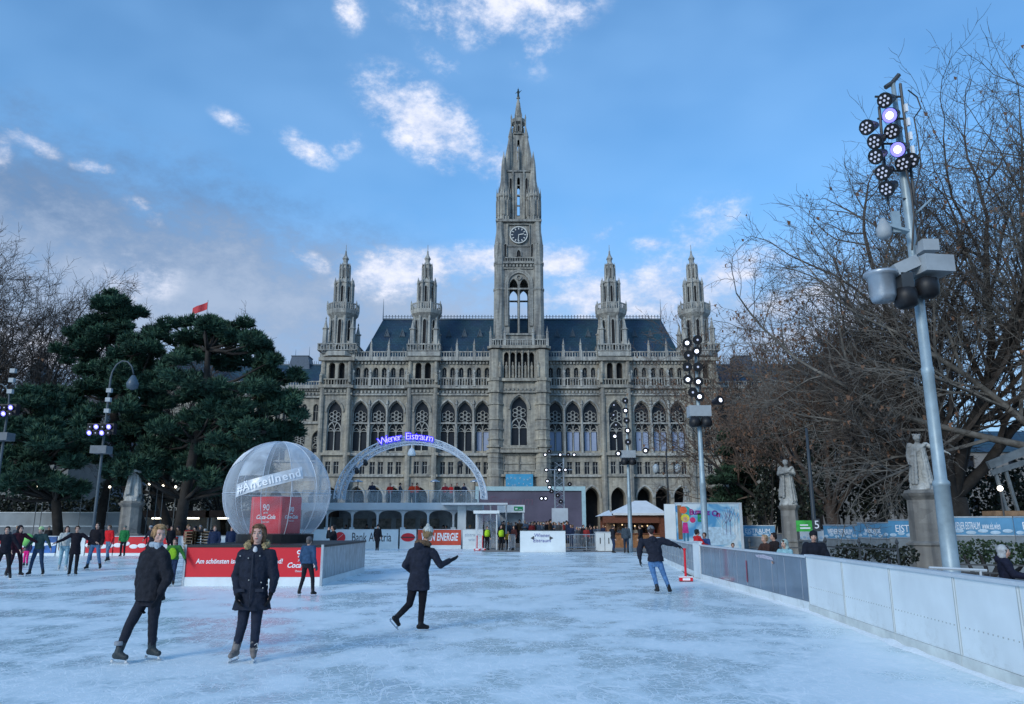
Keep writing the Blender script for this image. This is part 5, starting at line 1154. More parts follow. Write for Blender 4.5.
def plast(name, a, col=(.62,.68,.75)):
    m = bpy.data.materials.new(name); m.use_nodes = True; nt = m.node_tree; N = nt.nodes; L = nt.links; b = N['Principled BSDF']; b.inputs['Roughness'].default_value = .22; b.inputs['Base Color'].default_value = (*col, 1)
    tc = N.new('ShaderNodeTexCoord'); n = N.new('ShaderNodeTexNoise'); n.inputs['Scale'].default_value = 1.1; n.inputs['Detail'].default_value = 4; n.inputs['Distortion'].default_value = 1.5; L.new(tc.outputs['Object'], n.inputs[0])
    lw = N.new('ShaderNodeLayerWeight'); lw.inputs[0].default_value = .35
    r = N.new('ShaderNodeMapRange'); r.inputs[1].default_value = .3; r.inputs[2].default_value = .75; r.inputs[3].default_value = a*.6; r.inputs[4].default_value = a*1.6; L.new(n.outputs[0], r.inputs[0])
    ad = N.new('ShaderNodeMath'); ad.operation = 'ADD'; mu = N.new('ShaderNodeMath'); mu.operation = 'MULTIPLY'; mu.inputs[1].default_value = .55; L.new(lw.outputs['Facing'], mu.inputs[0]); L.new(mu.outputs[0], ad.inputs[0]); L.new(r.outputs[0], ad.inputs[1])
    L.new(ad.outputs[0], b.inputs['Alpha']); bp = N.new('ShaderNodeBump'); bp.inputs['Strength'].default_value = .5; bp.inputs['Distance'].default_value = .1; L.new(n.outputs[0], bp.inputs['Height']); L.new(bp.outputs[0], b.inputs['Normal']); return m
PL = [plast('clear_film', .11, (.68,.74,.80)), plast('milky_film', .36, (.68,.74,.80))]
q = MB(); nseg = 48; mm_ = 28
vs = []; 
for i in range(mm_+1):
    ph = .02+(pi*.86-.02)*i/mm_
    for j in range(nseg):
        a = 2*pi*j/nseg; sc_r = gr_*(1-.012*abs(sin(a*6)) if i > 2 else 1); vs.append((sc_r*sin(ph)*cos(a), sc_r*sin(ph)*sin(a), gz_+gr_*cos(ph)))
fs_ = []; ms_ = []
for i in range(mm_):
    for j in range(nseg): fs_.append((i*nseg+j, (i+1)*nseg+j, (i+1)*nseg+(j+1) % nseg, i*nseg+(j+1) % nseg)); ms_.append(1 if (j//4) % 2 == 0 and i < 13 else 0)
q.v = vs; q.f = fs_; q.m = ms_; q.build('film', PL, t, True)
q = MB()
for j in range(12):
    a = 2*pi*j/12; q.path([(gr_*1.003*sin(ph)*cos(a), gr_*1.003*sin(ph)*sin(a), gz_+gr_*1.003*cos(ph)) for ph in [.03+(pi*.86-.03)*i/22 for i in range(23)]], .012, 4)
q.path([(gr_*1.003*cos(a), gr_*1.003*sin(a), gz_) for a in [2*pi*i/40 for i in range(41)]], .010, 4); q.build('seams', [plast('seam', .75)], t, True)
for s_ in range(5):
    q = MB(); a = -2.55+s_*.07; q.path([((gr_+.02)*cos(e)*cos(a), (gr_+.02)*cos(e)*sin(a), gz_+(gr_+.02)*sin(e)) for e in [.5+s_*.03+.05*i for i in range(8)]], .016, 4); q.build('crease', [WL], t, True)
# slanted lettering band stretched over the front of the globe
q = MB(); nb = 20; vs = []
def onb(a, v): 
    el_ = .20+.16*sin(0)+(.28*(a)) + v; az_ = -pi/2+.12+a; rr = gr_*1.015; return Vector((rr*cos(el_)*cos(az_), rr*cos(el_)*sin(az_), gz_+rr*sin(el_)))
for i in range(nb+1):
    a = -.62+1.24*i/nb; vs += [onb(a, -.115), onb(a, .115)]
q.add(vs, [(2*i, 2*i+2, 2*i+3, 2*i+1) for i in range(nb)]); band = q.build('band', [plast('band_film', .55, (.75,.8,.86))], t, True)
adv_ = [.9,1.15,1,.65,1,.42,.42,1,1,1,1]; tot_ = sum(adv_)
for i, ch in enumerate('#Änteilnend'):
    a = -.58+1.16*(sum(adv_[:i])+adv_[i]/2)/tot_; p = onb(a, 0)*1.0; p = Vector((p.x*1.008, p.y*1.008, p.z)); az_ = .12+a
    o = text('letter', ch, .38, WL, band, p, (pi/2, 0, 0), ext=.012, bold=.006); o.rotation_euler = (pi/2-.15, -.27, az_)
t = thing('display_cube', 'red cube with white anniversary lettering inside the transparent globe', 'display cube', (-8.13, 27.1, 1.50), radians(-24))
q = MB(); q.box(-.66, .66, -.5, .5, 0, 1.22); q.build('cube', [RED], t)
q = MB(); q.box(-.7,.7,-.54,.54,-.06,0); q.build('plinth', [RUB], t)
logo(t, 0, -.508, .66, 1.0); logo(t, .672, 0, .62, .8, (pi/2,0,pi/2), off=lambda a, b: (.668, a, .64+b))
q = MB(); [q.box(x-.012, x+.012, -.51, -.502, 0, 1.22) for x in (-.56, .60)]; q.build('edge_seam', [mat('seam_red', (.7,.15,.15), .4)], t)
# rear boards with adverts
def zed(py, Y): return ZY(py, Y)
BY = 60.5
def bx(px): return XG(px, BY)
spans = [(236, 332, 'white rear rink board behind the globe'), (334, 398, 'rear rink board with a bank name and red emblem'), (399.5, 416, 'rear rink board with a red round emblem'), (417.5, 461, 'orange red rear rink board with white name'), (462.5, 483, 'white rear rink board with faint grey lettering')]
for a, b, lb in spans:
    om = mat('advert_orange', (.62,.07,.03), .45, .08) if 'orange' in lb else WHT
    t, L_ = board((bx(a), BY), (bx(b), BY), 1.45, lb, om, kick=.28, kickm=WHT)
    if 'bank' in lb:
        text('lettering', 'Bank Austria', .95, mat('letter_black', (.03,.03,.035), .5), t, (L_*.58, -.06, .84), sx=.62)
        q = MB(); q.M = Matrix.Translation((.42, -.06, .84)) @ Matrix.Rotation(pi/2, 4, 'X'); q.lathe((0,0,0), [(.42,0),(.42,.02)], 24, rot=0); q.build('emblem', [RED], t); q = MB(); q.bar((.12,-.09,.62), (.68,-.09,1.1), .1, .01); q.build('emblem_slash', [WL], t)
    if 'round emblem' in lb:
        q = MB(); q.M = Matrix.Translation((L_/2, -.06, .86)) @ Matrix.Rotation(pi/2, 4, 'X'); q.lathe((0,0,0), [(.42,0),(.42,.02)], 24, sx=1.25, sy=.75); q.build('emblem', [RED], t)
        q = MB(); q.box(-.55+L_/2, .55+L_/2, -.095, -.085, .82, .9); q.build('emblem_bar', [mat('letter_black', (.03,.03,.035), .5)], t)
    if 'orange' in lb: text('lettering', 'WIEN ENERGIE', .80, WL, t, (L_*.5, -.06, .86), sx=.52, bold=.02, shear=.15)
    if 'faint' in lb: text('lettering', 'eistraum\nwien', .36, mat('letter_grey', (.35,.42,.5), .5), t, (L_*.5, -.06, .86))
EY = 53.5
t, L_ = board((XG(520, EY), EY), (XG(565.5, EY), EY), 1.42, 'tall white entrance block with event emblem between the gates', WHT, kick=.1, th=.5, kickm=WHT, cap_m=DST)
text('lettering', 'Wiener\nEistraum', .34, mat('letter_blue', (.12,.12,.35), .5), t, (L_*.48, -.27, .92), shear=.1)
for x, s_ in ((L_*.28, -1), (L_*.68, 1)): q = MB(); q.add([(x+s_*.16,-.256,.92),(x-s_*.10,-.256,1.07),(x-s_*.10,-.256,.77)], [(0,1,2) if s_ < 0 else (2,1,0)]); q.build('arrow', [DST], t)
q = MB(); q.box(-.3, 0, -.3, .3, 0, 1.3); 
# left boards
LY = 47.5
cols_ = [(-30, 0, RED, 'red and white rink board at the far left edge'), (2, 28, RED, 'red rink board behind the burgundy and pink skaters'), (29, 55, mat('advert_blue', (.03,.12,.35), .5, .5, 1.5), 'blue rink board behind the teal skater'), (56, 84, WHT, 'pale rink board behind the cream jacket'), (85, 112, RED, 'red rink board behind the red jacket'), (113, 145, RED, 'red and white rink board behind the green anorak'), (146, 176, RED, 'red rink board behind the lime green boy'), (177, 234, WHT, 'long white rink board left of the globe')]
for a, b, m_, lb in cols_:
    t, L_ = board((XG(a, LY), LY), (XG(b, LY), LY), 1.12, lb, m_, kick=.15, kickm=WHT)
    if m_ is RED:
        for i in range(4): q = MB(); q.ball((L_*(i+.5)/4, -.05, .6+.1*sin(i*2)), 1, 12, 8, (.26, .02, .13)); q.build('emblem', [WL], t, True)
    elif 'blue' in lb:
        for i in range(3): q = MB(); q.ball((L_*(i+.5)/3, -.05, .65), 1, 12, 8, (.3, .02, .10)); q.build('emblem', [WL], t, True)
# ---------------------------------------------------------------- red scrapers standing on the ice
def scraper(x, y, lb, m1=None):
    t = thing('ice_scraper', lb, 'ice scraper', (x, y, 0)); q = MB(); q.lathe((0,0,.12), [(.04,0),(.035,.85),(.05,.86),(.05,.92)], 10); q.build('pole', [RED], t)
    q = MB(); q.box(-.21, .21, -.09, .09, .02, .13); q.build('foot', [RED], t); q = MB(); q.box(-.22, .22, -.10, .10, .13, .16); q.box(-.12,.12,-.095,-.091,.04,.11); q.build('foot_band', [WL], t)
    q = MB(); q.box(-.2,.2,-.08,.08,0,.02); q.build('sole', [RUB], t)
p = G(686, 581.5); scraper(p.x, p.y, 'red post on a red and white foot beside the hand of the skating man')
for px, y, lb in ((477, 56.5, 'red and white post left of the entrance gate'), (482.5, 57, 'second red and white post right next to the rear board end')):
    scraper(XG(px, y), y, lb)
# ---------------------------------------------------------------- pavilion, arch, screens, hut
def pavilion():
    Y0 = 62.5; x0 = XG(300, Y0); x1 = XG(486, Y0)-.6; zd = 3.35
    t = thing('pavilion', 'long white pavilion with arched openings and a glass railed roof terrace', 'pavilion', ((x0+x1)/2, Y0, 0)); hw = (x1-x0)/2; dp = 3.4
    n = 7; w = (2*hw)/n
    q = MB(); wall_arch(q, -hw, hw, 0, 2.98, [(-hw+w*(i+.5), w-.16, .02, 2.9, -.5) for i in range(n)], .12); q.add([(-hw,.12,0),(-hw,dp,0),(-hw,dp,2.98),(-hw,.12,2.98)], [(3,2,1,0)]); q.add([(hw,.12,0),(hw,dp,0),(hw,dp,2.98),(hw,.12,2.98)], [(0,1,2,3)])
    q.build('arcade', [WHT2], t)
    q = MB(); q.box(-hw, hw, dp-.1, dp, 0, .9); q.box(-hw, hw, dp-.1, dp, 2.5, 2.98); q.box(-hw, hw, dp-.05, dp, .9, 2.5); [q.box(-hw+2*hw*i/28-.04, -hw+2*hw*i/28+.04, dp-.1, dp-.055, .9, 2.5) for i in range(29)]; q.build('back_wall', [mat('back_wall', (.34,.37,.40), .8, .4, .8)], t)
    q = MB(); q.box(-hw-.25, hw+.25, -.3, dp+.2, 2.99, 3.06); q.box(-hw-.3, hw+.3, -.38, -.3, 2.95, zd+.15); q.box(-hw, hw, -.3, dp, 3.2, zd); q.box(-hw-.3, -hw-.25, -.3, dp, 2.95, zd+.1); q.box(hw+.25, hw+.3, -.3, dp, 2.95, zd+.1); q.build('fascia', [mat('fascia', (.50,.56,.60), .5, .12, .6)], t)
    q = MB()
    for i in range(15): x = -hw+2*hw*i/14; q.cbox((x, -.2, zd+.55), .05, .05, 1.1)
    q.box(-hw, hw, -.23, -.17, zd+1.08, zd+1.13); q.build('railing', [ALU], t)
    gm = plast('rail_glass', .16, (.5,.6,.66))
    for i in range(14): q = MB(); xa = -hw+2*hw*i/14+.05; q.box(xa, xa+2*hw/14-.1, -.21, -.19, zd+.15, zd+1.02); q.build('glass_panel', [gm], t)
    for i in range(n-1): q = MB(); x = -hw+w*(i+1); q.box(x-.2, x+.2, -.03, .0, .5, 1.6) ; q.build('pier_board', [WHT], t)
    q = MB(); q.box(XG(457.5,Y0)-(x0+x1)/2, XG(466,Y0)-(x0+x1)/2, -.46, -.40, 0, zd+.05); q.build('white_panel', [WHT], t)
    for i in range(n): q = MB(); x = -hw+w*(i+.5); q.lathe((x, dp-.8, .0), [(.3,0),(.3,1.05),(.36,1.1)], 8); q.build('bar_table', [WHT2], t)
    q = MB()
    for i in range(5): q.box(-hw+1+i*w, -hw+2.6+i*w, dp-.16, dp-.12, 1.2, 2.3)
    q.build('menu_board', [mat('menu', (.22,.20,.18), .6, .5, 3)], t)
pavilion()
def truss_arch():
    Y0 = 62.0; cx = (W(335, 480, Y0).x+W(487, 480, Y0).x)/2; rx = (W(487, 500, Y0).x-W(335, 500, Y0).x)/2; zt = ZY(437, Y0); zb = 3.8
    t = thing('truss_arch', 'white lattice truss arch with blue lit lettering spanning the pavilion terrace', 'arch', (cx, Y0, 0))
    def pt(a, dr, dy=0): return Vector(((rx+dr)*cos(a), dy, zb+(zt-zb+dr)*sin(a)))
    N_ = 34
    for dy, nm in ((-.25, 'truss'), (1.9, 'truss')):
        q = MB()
        for dr, dd in ((0, 0), (-.42, 0), (-.2, .4)): q.path([pt(pi*i/N_, dr, dy+dd) for i in range(N_+1)], .055, 6)
        for i in range(N_):
            a, b = pi*i/N_, pi*(i+1)/N_; q.tube(pt(a,0,dy), pt(b,-.42,dy), .028, n=4); q.tube(pt(a,-.42,dy), pt(b,0,dy), .028, n=4) if i % 2 else None; q.tube(pt(a,0,dy), pt(b,-.2,dy+.4), .028, n=4); q.tube(pt(a,-.42,dy), pt(b,-.2,dy+.4), .028, n=4); q.tube(pt(a,0,dy), pt(a,-.42,dy), .025, n=4)
        q.build(nm, [mat('truss_white', (.60,.66,.72), .4, .1, 2)], t)
    em = mat('letter_glow', (.42,.38,1.0), emit=1.0); bm2 = None; bl = mat('sign_glow', (.04,.015,.75), emit=.6)
    s = 'Wiener Eistraum'; a0, a1 = radians(108), radians(72); n = len(s)
    a0, a1 = math.acos((W(381,445,Y0).x-cx)/rx), math.acos((W(433,445,Y0).x-cx)/rx)
    for lo, hi in ((0.1, 6.3), (7.6, 15.2)):
        q = MB(); st = 10
        for k_ in range(st):
            f0 = (lo-.35+(hi-lo-.3)*k_/st)/(n-1); f1 = (lo-.35+(hi-lo-.3)*(k_+1)/st)/(n-1); aa, bb = a0+(a1-a0)*f0, a0+(a1-a0)*f1
            p = [pt(aa,-.30,-.36), pt(bb,-.30,-.36), pt(bb,.40,-.36), pt(aa,.40,-.36)]; q.add(p+[v+Vector((0,.06,0)) for v in p], [(0,1,2,3),(7,6,5,4),(3,2,6,7),(0,4,5,1)])
        pass
    AD = {'W':1.5,'i':.45,'r':.65,'t':.6,'m':1.4,' ':1.2}; av = [AD.get(c_, .95) for c_ in s]; T_ = sum(av)
    for i, ch in enumerate(s):
        if ch == ' ': continue
        a = a0+(a1-a0)*(sum(av[:i])+av[i]/2)/T_; p = pt(a, -.0, -.39); tg = Vector((-(rx)*sin(a), 0, (zt-zb)*cos(a)))*-1
        rt_ = (pi/2, -atan2(tg.z, tg.x), 0); o = text('letter', ch, .80, bl, t, p, rt_, ext=.03, bold=.05); text('letter_face', ch, .78, em, o, (0, 0, .04), (0,0,0), ext=.01, bold=-.005)
    q = MB(); q.tube((.0,-.1,zt-.4), (0,-.1,zt-.9), .04); q.lathe((0,-.1,zt-1.5), [(.30,0),(.34,.15),(.2,.5),(.08,.62)], 10); q.build('hanging_lamp', [mat('lamp_white', (.75,.8,.8), .4)], t)
    for a in (2.55, 2.35, .75):
        q = MB(); p = pt(a, -.75, 0); q.tube(pt(a,-.42,0), p, .03); q.cap(p, p+Vector((.1,-.3,-.2)), .16, .2, 8); q.build('spotlight', [RUB], t)
truss_arch()
# tall tables/heaters on the terrace
for i, px in enumerate((345, 354, 433, 474)):
    t = thing('patio_heater', ['leftmost patio heater on the white pavilion terrace', 'second patio heater from the left on the terrace', 'patio heater between the two red groups on the terrace', 'patio heater at the right end of the terrace'][i], 'patio heater', (XG(px, 65), 65.5, 3.35), 0, 'patio heaters on the terrace')
    q = MB(); q.tube((0,0,0), (0,0,2.0), .05, .04, 8); q.lathe((0,0,0), [(.22,0),(.22,.5),(.1,.55)], 10); q.build('stand', [DST], t); q = MB(); q.lathe((0,0,1.95), [(.42,0),(.40,.06),(.08,.2)], 12); q.build('shade', [ALU], t)
# big screen
Y0 = 92; t = thing('video_screen', 'wide dark violet video screen in a pale frame behind the crowd', 'screen', (W(530, 500, Y0).x, Y0, 0)); hw = (W(585, 500, Y0).x-W(474, 500, Y0).x)/2; zt = ZY(486.5, Y0)
q = MB(); q.box(-hw, hw, -.2, .4, zt-.5, zt); q.box(hw-.45, hw, -.2, .4, 0, zt-.5); q.box(-hw, -hw+.45, -.2, .4, 0, zt-.5); q.build('frame', [mat('frame_pale', (.38,.55,.58), .5, .1)], t)
q = MB(); q.box(-hw+.45, hw-.45, 0, .2, 1.2, zt-.5); q.build('display', [mat('screen_violet', (.115,.10,.14), .35, .25, .3)], t)
q = MB(); q.box(-hw+.45, hw-.45, -.05, .3, 0, 1.2); q.build('lower_cladding', [WHT2], t)
text('faint_lettering', 'Eistraum', 1.5, mat('screen_mauve', (.14,.09,.13), .5), t, (-hw*.35, -.03, zt-1.7), shear=.2)
# first aid / exit sign and pale cabin
Y0 = 66; t = thing('sign_cabin', 'white cabin with a green pictogram on its sign at the gate', 'cabin', (XG(511, Y0), Y0, 0)); q = MB(); zt = ZY(505, Y0); zb = ZY(512.5, Y0)
q.box(-1.15, 1.15, -.1, 1.6, zb, zt); q.build('sign_box', [WHT], t); q = MB(); q.box(.25, 1.0, -.13, -.105, zb+.15, zt-.13); q.build('pictogram', [mat('green', (.01,.28,.10), .5, .1)], t); q = MB(); q.box(.35, .55, -.15, -.135, zb+.25, zt-.25); q.box(.65,.9,-.15,-.135,zb+.25,zt-.4); q.build('pictogram_white', [WL], t)
q = MB(); q.box(-1.1, -.95, 0, .15, 0, zb); q.box(.95, 1.1, 0, .15, 0, zb); q.box(-1.05, 1.05, 1.4, 1.5, 0, zb); q.build('legs', [WHT2], t)
Y0 = 57.5; t = thing('entrance_booth', 'glazed white entrance booth left of the gate', 'booth', (XG(486.5, Y0+1), Y0+1, 0))
q = MB(); zt = ZY(513.5, Y0)
for x in (-.75, .75):
    for y in (-.6, .9): q.cbox((x, y, zt/2), .09, .09, zt)
q.build('frame_posts', [WHT2], t); q = MB(); q.box(-.95, .95, -.8, 1.1, zt, zt+.22); q.build('roof', [WHT], t)
for x in (-.75, -.25, .25): q = MB(); q.box(x+.05, x+.45, .86, .88, .1, zt-.1); q.build('pane', [plast('booth_glass', .2)], t)
# awning roof between pavilion and booth
t = thing('awning', 'thin pale canopy roof joining the pavilion and the entrance booth', 'canopy', (XG(483, 61.5), 61.5, 0)); q = MB(); q.box(-3.2, 1.9, -.9, 1.1, 3.3, 3.45); q.build('roof_sheet', [WHT2], t)
for x in (.6, 1.8): q = MB(); q.tube((x, -.8, 0), (x, -.8, 3.3), .06); q.build('post', [ALU], t)
# snow-covered looking hut
def hut():
    Y0 = 64; t = thing('market_hut', 'wooden market hut with white peaked tent roof and lit counter', 'hut', (XG(640, Y0), Y0, 0)); k = 640
    X = lambda px: XG(px, Y0)-XG(640, Y0); ze = ZY(513.5, Y0); zp = ZY(500, Y0); ze2 = ZY(516, Y0)
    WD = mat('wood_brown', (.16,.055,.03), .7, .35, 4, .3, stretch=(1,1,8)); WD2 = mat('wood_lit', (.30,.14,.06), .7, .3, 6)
    q = MB(); xa, xb = X(613), X(668); q.add([(xa,-.6,ze),(xb,-.6,ze),(xb,4.4,ze),(xa,4.4,ze),(X(640),1.9,zp),(X(652),1.9,zp)], [(0,1,5,4),(1,2,5),(2,3,4,5),(3,0,4),(0,3,2,1)]); q.box(xa, xb, -.62, -.55, ze-.14, ze+.02)
    q.add([(X(601),-.4,ze2),(xa,-.4,ze2+.02),(xa,3.9,ze2),(X(601),3.9,ze2),(X(608),1.9,ze+.15),(xa,1.9,ze+.3)], [(0,1,5,4),(2,3,4,5),(3,0,4),(0,3,2,1)]); q.build('tent_roof', [mat('tent_white', (.72,.75,.77), .8, .06, 2)], t)
    q = MB(); q.box(X(660), X(667.5), -.2, 3.8, 0, ze-.15); q.build('side_wall', [WD], t)
    q = MB(); q.box(X(606), X(660), 3.7, 3.8, 0, ze-.15); q.build('back_wall', [WD], t)
    q = MB(); q.box(X(603), X(660), -.3, -.15, ze-.75, ze-.16); q.build('fascia_board', [WD], t)
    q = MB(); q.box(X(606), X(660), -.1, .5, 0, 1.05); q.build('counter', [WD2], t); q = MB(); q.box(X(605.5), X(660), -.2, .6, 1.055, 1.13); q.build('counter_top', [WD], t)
    q = MB(); q.box(X(606), X(606.8), -.1, .1, 0, ze-.8); q.build('corner_post', [WD], t)
    for i in range(7): q = MB(); x = X(609+i*7.3+R.uniform(-2,2)); q.ball((x, R.uniform(-.3,1.5), ze-.95+R.uniform(-.1,.1)), .055, 8, 6); q.build('bulb', [mat('bulb_warm', (1,.72,.4), emit=1.3)], t, True)
    for i in range(5): q = MB(); x = X(612+i*9.5); q.box(x, x+.9, 3.55, 3.68, 1.2, 2.0); q.build('shelf_goods', [mat('goods', (.35,.2,.12), .6, .6, 9)], t)
hut()
t = thing('serving_counter', 'white two-panel serving counter in front of the wooden hut', 'counter', (XG(604.5, 56), 56, 0)); q = MB(); q.box(-.62, .62, -.3, .3, 0, 1.25); q.build('cabinet', [WHT], t); q = MB(); q.box(-.66,.66,-.34,.34,1.255,1.31); q.build('top', [WHT2], t); q = MB(); q.box(-.015,.015,-.31,-.302,.02,1.2); q.box(-.35,-.28,-.31,-.302,.5,.9); q.box(.25,.32,-.31,-.302,.5,.9); q.build('door_gap', [DST], t)
# crowd barriers right of the entrance
def barrier():
    t = thing('crowd_barrier', 'x', 'barrier'); q = MB(); q.path([(-1,0,.05),(-1,0,1.05),(-.9,0,1.12),(.9,0,1.12),(1,0,1.05),(1,0,.05)], .025, 6); q.tube((-1,0,.25), (1,0,.25), .02, n=5); q.build('frame', [ALU], t)
    q = MB(); [q.tube((-.9+i*.15,0,.25), (-.9+i*.15,0,1.1), .010, n=4) for i in range(13)]; q.build('bars', [ALU], t); 
    for a_ in (-.95, .88): q = MB(); q.box(a_,a_+.07,-.3,.3,.0,.05); q.build('foot', [DST], t)
    return t
b0 = None
for i, (px, Y, rz, lb) in enumerate([(572, 55, .1, 'metal crowd barrier just right of the entrance block'), (584, 56, -.2, 'metal crowd barrier in the middle of the queue'), (594, 57, .9, 'angled metal crowd barrier beside the white counter'), (578, 60, 1.2, 'metal crowd barrier seen end-on within the queue'), (512, 55.5, 1.35, 'metal crowd barrier inside the steward gate')]):
    if b0 is None: b0 = barrier(); o = b0
    else: o = copy_tree(b0)
    o.location = (XG(px, Y), Y, 0); o.rotation_euler = (0,0,rz); o['label'] = lb; o['group'] = 'metal crowd barriers at the gates'
# plaza matting at the gates
q = MB(); q.add([(XG(483,56.2),53.2,.006),(XG(668,56.2),53.2,.006),(XG(668,56.2),75,.006),(XG(483,56.2),75,.006)], [(0,1,2,3)]); q2 = MB(); q2.box(XG(470,62)-.5, XG(600,62), 63.8, 89, -.01, .32); struct(q2.build('plaza_step', mat('step_stone', (.20,.19,.18), .9, .2, 1)))
struct(q.build('paved_path', mat('matting', (.26,.235,.21), .9, .2, 1.5)))
# painted mural
def mural():
    Y0 = 44; x0 = XG(666.5, Y0); x1 = XG(742, Y0); w = x1-x0; zt = ZY(503.5, Y0); t = thing('mural', 'colourful winter mural billboard with painted children and balloons', 'billboard', (x0, Y0, 0))
    m = bpy.data.materials.new('mural_sky'); m.use_nodes = True; nt = m.node_tree; N = nt.nodes; L = nt.links; b = N['Principled BSDF']; b.inputs['Roughness'].default_value = .5; tc = N.new('ShaderNodeTexCoord'); n = N.new('ShaderNodeTexNoise'); n.inputs['Scale'].default_value = .9; n.inputs['Detail'].default_value = 5; n.inputs['Distortion'].default_value = 1; L.new(tc.outputs['Object'], n.inputs[0])
    r = N.new('ShaderNodeValToRGB'); e = r.color_ramp.elements; e[0].position = .36; e[0].color = (.08,.30,.55,1); e[1].position = .62; e[1].color = (.62,.72,.78,1); x = e.new(.48); x.color = (.28,.52,.68,1); L.new(n.outputs[0], r.inputs[0]); L.new(r.outputs[0], b.inputs['Base Color'])
    q = MB(); q.box(.62, w, 0, .12, 0, zt); q.build('painted_board', [m], t); q = MB(); q.box(0, .6, -.02, .12, 0, zt-.03); q.build('white_end', [WHT], t); q = MB(); q.box(w+.003, w+.15, -.06, .18, 0, zt+.05); q.box(.6, w, -.04, .16, zt+.003, zt+.05); q.build('frame', [WHT2], t)
    C = lambda nm, c: mat('paint_'+nm, c, .6, .25, 5)
    def disc(nm, x, z, rx, rz, c, d=.005):
        q = MB(); q.M = Matrix.Translation((x, -d, z)) @ Matrix.Rotation(pi/2, 4, 'X'); q.lathe((0,0,0), [(1,0),(1,.004)], 18, sx=rx, sy=rz); q.build(nm, [c], t)
    q = MB(); q.box(.72, .95, -.012, -.002, 1.0, zt-.1); q.build('painted_trunk', [C('brown', (.28,.13,.05))], t)
    disc('painted_foliage', 1.2, zt-.5, .3, .35, C('teal', (.03,.35,.38)))
    X = lambda px: XG(px, Y0)-x0
    Zm = lambda py: ZY(py, Y0)
    disc('painted_balloon', X(685.5), Zm(510), .21, .2, C('orange', (.7,.12,.05)), .01); disc('painted_balloon', X(694.5), Zm(520), .16, .15, C('pink', (.6,.04,.16)), .01); disc('painted_balloon', X(680), Zm(509), .18, .2, C('blue', (.05,.25,.5)))
    disc('painted_head', X(687), Zm(518), .24, .22, C('yellow', (.7,.6,.06)), .014); disc('painted_face', X(687), Zm(519), .13, .13, C('face', (.6,.36,.22)), .02)
    q = MB(); q.add([(X(683.5),-.016,Zm(533)),(X(690),-.016,Zm(533)),(X(689),-.016,Zm(522.5)),(X(684.5),-.016,Zm(522.5))], [(0,1,2,3)]); q.build('painted_dress', [C('magenta', (.55,.03,.22))], t)
    for a in (684.5, 688): q = MB(); q.box(X(a), X(a)+.09, -.02, -.012, Zm(541), Zm(533)-.004); q.build('painted_leg', [C('blue2', (.04,.18,.3))], t)
    disc('painted_hill', X(716), Zm(536), 1.2, .5, C('ice', (.45,.62,.75)), .004)
    for a, h_ in ((724, .9), (728, 1.2), (732, 1.4), (736, 1.1), (739, 1.5)):
        q = MB(); x = X(a); q.bar((x, -.01, Zm(535)), (x, -.01, Zm(535)+h_), .05, .01)
        for s_ in (-1, 1): q.bar((x, -.01, Zm(535)+h_*.5), (x+s_*.3, -.01, Zm(535)+h_), .03, .01); q.bar((x, -.01, Zm(535)+h_*.7), (x+s_*.15, -.01, Zm(535)+h_*1.1), .02, .01)
        q.build('painted_tree', [C('white', (.7,.75,.78)) if int(h_*10) % 2 else C('violet', (.18,.16,.32))], t)
    pu = C('purple', (.16,.04,.28)); word = 'Buzozz On'
    for i, ch in enumerate(word):
        if ch != ' ': text('letter', ch, .42, pu if i % 2 else C('plum', (.35,.04,.22)), t, (X(693.5+i*3.4), -.012, Zm(512.3-1.2*sin(i/8*pi)+i*.25)), bold=.02)
    text('lettering', 'Bi', .6, C('green', (.03,.28,.10)), t, (X(703.5), -.012, Zm(518)), bold=.025)
mural()
# ---------------------------------------------------------------- light masts
MG = mat('mast_paint', (.30,.38,.42), .45, .15, 4, metal=.2); CASE = mat('floodlight_case', (.012,.012,.02), .45); LED = mat('led_white', (.80,.84,1.0), emit=1.8); LEDB = mat('led_blue', (.22,.20,1.0), emit=1.1); LED0 = mat('led_dim', (.45,.48,.6), emit=.4); BOXM = mat('speaker_grey', (.34,.37,.39), .5, .1, 3)
def lamp(par, p, d, s=.2, lit=1, far=True):
    s = s*1.2 if far else s
    """one theatre floodlight: body, yoke, lens ring, LEDs"""
    p = Vector(p); d = Vector(d).normalized(); q = MB(); q.tube(p-d*s*1.7, p-d*s*.55, s*.45, s*.72, 12); q.tube(p-d*s*.55, p+d*s*.35, s*.72, s*.95, 14)
    fl = q.build('floodlight', [CASE], par, False); q = MB(); q.tube(p+d*s*.36, p+d*s*.40, s*.90, s*.92, 14); q.build('lens', [RUB], fl)
    D, u, w, L_ = MB().frame(p, p+d); q = MB()
    if lit == 2:
        q.tube(p+d*s*.405, p+d*s*.415, s*.86, s*.86, 14); q.build('lit_lens', [LEDB], fl); q = MB(); q.tube(p+d*s*.42, p+d*s*.44, s*.46, s*.42, 12)
    if far and lit != 2: q.tube(p+d*s*.41, p+d*s*.44, s*(.40 if lit else .22), s*(.36 if lit else .2), 10)
    elif lit != 2:
      for k_ in range(7): c = p+d*s*.42+(u*cos(k_*1.047)*s*.52+w*sin(k_*1.047)*s*.52 if k_ < 6 else Vector((0,0,0))); q.tube(c, c+d*s*.04, s*.15, s*.15, 8)
    q.build('led_cluster', [LED0 if lit == 0 else LED], fl); q = MB(); q.tube(p-d*s*.3+u*s*.85, p-d*s*.3-d*s*1.3, .02, n=5); q.tube(p-d*s*.3-u*s*.85, p-d*s*.3-d*s*1.3, .02, n=5); q.build('yoke', [DST], fl)
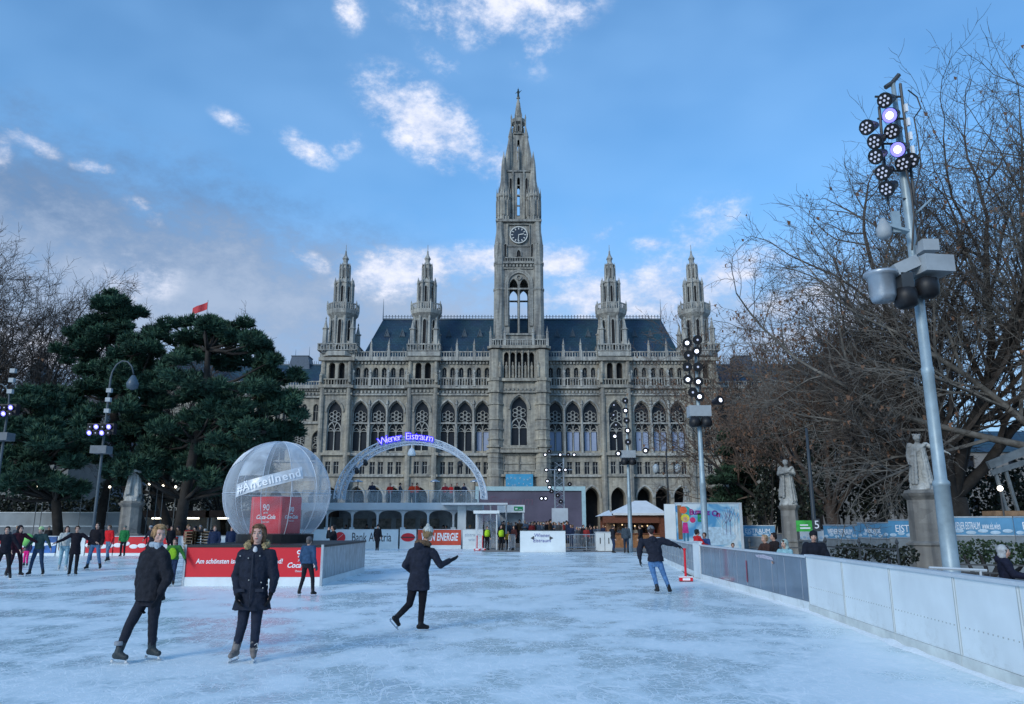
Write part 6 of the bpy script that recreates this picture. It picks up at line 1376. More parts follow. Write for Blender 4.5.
def mast_right():
    Y0 = 14.0; x = W(939.5, 470, Y0).x; t = thing('light_mast', 'tall nearest floodlight mast in front of the bare trees with speakers halfway up', 'light mast', (x, Y0, 0))
    top = ZY(82, Y0); z1 = ZY(484, Y0); z2 = ZY(180, Y0)
    q = MB(); q.lathe((0,0,0), [(.24,0),(.24,.03),(.142,.04),(.135,z1-.04),(.145,z1-.03),(.145,z1+.03),(.108,z1+.08),(.10,ZY(375,Y0)),(.11,ZY(374,Y0)),(.11,ZY(368,Y0)),(.095,ZY(367,Y0)),(.085,z2),(.04,top)], 16); q.build('pole', [MG], t, True)
    q = MB()
    for k_, py in enumerate((200, 172, 145, 120, 98)):
        q.tube((-.42 if k_ else -.1, -.05, ZY(py, Y0)), (.12, -.05, ZY(py, Y0)), .022, n=6)
    q.tube((-.40,-.05,ZY(205,Y0)), (-.36,-.05,ZY(108,Y0)), .028, n=6); q.tube((.12,-.05,ZY(205,Y0)), (.12,-.05,ZY(85,Y0)), .028, n=6); q.tube((.02,0,top), (-.16,0,top-.12), .05, n=6); q.tube((0,0,top), (.14,0,top+.16), .05, n=6); q.build('lamp_rack', [DST], t)
    def at(px, py): v = W(px, py, Y0-.25); return (v.x-x, v.y-Y0, v.z)
    for px, py, l, d in ((886,100,0,(-.5,-1,-.35)), (891,115,2,(-.15,-1,-.3)), (893,131,0,(-.2,-1,-.3)), (899,149,2,(-.15,-1,-.3)), (904,163,0,(-.1,-1,-.4)), (868,127,0,(-.7,-.9,-.3)), (876,141,0,(-.9,-.4,-.7)), (877,156,0,(-.8,-.5,-.6)), (884,172,0,(-.6,-.9,-.4)), (888,188,0,(-.8,-.3,-.7)), (911,160,0,(.6,-.6,-.3))):
        lamp(t, at(px, py), (-.75+d[0]*.35, -.6, -.35+d[2]*.5), .165, l, False)
    for k_ in range(4): p = at(906+k_*2.2, 108+k_*14); q = MB(); q.cbox(p, .05, .06, .16); q.build('connector', [WL], t)
    q = MB(); q.path([at(908,90), at(917,97), at(921,108), at(914,118), at(918,140), at(921,165), at(913,200), at(922,215), at(916,245)], .014, 5); q.path([at(906,170), at(911,190), at(914,215), at(912,250)], .02, 5); q.build('cable', [RUB], t)
    # white dome camera arm and plates
    q = MB(); q.bar(at(908,232), at(880,224), .16, .05); q.cbox(at(896,222), .16, .05, .42); q.build('bracket_plate', [MG], t); q = MB(); p = at(884,232); q.lathe((p[0], p[1], p[2]-.14), [(.06,0),(.13,.06),(.14,.2),(.06,.38),(.03,.42)], 12); q.build('dome_camera', [BOXM], t, True)
    q = MB(); q.bar(at(917,212), at(930,200), .10, .03); q.build('side_plate', [MG], t)
    q = MB(); p = at(932,266); q.M = Matrix.Translation(p) @ Matrix.Rotation(.15, 4, 'Z'); q.box(-.30,.28,-.25,.25,-.17,.15); q.build('equipment_box', [BOXM], t); q = MB(); p = at(927,247); q.cbox(p, .3, .3, .22); q.build('small_box', [BOXM], t)
    for px, py, s_ in ((927, 290, .19), (906, 300, .17)): q = MB(); p = at(px, py); q.lathe((p[0], p[1], p[2]-.1), [(.10,-.06),(.2,0),(.22,.16),(.20,.3),(.1,.34)], 12); q.build('loudspeaker', [RUB], t, True)
    q = MB(); p = at(882, 287); q.lathe((p[0], p[1], p[2]-.28), [(.19,0),(.23,.1),(.24,.48),(.30,.5),(.30,.56),(.1,.58)], 12); q.build('weather_shield', [ALU], t, True)
    q = MB(); q.bar(at(915,262), at(893,272), .3, .22); q.build('arm_housing', [BOXM], t); q = MB(); p = at(904,285); q.cbox(p, .22, .3, .4); q.build('speaker_case', [DST], t)
mast_right()
def mast(px, Y0, ztop_py, zbox_py, label, lamps, hanging=True, wide=.1):
    x = XG(px, Y0); t = thing('light_mast', label, 'light mast', (x, Y0, 0)); top = ZY(ztop_py, Y0); zb = ZY(zbox_py, Y0)
    q = MB(); q.lathe((0,0,0), [(.22,0),(.22,.03),(.15,.04),(.14,3.6),(.15,3.62),(.12,3.7),(.10,zb),(.05,top)], 12); q.build('pole', [MG], t, True)
    q = MB(); q.tube((-.38,-.06,top-.2), (-.34,-.06,top-3.0), .03); q.tube((.12,-.06,top-.2), (.12,-.06,top-3.1), .03)
    for k_ in range(5): q.tube((-.4,-.06,top-.3-k_*.6), (.14,-.06,top-.3-k_*.6), .02, n=4)
    q.build('lamp_rack', [DST], t)
    for dx, dz, l, d in lamps: lamp(t, (dx, -.3, top-dz), d, .2, l)
    if hanging:
        q = MB(); q.box(-.5,.5,-.35,.3,zb,zb+.5); q.build('equipment_box', [BOXM], t)
        for dx in (-.28, .26): q = MB(); q.lathe((dx, -.3, zb-.45), [(.15,-.05),(.26,0),(.27,.2),(.2,.4)], 10); q.build('loudspeaker', [RUB], t, True)
    return t
DL = (-.2,-1,-.35)
mast(707, 35.6, 335, 417, 'floodlight mast rising from behind the painted mural', [(-.45,.45,1,DL),(-.42,1.05,0,DL),(.05,.3,0,DL),(-.02,.85,1,DL),(.0,1.6,0,DL),(-.5,1.6,0,DL),(-.02,2.3,1,DL),(-.5,2.2,1,DL),(.0,3.0,1,DL),(.9,3.2,1,(.5,-1,.1)),(-.3,2.8,0,DL)])
mast(631, 54, 397, 458, 'slimmer floodlight mast by the wooden hut, lamps before the facade windows', [(-.1,.3,0,DL),(-.1,1.0,1,DL),(-.05,1.7,0,DL),(0,2.4,1,DL),(0,3.2,0,DL),(-.9,.6,0,DL),(-.95,1.3,0,DL),(-.8,2.0,0,DL),(-.9,2.8,1,DL),(1.2,3.8,1,DL),(-.7,4.0,1,DL)], wide=.1)
# tower of lamps at the screen
Y0 = 78; x = XG(560, Y0); t = thing('lamp_tower', 'slim lighting tower with small lit spotlights before the big screen', 'lighting tower', (x, Y0, 0)); top = ZY(455, Y0)
q = MB()
for sx_ in (-.9, .9):
    for sy_ in (-.3, .3): q.tube((sx_*.5,sy_,0), (sx_*.5,sy_,top-.3 if sx_ > 0 else top-1.5), .05, n=5)
for k_ in range(12): z = .3+k_*(top-1)/12; q.tube((-.45,-.3,z), (.45,-.3,z+.6), .03, n=4); q.tube((.45,-.3,z), (-.45,-.3,z+.6), .03, n=4)
q.tube((-1.6,-.3,top), (1.8,-.3,top), .05, n=5); q.tube((-1.5,-.3,top-1.5), (1.3,-.3,top-1.5), .05, n=5); q.build('frame', [ALU], t)
q = MB(); q.box(-.8,.8,-.4,-.34,0,3.4); q.build('cladding', [WHT2], t)
for dx, dz, l in ((-1.4,0,1),(.1,0,1),(.9,0,0),(1.5,0,1),(-1.0,-.35,0),(-1.3,1.5,1),(.0,1.5,1),(.6,1.5,1),(-1.2,2.6,1),(-1.0,3.2,1),(-.8,3.6,0),(-1.8,4.3,1),(-1.4,4.3,1),(1.0,2.9,0),(-.2,4.0,0),(.1,4.6,0)): lamp(t, (dx, -.5, top-dz), (0,-1,-.3), .2, l)
# left crook lantern with lights
def crook(px, Y0, label, topy, lampy, boxy, dirx=1, big=True):
    x = XG(px, Y0); t = thing('lamp_post', label, 'lamp post', (x, Y0, 0)); zt = ZY(topy, Y0); q = MB(); r_ = .62
    pts = [(0,0,0),(0,0,2.5),(0,0,zt-1.2)]+[(dirx*(r_-r_*cos(a)), 0, zt-1.2+r_*1.6*sin(a)) for a in (.4,.9,1.4,1.9,2.4,2.9)]; q.path(pts, [.10,.08,.055]+[.04]*6, 8); q.build('pole', [mat('post_grey', (.075,.095,.11), .5)], t, True)
    e = Vector(pts[-1]); q = MB(); q.lathe(e+Vector((0,0,-.75)), [(.08,-.1),(.28,0),(.32,.25),(.20,.5),(.08,.7)], 12); q.build('lantern', [mat('lantern_grey', (.07,.10,.13), .4)], t, True)
    zl = ZY(lampy, Y0); q = MB(); q.box(-.7,.7,-.45,-.1,zl-.25,zl+.3); q.build('lamp_bar', [CASE], t)
    for k_ in range(4):
        for rr in (0, 1): lamp(t, (-.5+k_*.33, -.5, zl+.12-rr*.32), (-.1,-1,-.3), .13, 2 if (k_+rr) % 2 else 0)
    zb = ZY(boxy, Y0); q = MB(); q.box(-.45,.4,-.4,.3,zb-.25,zb+.15); q.build('equipment_box', [mat('box_dim', (.12,.14,.16), .5)], t)
    for z in (zl+1.0, zl+1.6, zl+2.1): q = MB(); q.cbox((.12, -.2, z), .26, .2, .22); q.build('small_box', [BOXM], t)
crook(89.5, 41, 'curved lantern post with blue white spotlights among the pines', 357, 430, 449)
crook(-14, 40, 'equipment-laden lantern post cut by the left picture edge', 380, 411, 436, -1)
# dark park lamp posts
def plain_post(px, Y0, topy, label, lant=None):
    t = thing('lamp_post', label, 'lamp post', (XG(px, Y0), Y0, 0)); zt = ZY(topy, Y0); q = MB(); q.lathe((0,0,0), [(.16,0),(.13,.9),(.09,1.0),(.075,zt*.6),(.05,zt)], 10); q.build('pole', [mat('post_dark', (.035,.045,.055), .5)], t, True)
    if lant:
        zl = ZY(lant, Y0); q = MB(); q.tube((-.9,0,zl), (.9,0,zl), .04, n=5); q.build('cross_arm', [DST], t)
        for s_ in (-.85, .85): q = MB(); q.lathe((s_,0,zl), [(.1,0),(.22,.1),(.25,.5),(.05,.7)], 8); q.build('lantern', [mat('lantern_glass', (.45,.5,.52), .3)], t, True)
plain_post(818.5, 30, 428, 'dark slender post between the two large stone statues')
plain_post(670.5, 60, 449, 'dark double lantern post in front of the ground floor arches', 473)
# ---------------------------------------------------------------- statues
SST = stone('statue_stone', (.36,.37,.35), (.60,.59,.55), bs=2.5, grime=.5); PED = stone('pedestal_stone', (.25,.245,.23), (.40,.375,.33), bs=1.2, grime=.45)
def statue(px, Y0, py0, py1, py2, label, face, arms, w=.72, seed=0, crown=False, lod=1):
    """py0 head top, py1 feet / pedestal top, py2 pedestal foot on screen"""
    x = W(px, py1, Y0).x; zp = ZY(py1, Y0); hs = ZY(py0, Y0)-zp; t = thing('statue', label, 'statue', (x, Y0, 0)); r_ = w
    q = MB(); q.lathe((0,0,0), [(r_*1.5,0),(r_*1.5,zp*.08),(r_*1.25,zp*.10),(r_*1.2,zp*.34),(r_*1.3,zp*.35),(r_*1.3,zp*.37),(r_*1.02,zp*.40),(r_*.98,zp*.88),(r_*1.22,zp*.93),(r_*1.3,zp*.96),(r_*1.12,zp*.965),(r_*1.05,zp)], 8, rot=pi/8); q.build('pedestal', [PED], t)
    f = thing('x', 'x', 'x'); bpy.data.objects.remove(f)
    g = bpy.data.objects.new('figure', None); COL.objects.link(g); g.parent = t; g.location = (0,0,zp)
    k = hs/1.74; J = stand_pose(1.72*k, face, arms, 'stride', .03, False)
    b = MB(); B = basis(J['face']); head_parts(b, J['head'], B, k*1.05)
    h = lambda n: J[n]
    b.cap(h('neck'), h('head')-Vector((0,0,.05*k)), .06*k, .055*k)
    b.ball(J['head']+B @ Vector((0,.03*k,.04*k)), k, 12, 8, (.088,.10,.10), B)
    if crown:
        for i in range(8): a = i*pi/4; b.cap(J['head']+B @ Vector((.085*k*cos(a), .085*k*sin(a), .09*k)), J['head']+B @ Vector((.095*k*cos(a), .095*k*sin(a), .15*k)), .018*k, .010*k, 6)
    for s_ in 'LR':
        b.cap(h('sh'+s_), h('el'+s_), .075*k, .06*k); b.cap(h('el'+s_), h('wr'+s_), .06*k, .038*k); d = h('wr'+s_)-h('el'+s_); hand_parts(b, h('wr'+s_), d, h('chest')-h('wr'+s_), k*1.1, .8, 1 if s_ == 'L' else -1)
        b.cap(h('hip'+s_), h('kn'+s_), .10*k, .075*k); b.cap(h('kn'+s_), h('an'+s_), .072*k, .05*k); tt = h('toe'+s_); b.cap(h('an'+s_)-Vector((0,0,.03*k)), h('an'+s_)+tt*.14*k-Vector((0,0,.05*k)), .045*k, .035*k)
    wv = h('shL')-h('shR'); yw = atan2(wv.y, wv.x)
    b.loft([(*h('pelvis')[:2], .12*k, .23*k, .19*k, yw), (*h('pelvis')[:2], .5*k, .20*k, .16*k, yw), (*h('pelvis')[:2], .85*k, .185*k, .15*k, yw), (*h('waist')[:2], 1.06*k, .15*k, .12*k, yw), (*h('chest')[:2], 1.27*k, .19*k, .14*k, yw), (*h('neck')[:2], 1.42*k, .10*k, .08*k, yw)], 14)
    fv = Vector((face[0], face[1], 0)).normalized(); sdv = Vector((-fv.y, fv.x, 0)); rr = random.Random(seed)
    for i in range(13):   # hanging folds of the cloak
        a = -2.6+5.2*i/12+rr.uniform(-.1,.1); p0 = h('chest')+(-fv*cos(a)+sdv*sin(a))*.15*k; p1 = Vector((0,0,rr.uniform(.06,.3)*k))+(-fv*cos(a)+sdv*sin(a))*.25*k
        b.cap(p0, p1, .03*k, .048*k, 7)
    b.cap(h('shL')+fv*.1*k, h('waist')-sdv*.14*k+fv*.12*k, .04*k, .05*k)
    b.cap(Vector((0,0,-.05*k)), Vector((0,0,.02*k)), .30*k, .28*k)
    me = remesh('sculpture', b, .017*k, SST, 1, .035, .06); inst('sculpture', me, g, scale=(1.22, 1.22, 1.0))
    return t
statue(922.5, 29, 434, 490, 568, 'largest stone statue of a crowned man in a long cloak on octagonal pedestal', (-.5,-1), 'one', .58, 3, True)
statue(788.5, 38, 459.5, 503.5, 545, 'pale stone statue of a long-haired man left of the dark slender post', (-.35,-1), 'front', .40, 5)
statue(132.5, 48.8, 458, 501, 540, 'grey stone statue in a long robe on tall pedestal between the pine trunks', (.4,-1), 'front', .62, 8)
statue(686.5, 66, 486, 503, 520, 'small distant white statue above the left part of the mural', (.3,-1), 'front', .35, 9)
q = thing('monument', 'small pale pointed monument above the right part of the mural', 'monument', (XG(722, 66), 66, 0)); z = ZY(489, 66); m = MB(); m.lathe((0,0,0), [(.7,0),(.7,1.4),(.6,1.5),(.55,z*.62),(.35,z*.8),(.05,z)], 8); m.build('shaft', [SST], q)
# ---------------------------------------------------------------- fences and banners on the right
def banner_fence(p0, p1, z0, z1, label, m, words=None, grey=True, n=1):
    p0 = Vector((*p0, 0)); p1 = Vector((*p1, 0)); d = p1-p0; L_ = d.length; t = thing('banner_fence', label, 'banner fence', tuple(p0), atan2(d.y, d.x), 'light blue banner fences on the right')
    q = MB(); q.box(0, L_, -.02, .02, z0, z1); q.build('banner', [m], t)
    q = MB(); q.box(0, L_, -.035, .035, z1+.002, z1+.05); q.box(0, L_, -.035, .035, z0-.05, z0-.002)
    for i in range(int(L_/2.2)+1): x = min(L_-.03, i*2.2+.03); q.cbox((x, .06, z1/2), .06, .06, z1)
    q.build('frame', [ALU], t)
    if grey: q = MB(); q.box(0, L_, -.01, .01, .02, z0-.055); q.build('lower_screen', [mat('screen_grey', (.20,.23,.25), .8, .2, 2)], t)
    if words: text('lettering', words, (z1-z0)*.62, WL, t, (L_*.5, -.024, (z0+z1)/2), sx=min(2.2, L_/((z1-z0)*.62*.62*len(words))*.8))
    q = MB(); [q.ball((L_*(i+.5)/6, -.03, z0+.08+.06*(i % 2)), 1, 10, 6, (L_/14, .008, .07)) for i in range(6)]; q.build('snow_hills', [mat('banner_pale', (.45,.6,.72), .5)], t)
def gx(px, Y): return (XG(px, Y), Y)
banner_fence(gx(742, 46), gx(777, 45), 1.15, 1.72, 'light blue banner left of the pale stone statue', BLU, 'EISTRAUM')
banner_fence(gx(801, 44), gx(826, 40), 1.0, 1.5, 'white banner at the low left end of the rising banner row', WHT, None)
banner_fence(gx(826.5, 39.8), gx(861, 36), 1.15, 1.75, 'pale blue banner with white wording, left of the middle banner', BLU, 'WIENER EISTRAUM')
banner_fence(gx(861.5, 35.9), gx(893, 33), 1.25, 1.85, 'light blue banner in the middle of the row before the shrubs', BLU, 'wien.gv.at')
banner_fence(gx(893.5, 32.9), gx(945, 30.6), 1.3, 1.95, 'light blue banner passing behind the large pedestal', BLU, 'EISTRAUM')
banner_fence(gx(946, 30.5), gx(1020, 29.5), 1.42, 2.05, 'long light blue banner right of the nearest mast', BLU, 'WIENER EISTRAUM  www.eis.wien')
banner_fence(gx(1021, 29.4), gx(1080, 29), 1.42, 2.05, 'light blue banner at the right picture edge', BLU, 'EISTRAUM')
def iron_fence(p0, p1, label, h=1.25):
    p0 = Vector((*p0, 0)); p1 = Vector((*p1, 0)); d = p1-p0; L_ = d.length; t = thing('iron_fence', label, 'fence', tuple(p0), atan2(d.y, d.x), 'low black iron park fences'); q = MB(); n = int(L_/1.0)
    q.box(0, L_, -.02, .02, h-.25, h-.21); q.box(0, L_, -.02, .02, .55, .59); q.build('rails', [DST], t)
    for i in range(n+1): x = L_*i/n; q = MB(); q.lathe((x,0,0), [(.035,0),(.03,h-.1),(.055,h-.05),(.04,h),(.01,h+.07)], 8); q.build('post', [DST], t)
iron_fence(gx(752, 26), gx(828, 25), 'low black iron fence behind the spectators in hoods', 1.3); iron_fence(gx(829, 24.8), gx(902, 22), 'low black iron fence left of the large pedestal', 1.35); iron_fence(gx(955, 21), gx(1060, 20), 'low black iron fence right of the nearest mast', 1.0)
t = thing('sign_board', 'bright green sign board beside the dark slender post', 'sign', (XG(808.5, 31), 31, 0)); q = MB(); z0_, z1_ = ZY(531.5, 31), ZY(520.5, 31); q.box(-.33, .33, -.03, .03, z0_, z1_); q.build('panel', [mat('sign_green', (.06,.42,.07), .5, .3, 4)], t); q = MB(); q.tube((-.28,.05,0), (-.28,.05,z1_), .025); q.tube((.28,.05,0), (.28,.05,z1_), .025); q.build('post', [DST], t)
q = MB(); q.box(-.2,.2,-.04,-.032,z0_+.1,z0_+.16); q.box(-.2,.12,-.04,-.032,z0_+.22,z0_+.27); q.build('text_lines', [WL], t)
t = thing('hose_number', 'small white numeral fixed on the dark slender post', 'number sign', (XG(820.5, 29.8), 29.8, 0)); text('numeral', '5', .42, WL, t, (0, -.05, ZY(525, 29.8))); q = MB(); q.cbox((0,-.02,ZY(525,29.8)), .26, .03, .46); q.build('plate', [DST], t)
# rail pipe over the white board near the hooded man
t = thing('handrail', 'white handrail in front of the man in the pale hood', 'handrail', (6.9, 13.4, 0)); q = MB(); q.tube((.1,0,1.08), (1.0,-.1,1.04), .025); q.tube((.2,0,0), (.2,0,1.07), .02); q.tube((.9,-.09,0), (.9,-.09,1.04), .02); q.build('tube', [WHT2], t)
# market stall at the right edge
t = thing('market_stall', 'timber market stall with grey metal frame at the right picture edge', 'market stall', (XG(1040, 31), 31, 0)); X = lambda px: XG(px, 31)-XG(1040, 31)
q = MB(); q.box(X(998), X(1100), -.4, .3, 0, ZY(528,31)); q.box(X(996), X(1100), -.5, .4, ZY(516,31), ZY(511,31)); q.build('counter', [mat('stall_wood', (.30,.18,.10), .7, .3, 5)], t)
q = MB(); z = ZY(466, 31)
for a in (1006, 1017): q.bar((X(a)+.2,-.3,ZY(516,31)), (X(a-3),-.3,z), .11, .1)
q.bar((X(997),-.35,z), (X(1100),-.35,z+1.5), .14, .3); q.bar((X(999),-.35,z-.3), (X(1100),-.35,z+.9), .08, .2); q.box(X(1060), X(1066), -.3, .3, 0, z+1.0); q.build('frame', [mat('frame_dim', (.12,.14,.15), .6, .3)], t)
q = MB(); q.ball((X(1003.5),-.5,ZY(489,31)), .10, 10, 8); q.build('bulb', [mat('bulb_white', (1,.9,.75), emit=6)], t, True); q = MB(); q.tube((X(1003.5),-.5,0), (X(1003.5),-.5,ZY(489,31)-.1), .04); q.build('lamp_stem', [DST], t)
# left side: site fence, kiosk row, light strings
t = thing('site_wall', 'long low grey screen wall under the pines', 'screen wall', (0, 54, 0)); q = MB(); z1_ = ZY(512, 54); q.box(XG(-60,54), XG(122,54), 0, .1, 0, z1_*.62); q.build('lower_panel', [mat('wall_grey', (.20,.23,.26), .8, .2, .7)], t); q = MB(); q.box(XG(-60,54), XG(122,54), -.02, .12, z1_*.62+.004, z1_*.66); q.box(XG(-60,54), XG(122,54), -.02, .12, z1_-.06, z1_); q.build('rail', [ALU], t); q = MB(); q.box(XG(-60,54), XG(122,54), .02, .08, z1_*.66+.004, z1_-.064); q.build('upper_panel', [mat('wall_grey2', (.27,.31,.34), .8, .2, .7)], t)
def kiosk(pa, pb, Y0, label, lit=2, grp='low market kiosks behind the left boards'):
    xc = XG((pa+pb)/2, Y0); w = (XG(pb, Y0)-XG(pa, Y0))/2; t = thing('kiosk', label, 'kiosk', (xc, Y0, 0), 0, grp); z = ZY(510.5, Y0)
    q = MB(); q.box(-w, w, 2.2, 2.3, 0, z-.5); q.box(-w, -w+.1, 0, 2.2, 0, z-.5); q.box(w-.1, w, 0, 2.2, 0, z-.5); q.build('shell', [mat('kiosk_wall', (.30,.33,.34), .7, .2, 1)], t); q = MB(); q.box(-w-.2, w+.2, -.5, 2.5, z-.5, z); q.build('roof', [mat('kiosk_roof', (.10,.06,.045), .8, .3, 2)], t)
    q = MB(); q.box(-w+.1, w-.1, 0, .5, 0, 1.05); q.build('counter', [mat('kiosk_counter', (.34,.36,.37), .6, .2, 2)], t)
    for i in range(lit): x = -w+2*w*(i+.5)/lit; q = MB(); q.box(x-.55, x+.55, -.3, -.2, z-.62, z-.51); q.build('tube_light', [mat('tube_glow', (1,.93,.75), emit=3.0)], t)
kiosk(142, 206, 58, 'low brown roofed kiosk with two strip lights left of the globe', 2); kiosk(208, 240, 58, 'low brown roofed kiosk partly behind the globe', 1); kiosk(244, 330, 64, 'low kiosk seen through the transparent globe', 1)
def pallet_stack(px, Y0, lb):
    t = thing('crate_stack', lb, 'pallets', (XG(px, Y0), Y0, 0), 0, 'stacks of timber pallets'); m = mat('pallet_wood', (.25,.17,.10), .8, .3, 6)
    for k_ in range(9): q = MB(); z = k_*.16; q.box(-.6,.6,-.4,.4,z+.10,z+.13); [q.box(x-.06,x+.06,-.4,.4,z,z+.10) for x in (-.5,0,.5)]; q.build('pallet', [m], t)
pallet_stack(195, 46, 'left stack of timber pallets behind the red platform'); pallet_stack(203.5, 46, 'right stack of timber pallets behind the red platform')
def string(px, py, Y0, label): 
    t = thing('pole_light', label, 'pole light', (XG(px, Y0), Y0, 0), 0, 'slim poles with small bulbs under the pines'); z = ZY(py, Y0); q = MB(); q.tube((0,0,0), (0,0,z+.1), .03, .02, 6); q.build('pole', [mat('thin_pole', (.16,.17,.17), .5)], t); q = MB(); q.ball((0,-.1,z), .075, 8, 6); q.build('bulb', [mat('bulb_white2', (1,.9,.72), emit=4)], t, True)
for px, py, lb in ((30,486,'slim pole with one bulb far left below the pine crown'), (36,500,'slim pole with one bulb second from left'), (75,484,'slim pole with one bulb left of the curved lantern post'), (103,487,'slim pole with one bulb right of the curved lantern post'), (143,484,'slim pole with one bulb just right of the robed statue'), (151,484,'slim pole with one bulb second right of the robed statue'), (157,486,'slim pole with one bulb left of the kiosk trunk'), (170,487,'slim pole with one bulb right of the kiosk trunk')): string(px, py, 50, lb)
# ---------------------------------------------------------------- far buildings
def dome_building():
    Y0 = 230; t = thing('domed_building', 'distant domed museum-like silhouette at the far left between tree branches', 'building', (W(38, 380, Y0).x, Y0, 0)); z = lambda py: ZY(py, Y0); q = MB(); DM = mat('far_stone', (.14,.15,.17), .9, .2, .1); k = Y0/F
    q.box(-60, 26, -8, 30, 0, z(398)); q.build('wall', [DM], t); q = MB(); q.lathe((0,0,0), [(15*k,z(400)),(14*k,z(388)),(12*k,z(386)),(11*k,z(376)),(8*k,z(368)),(4*k,z(363)),(2.6*k,z(361)),(2.4*k,z(357)),(.8*k,z(355)),(.2*k,z(350))], 16); q.build('dome', [mat('far_dome', (.10,.13,.15), .8)], t, True)
    for i in range(8):
        for j in range(3): q = MB(); q.box(-44+i*8, -41.5+i*8, -8.1, -8.02, 4+j*7, 8+j*7); q.build('window', [DK], t)
dome_building()
def block(px0, px1, Y0, py, label, nx, ny, col):
    x0, x1 = XG(px0, Y0), XG(px1, Y0); t = thing('apartment_building', label, 'building', ((x0+x1)/2, Y0, 0)); w = (x1-x0)/2; z = ZY(py, Y0); q = MB(); ww = 2*w/nx
    fl = z/ny; q.mi = 0
    for j in range(ny): wall_arch(q, -w, w, j*fl, (j+1)*fl, [(-w+ww*(i+.5), ww*.42, j*fl+fl*.28, j*fl+fl*.82, 0) for i in range(nx)], .3, 1)
    q.add([(-w,0,z),(w,0,z),(w,14,z),(-w,14,z),(-w,14,0),(w,14,0),(-w,0,0),(w,0,0)], [(0,1,2,3),(6,0,3,4),(7,5,2,1)]); q.build('wall', [mat('far_wall_%d' % nx, col, .9, .2, .3), GL], t)
    q = MB(); q.add([(-w-.4,-.4,z),(w+.4,-.4,z),(w+.4,14.4,z),(-w-.4,14.4,z),(-w+3,7,z+4),(w-3,7,z+4)], [(0,1,5,4),(1,2,5),(2,3,4,5),(3,0,4),(0,3,2,1)]); q.build('roof', [ROOF], t)
block(862, 1120, 118, 452, 'plain distant building behind the bare trees on the right', 12, 4, (.20,.19,.18)); block(-150, 60, 130, 455, 'plain distant building behind the pines on the left', 10, 4, (.18,.18,.17))
# ---------------------------------------------------------------- trees
def rv(r): return Vector((r.uniform(-1,1), r.uniform(-1,1), r.uniform(-1,1)))
def bare_tree(name, label, px, Y0, hgt, seed, m, r0=.5, limbs=7, trunk=.28, spread=1.0, bias=(0,0,0), lv=4, kids=(7,6,5,4), group='bare winter trees', droop=0, twigr=.011, tw=None, balls=0, limbr=.4, first=None, offs=None, lenf=1.0):
    r = random.Random(seed); x = XG(px, Y0); t = thing('tree', label, 'tree', (x, Y0, 0), 0, group); tr = MB(); cb = MB(); bias = Vector(bias); ends = []
    th = hgt*trunk; pts = [Vector((0,0,-.1))]; d = Vector((0,0,1))
    for i in range(4): d = (d+rv(r)*.08).normalized(); pts.append(pts[-1]+d*th/4)
    tr.path(pts, [r0*1.35, r0*1.02, r0*.95, r0*.9, r0*.8], 10)
    def grow(mb, p, d, L_, rad, lev):
        n = 5 if lev < 2 else (4 if lev == 2 else 3); P = [p]; wig = .20+.06*lev; q = p; dd = d
        for i in range(n):
            up = Vector((0,0,.10 if lev < 2 else (.02-droop))); dd = (dd+rv(r)*wig+up+bias*(.06 if lev < 2 else 0)).normalized(); q = q+dd*L_/n; P.append(q)
        e = rad*.45 if lev < lv else rad*.5
        mb.path(P, [rad+(e-rad)*i/n for i in range(n+1)], 7 if lev == 0 else (5 if lev == 1 else 3), False)
        if lev >= lv: ends.append(P[-1]); return
        k = kids[min(lev, len(kids)-1)]
        for i in range(k):
            f = .25+.75*(i+r.random()*.7)/k; f = min(f, .99); ii = int(f*n); a = P[ii].lerp(P[ii+1], f*n-ii); base = (P[ii+1]-P[ii]).normalized()
            s_ = rv(r); s_ = (s_-base*s_.dot(base)).normalized(); ang_ = r.uniform(.5, 1.05); nd = (base*cos(ang_)+s_*sin(ang_)).normalized()
            grow(cb if lev >= 0 else mb, a, nd, L_*r.uniform(.45, .68)*(1.05-.3*f), max(twigr, (rad+(e-rad)*f)*.58), lev+1)
        grow(cb, P[-1], dd, L_*.5, max(twigr, e*.9), lev+1)
    tops = first or [(Vector((cos(a:=(2*pi*i/limbs+r.uniform(-.3,.3)))*spread*r.uniform(.55,1.0), sin(a)*spread*r.uniform(.55,1.0), 1)).normalized(), r.uniform(.42,.6)*hgt) for i in range(limbs)]
    for i, (d, L_) in enumerate(tops): grow(tr, pts[-1]-Vector((0,0,r.uniform(0,th*.3))), Vector(d).normalized(), L_*lenf, r0*limbr, 0)
    tr.build('trunk', [m], t, True); cb.build('crown', [tw or m], t)
    if balls:
        s2 = MB()
        for i in range(balls):
            p = r.choice(ends)+rv(r)*.25; h = r.uniform(.05,.11); a = r.uniform(0,pi); s2.add([p+Vector((-h*cos(a),-h*sin(a),0)), p+Vector((h*cos(a),h*sin(a),-.02)), p+Vector((h*.4,-h*.3,-2.2*h)), p+Vector((-h*.5,.2*h,-1.8*h))], [(0,1,2,3)])
        s2.build('dead_leaves', [mat('dead_leaf', (.16,.085,.05), .8, .4, 3)], t)
    return t
BK = mat('bark_dark', (.032,.028,.025), .9, .35, 3, .4); BKP = mat('bark_plane', (.13,.12,.105), .85, .5, 2.2, .3); BKB = mat('bark_brown', (.085,.062,.05), .9, .3, 3, .3)
V_ = Vector
TWG = mat('twigs_grey', (.075,.062,.053), .9, .35, 3); TWB = mat('twigs_brown', (.12,.085,.065), .9, .35, 3)
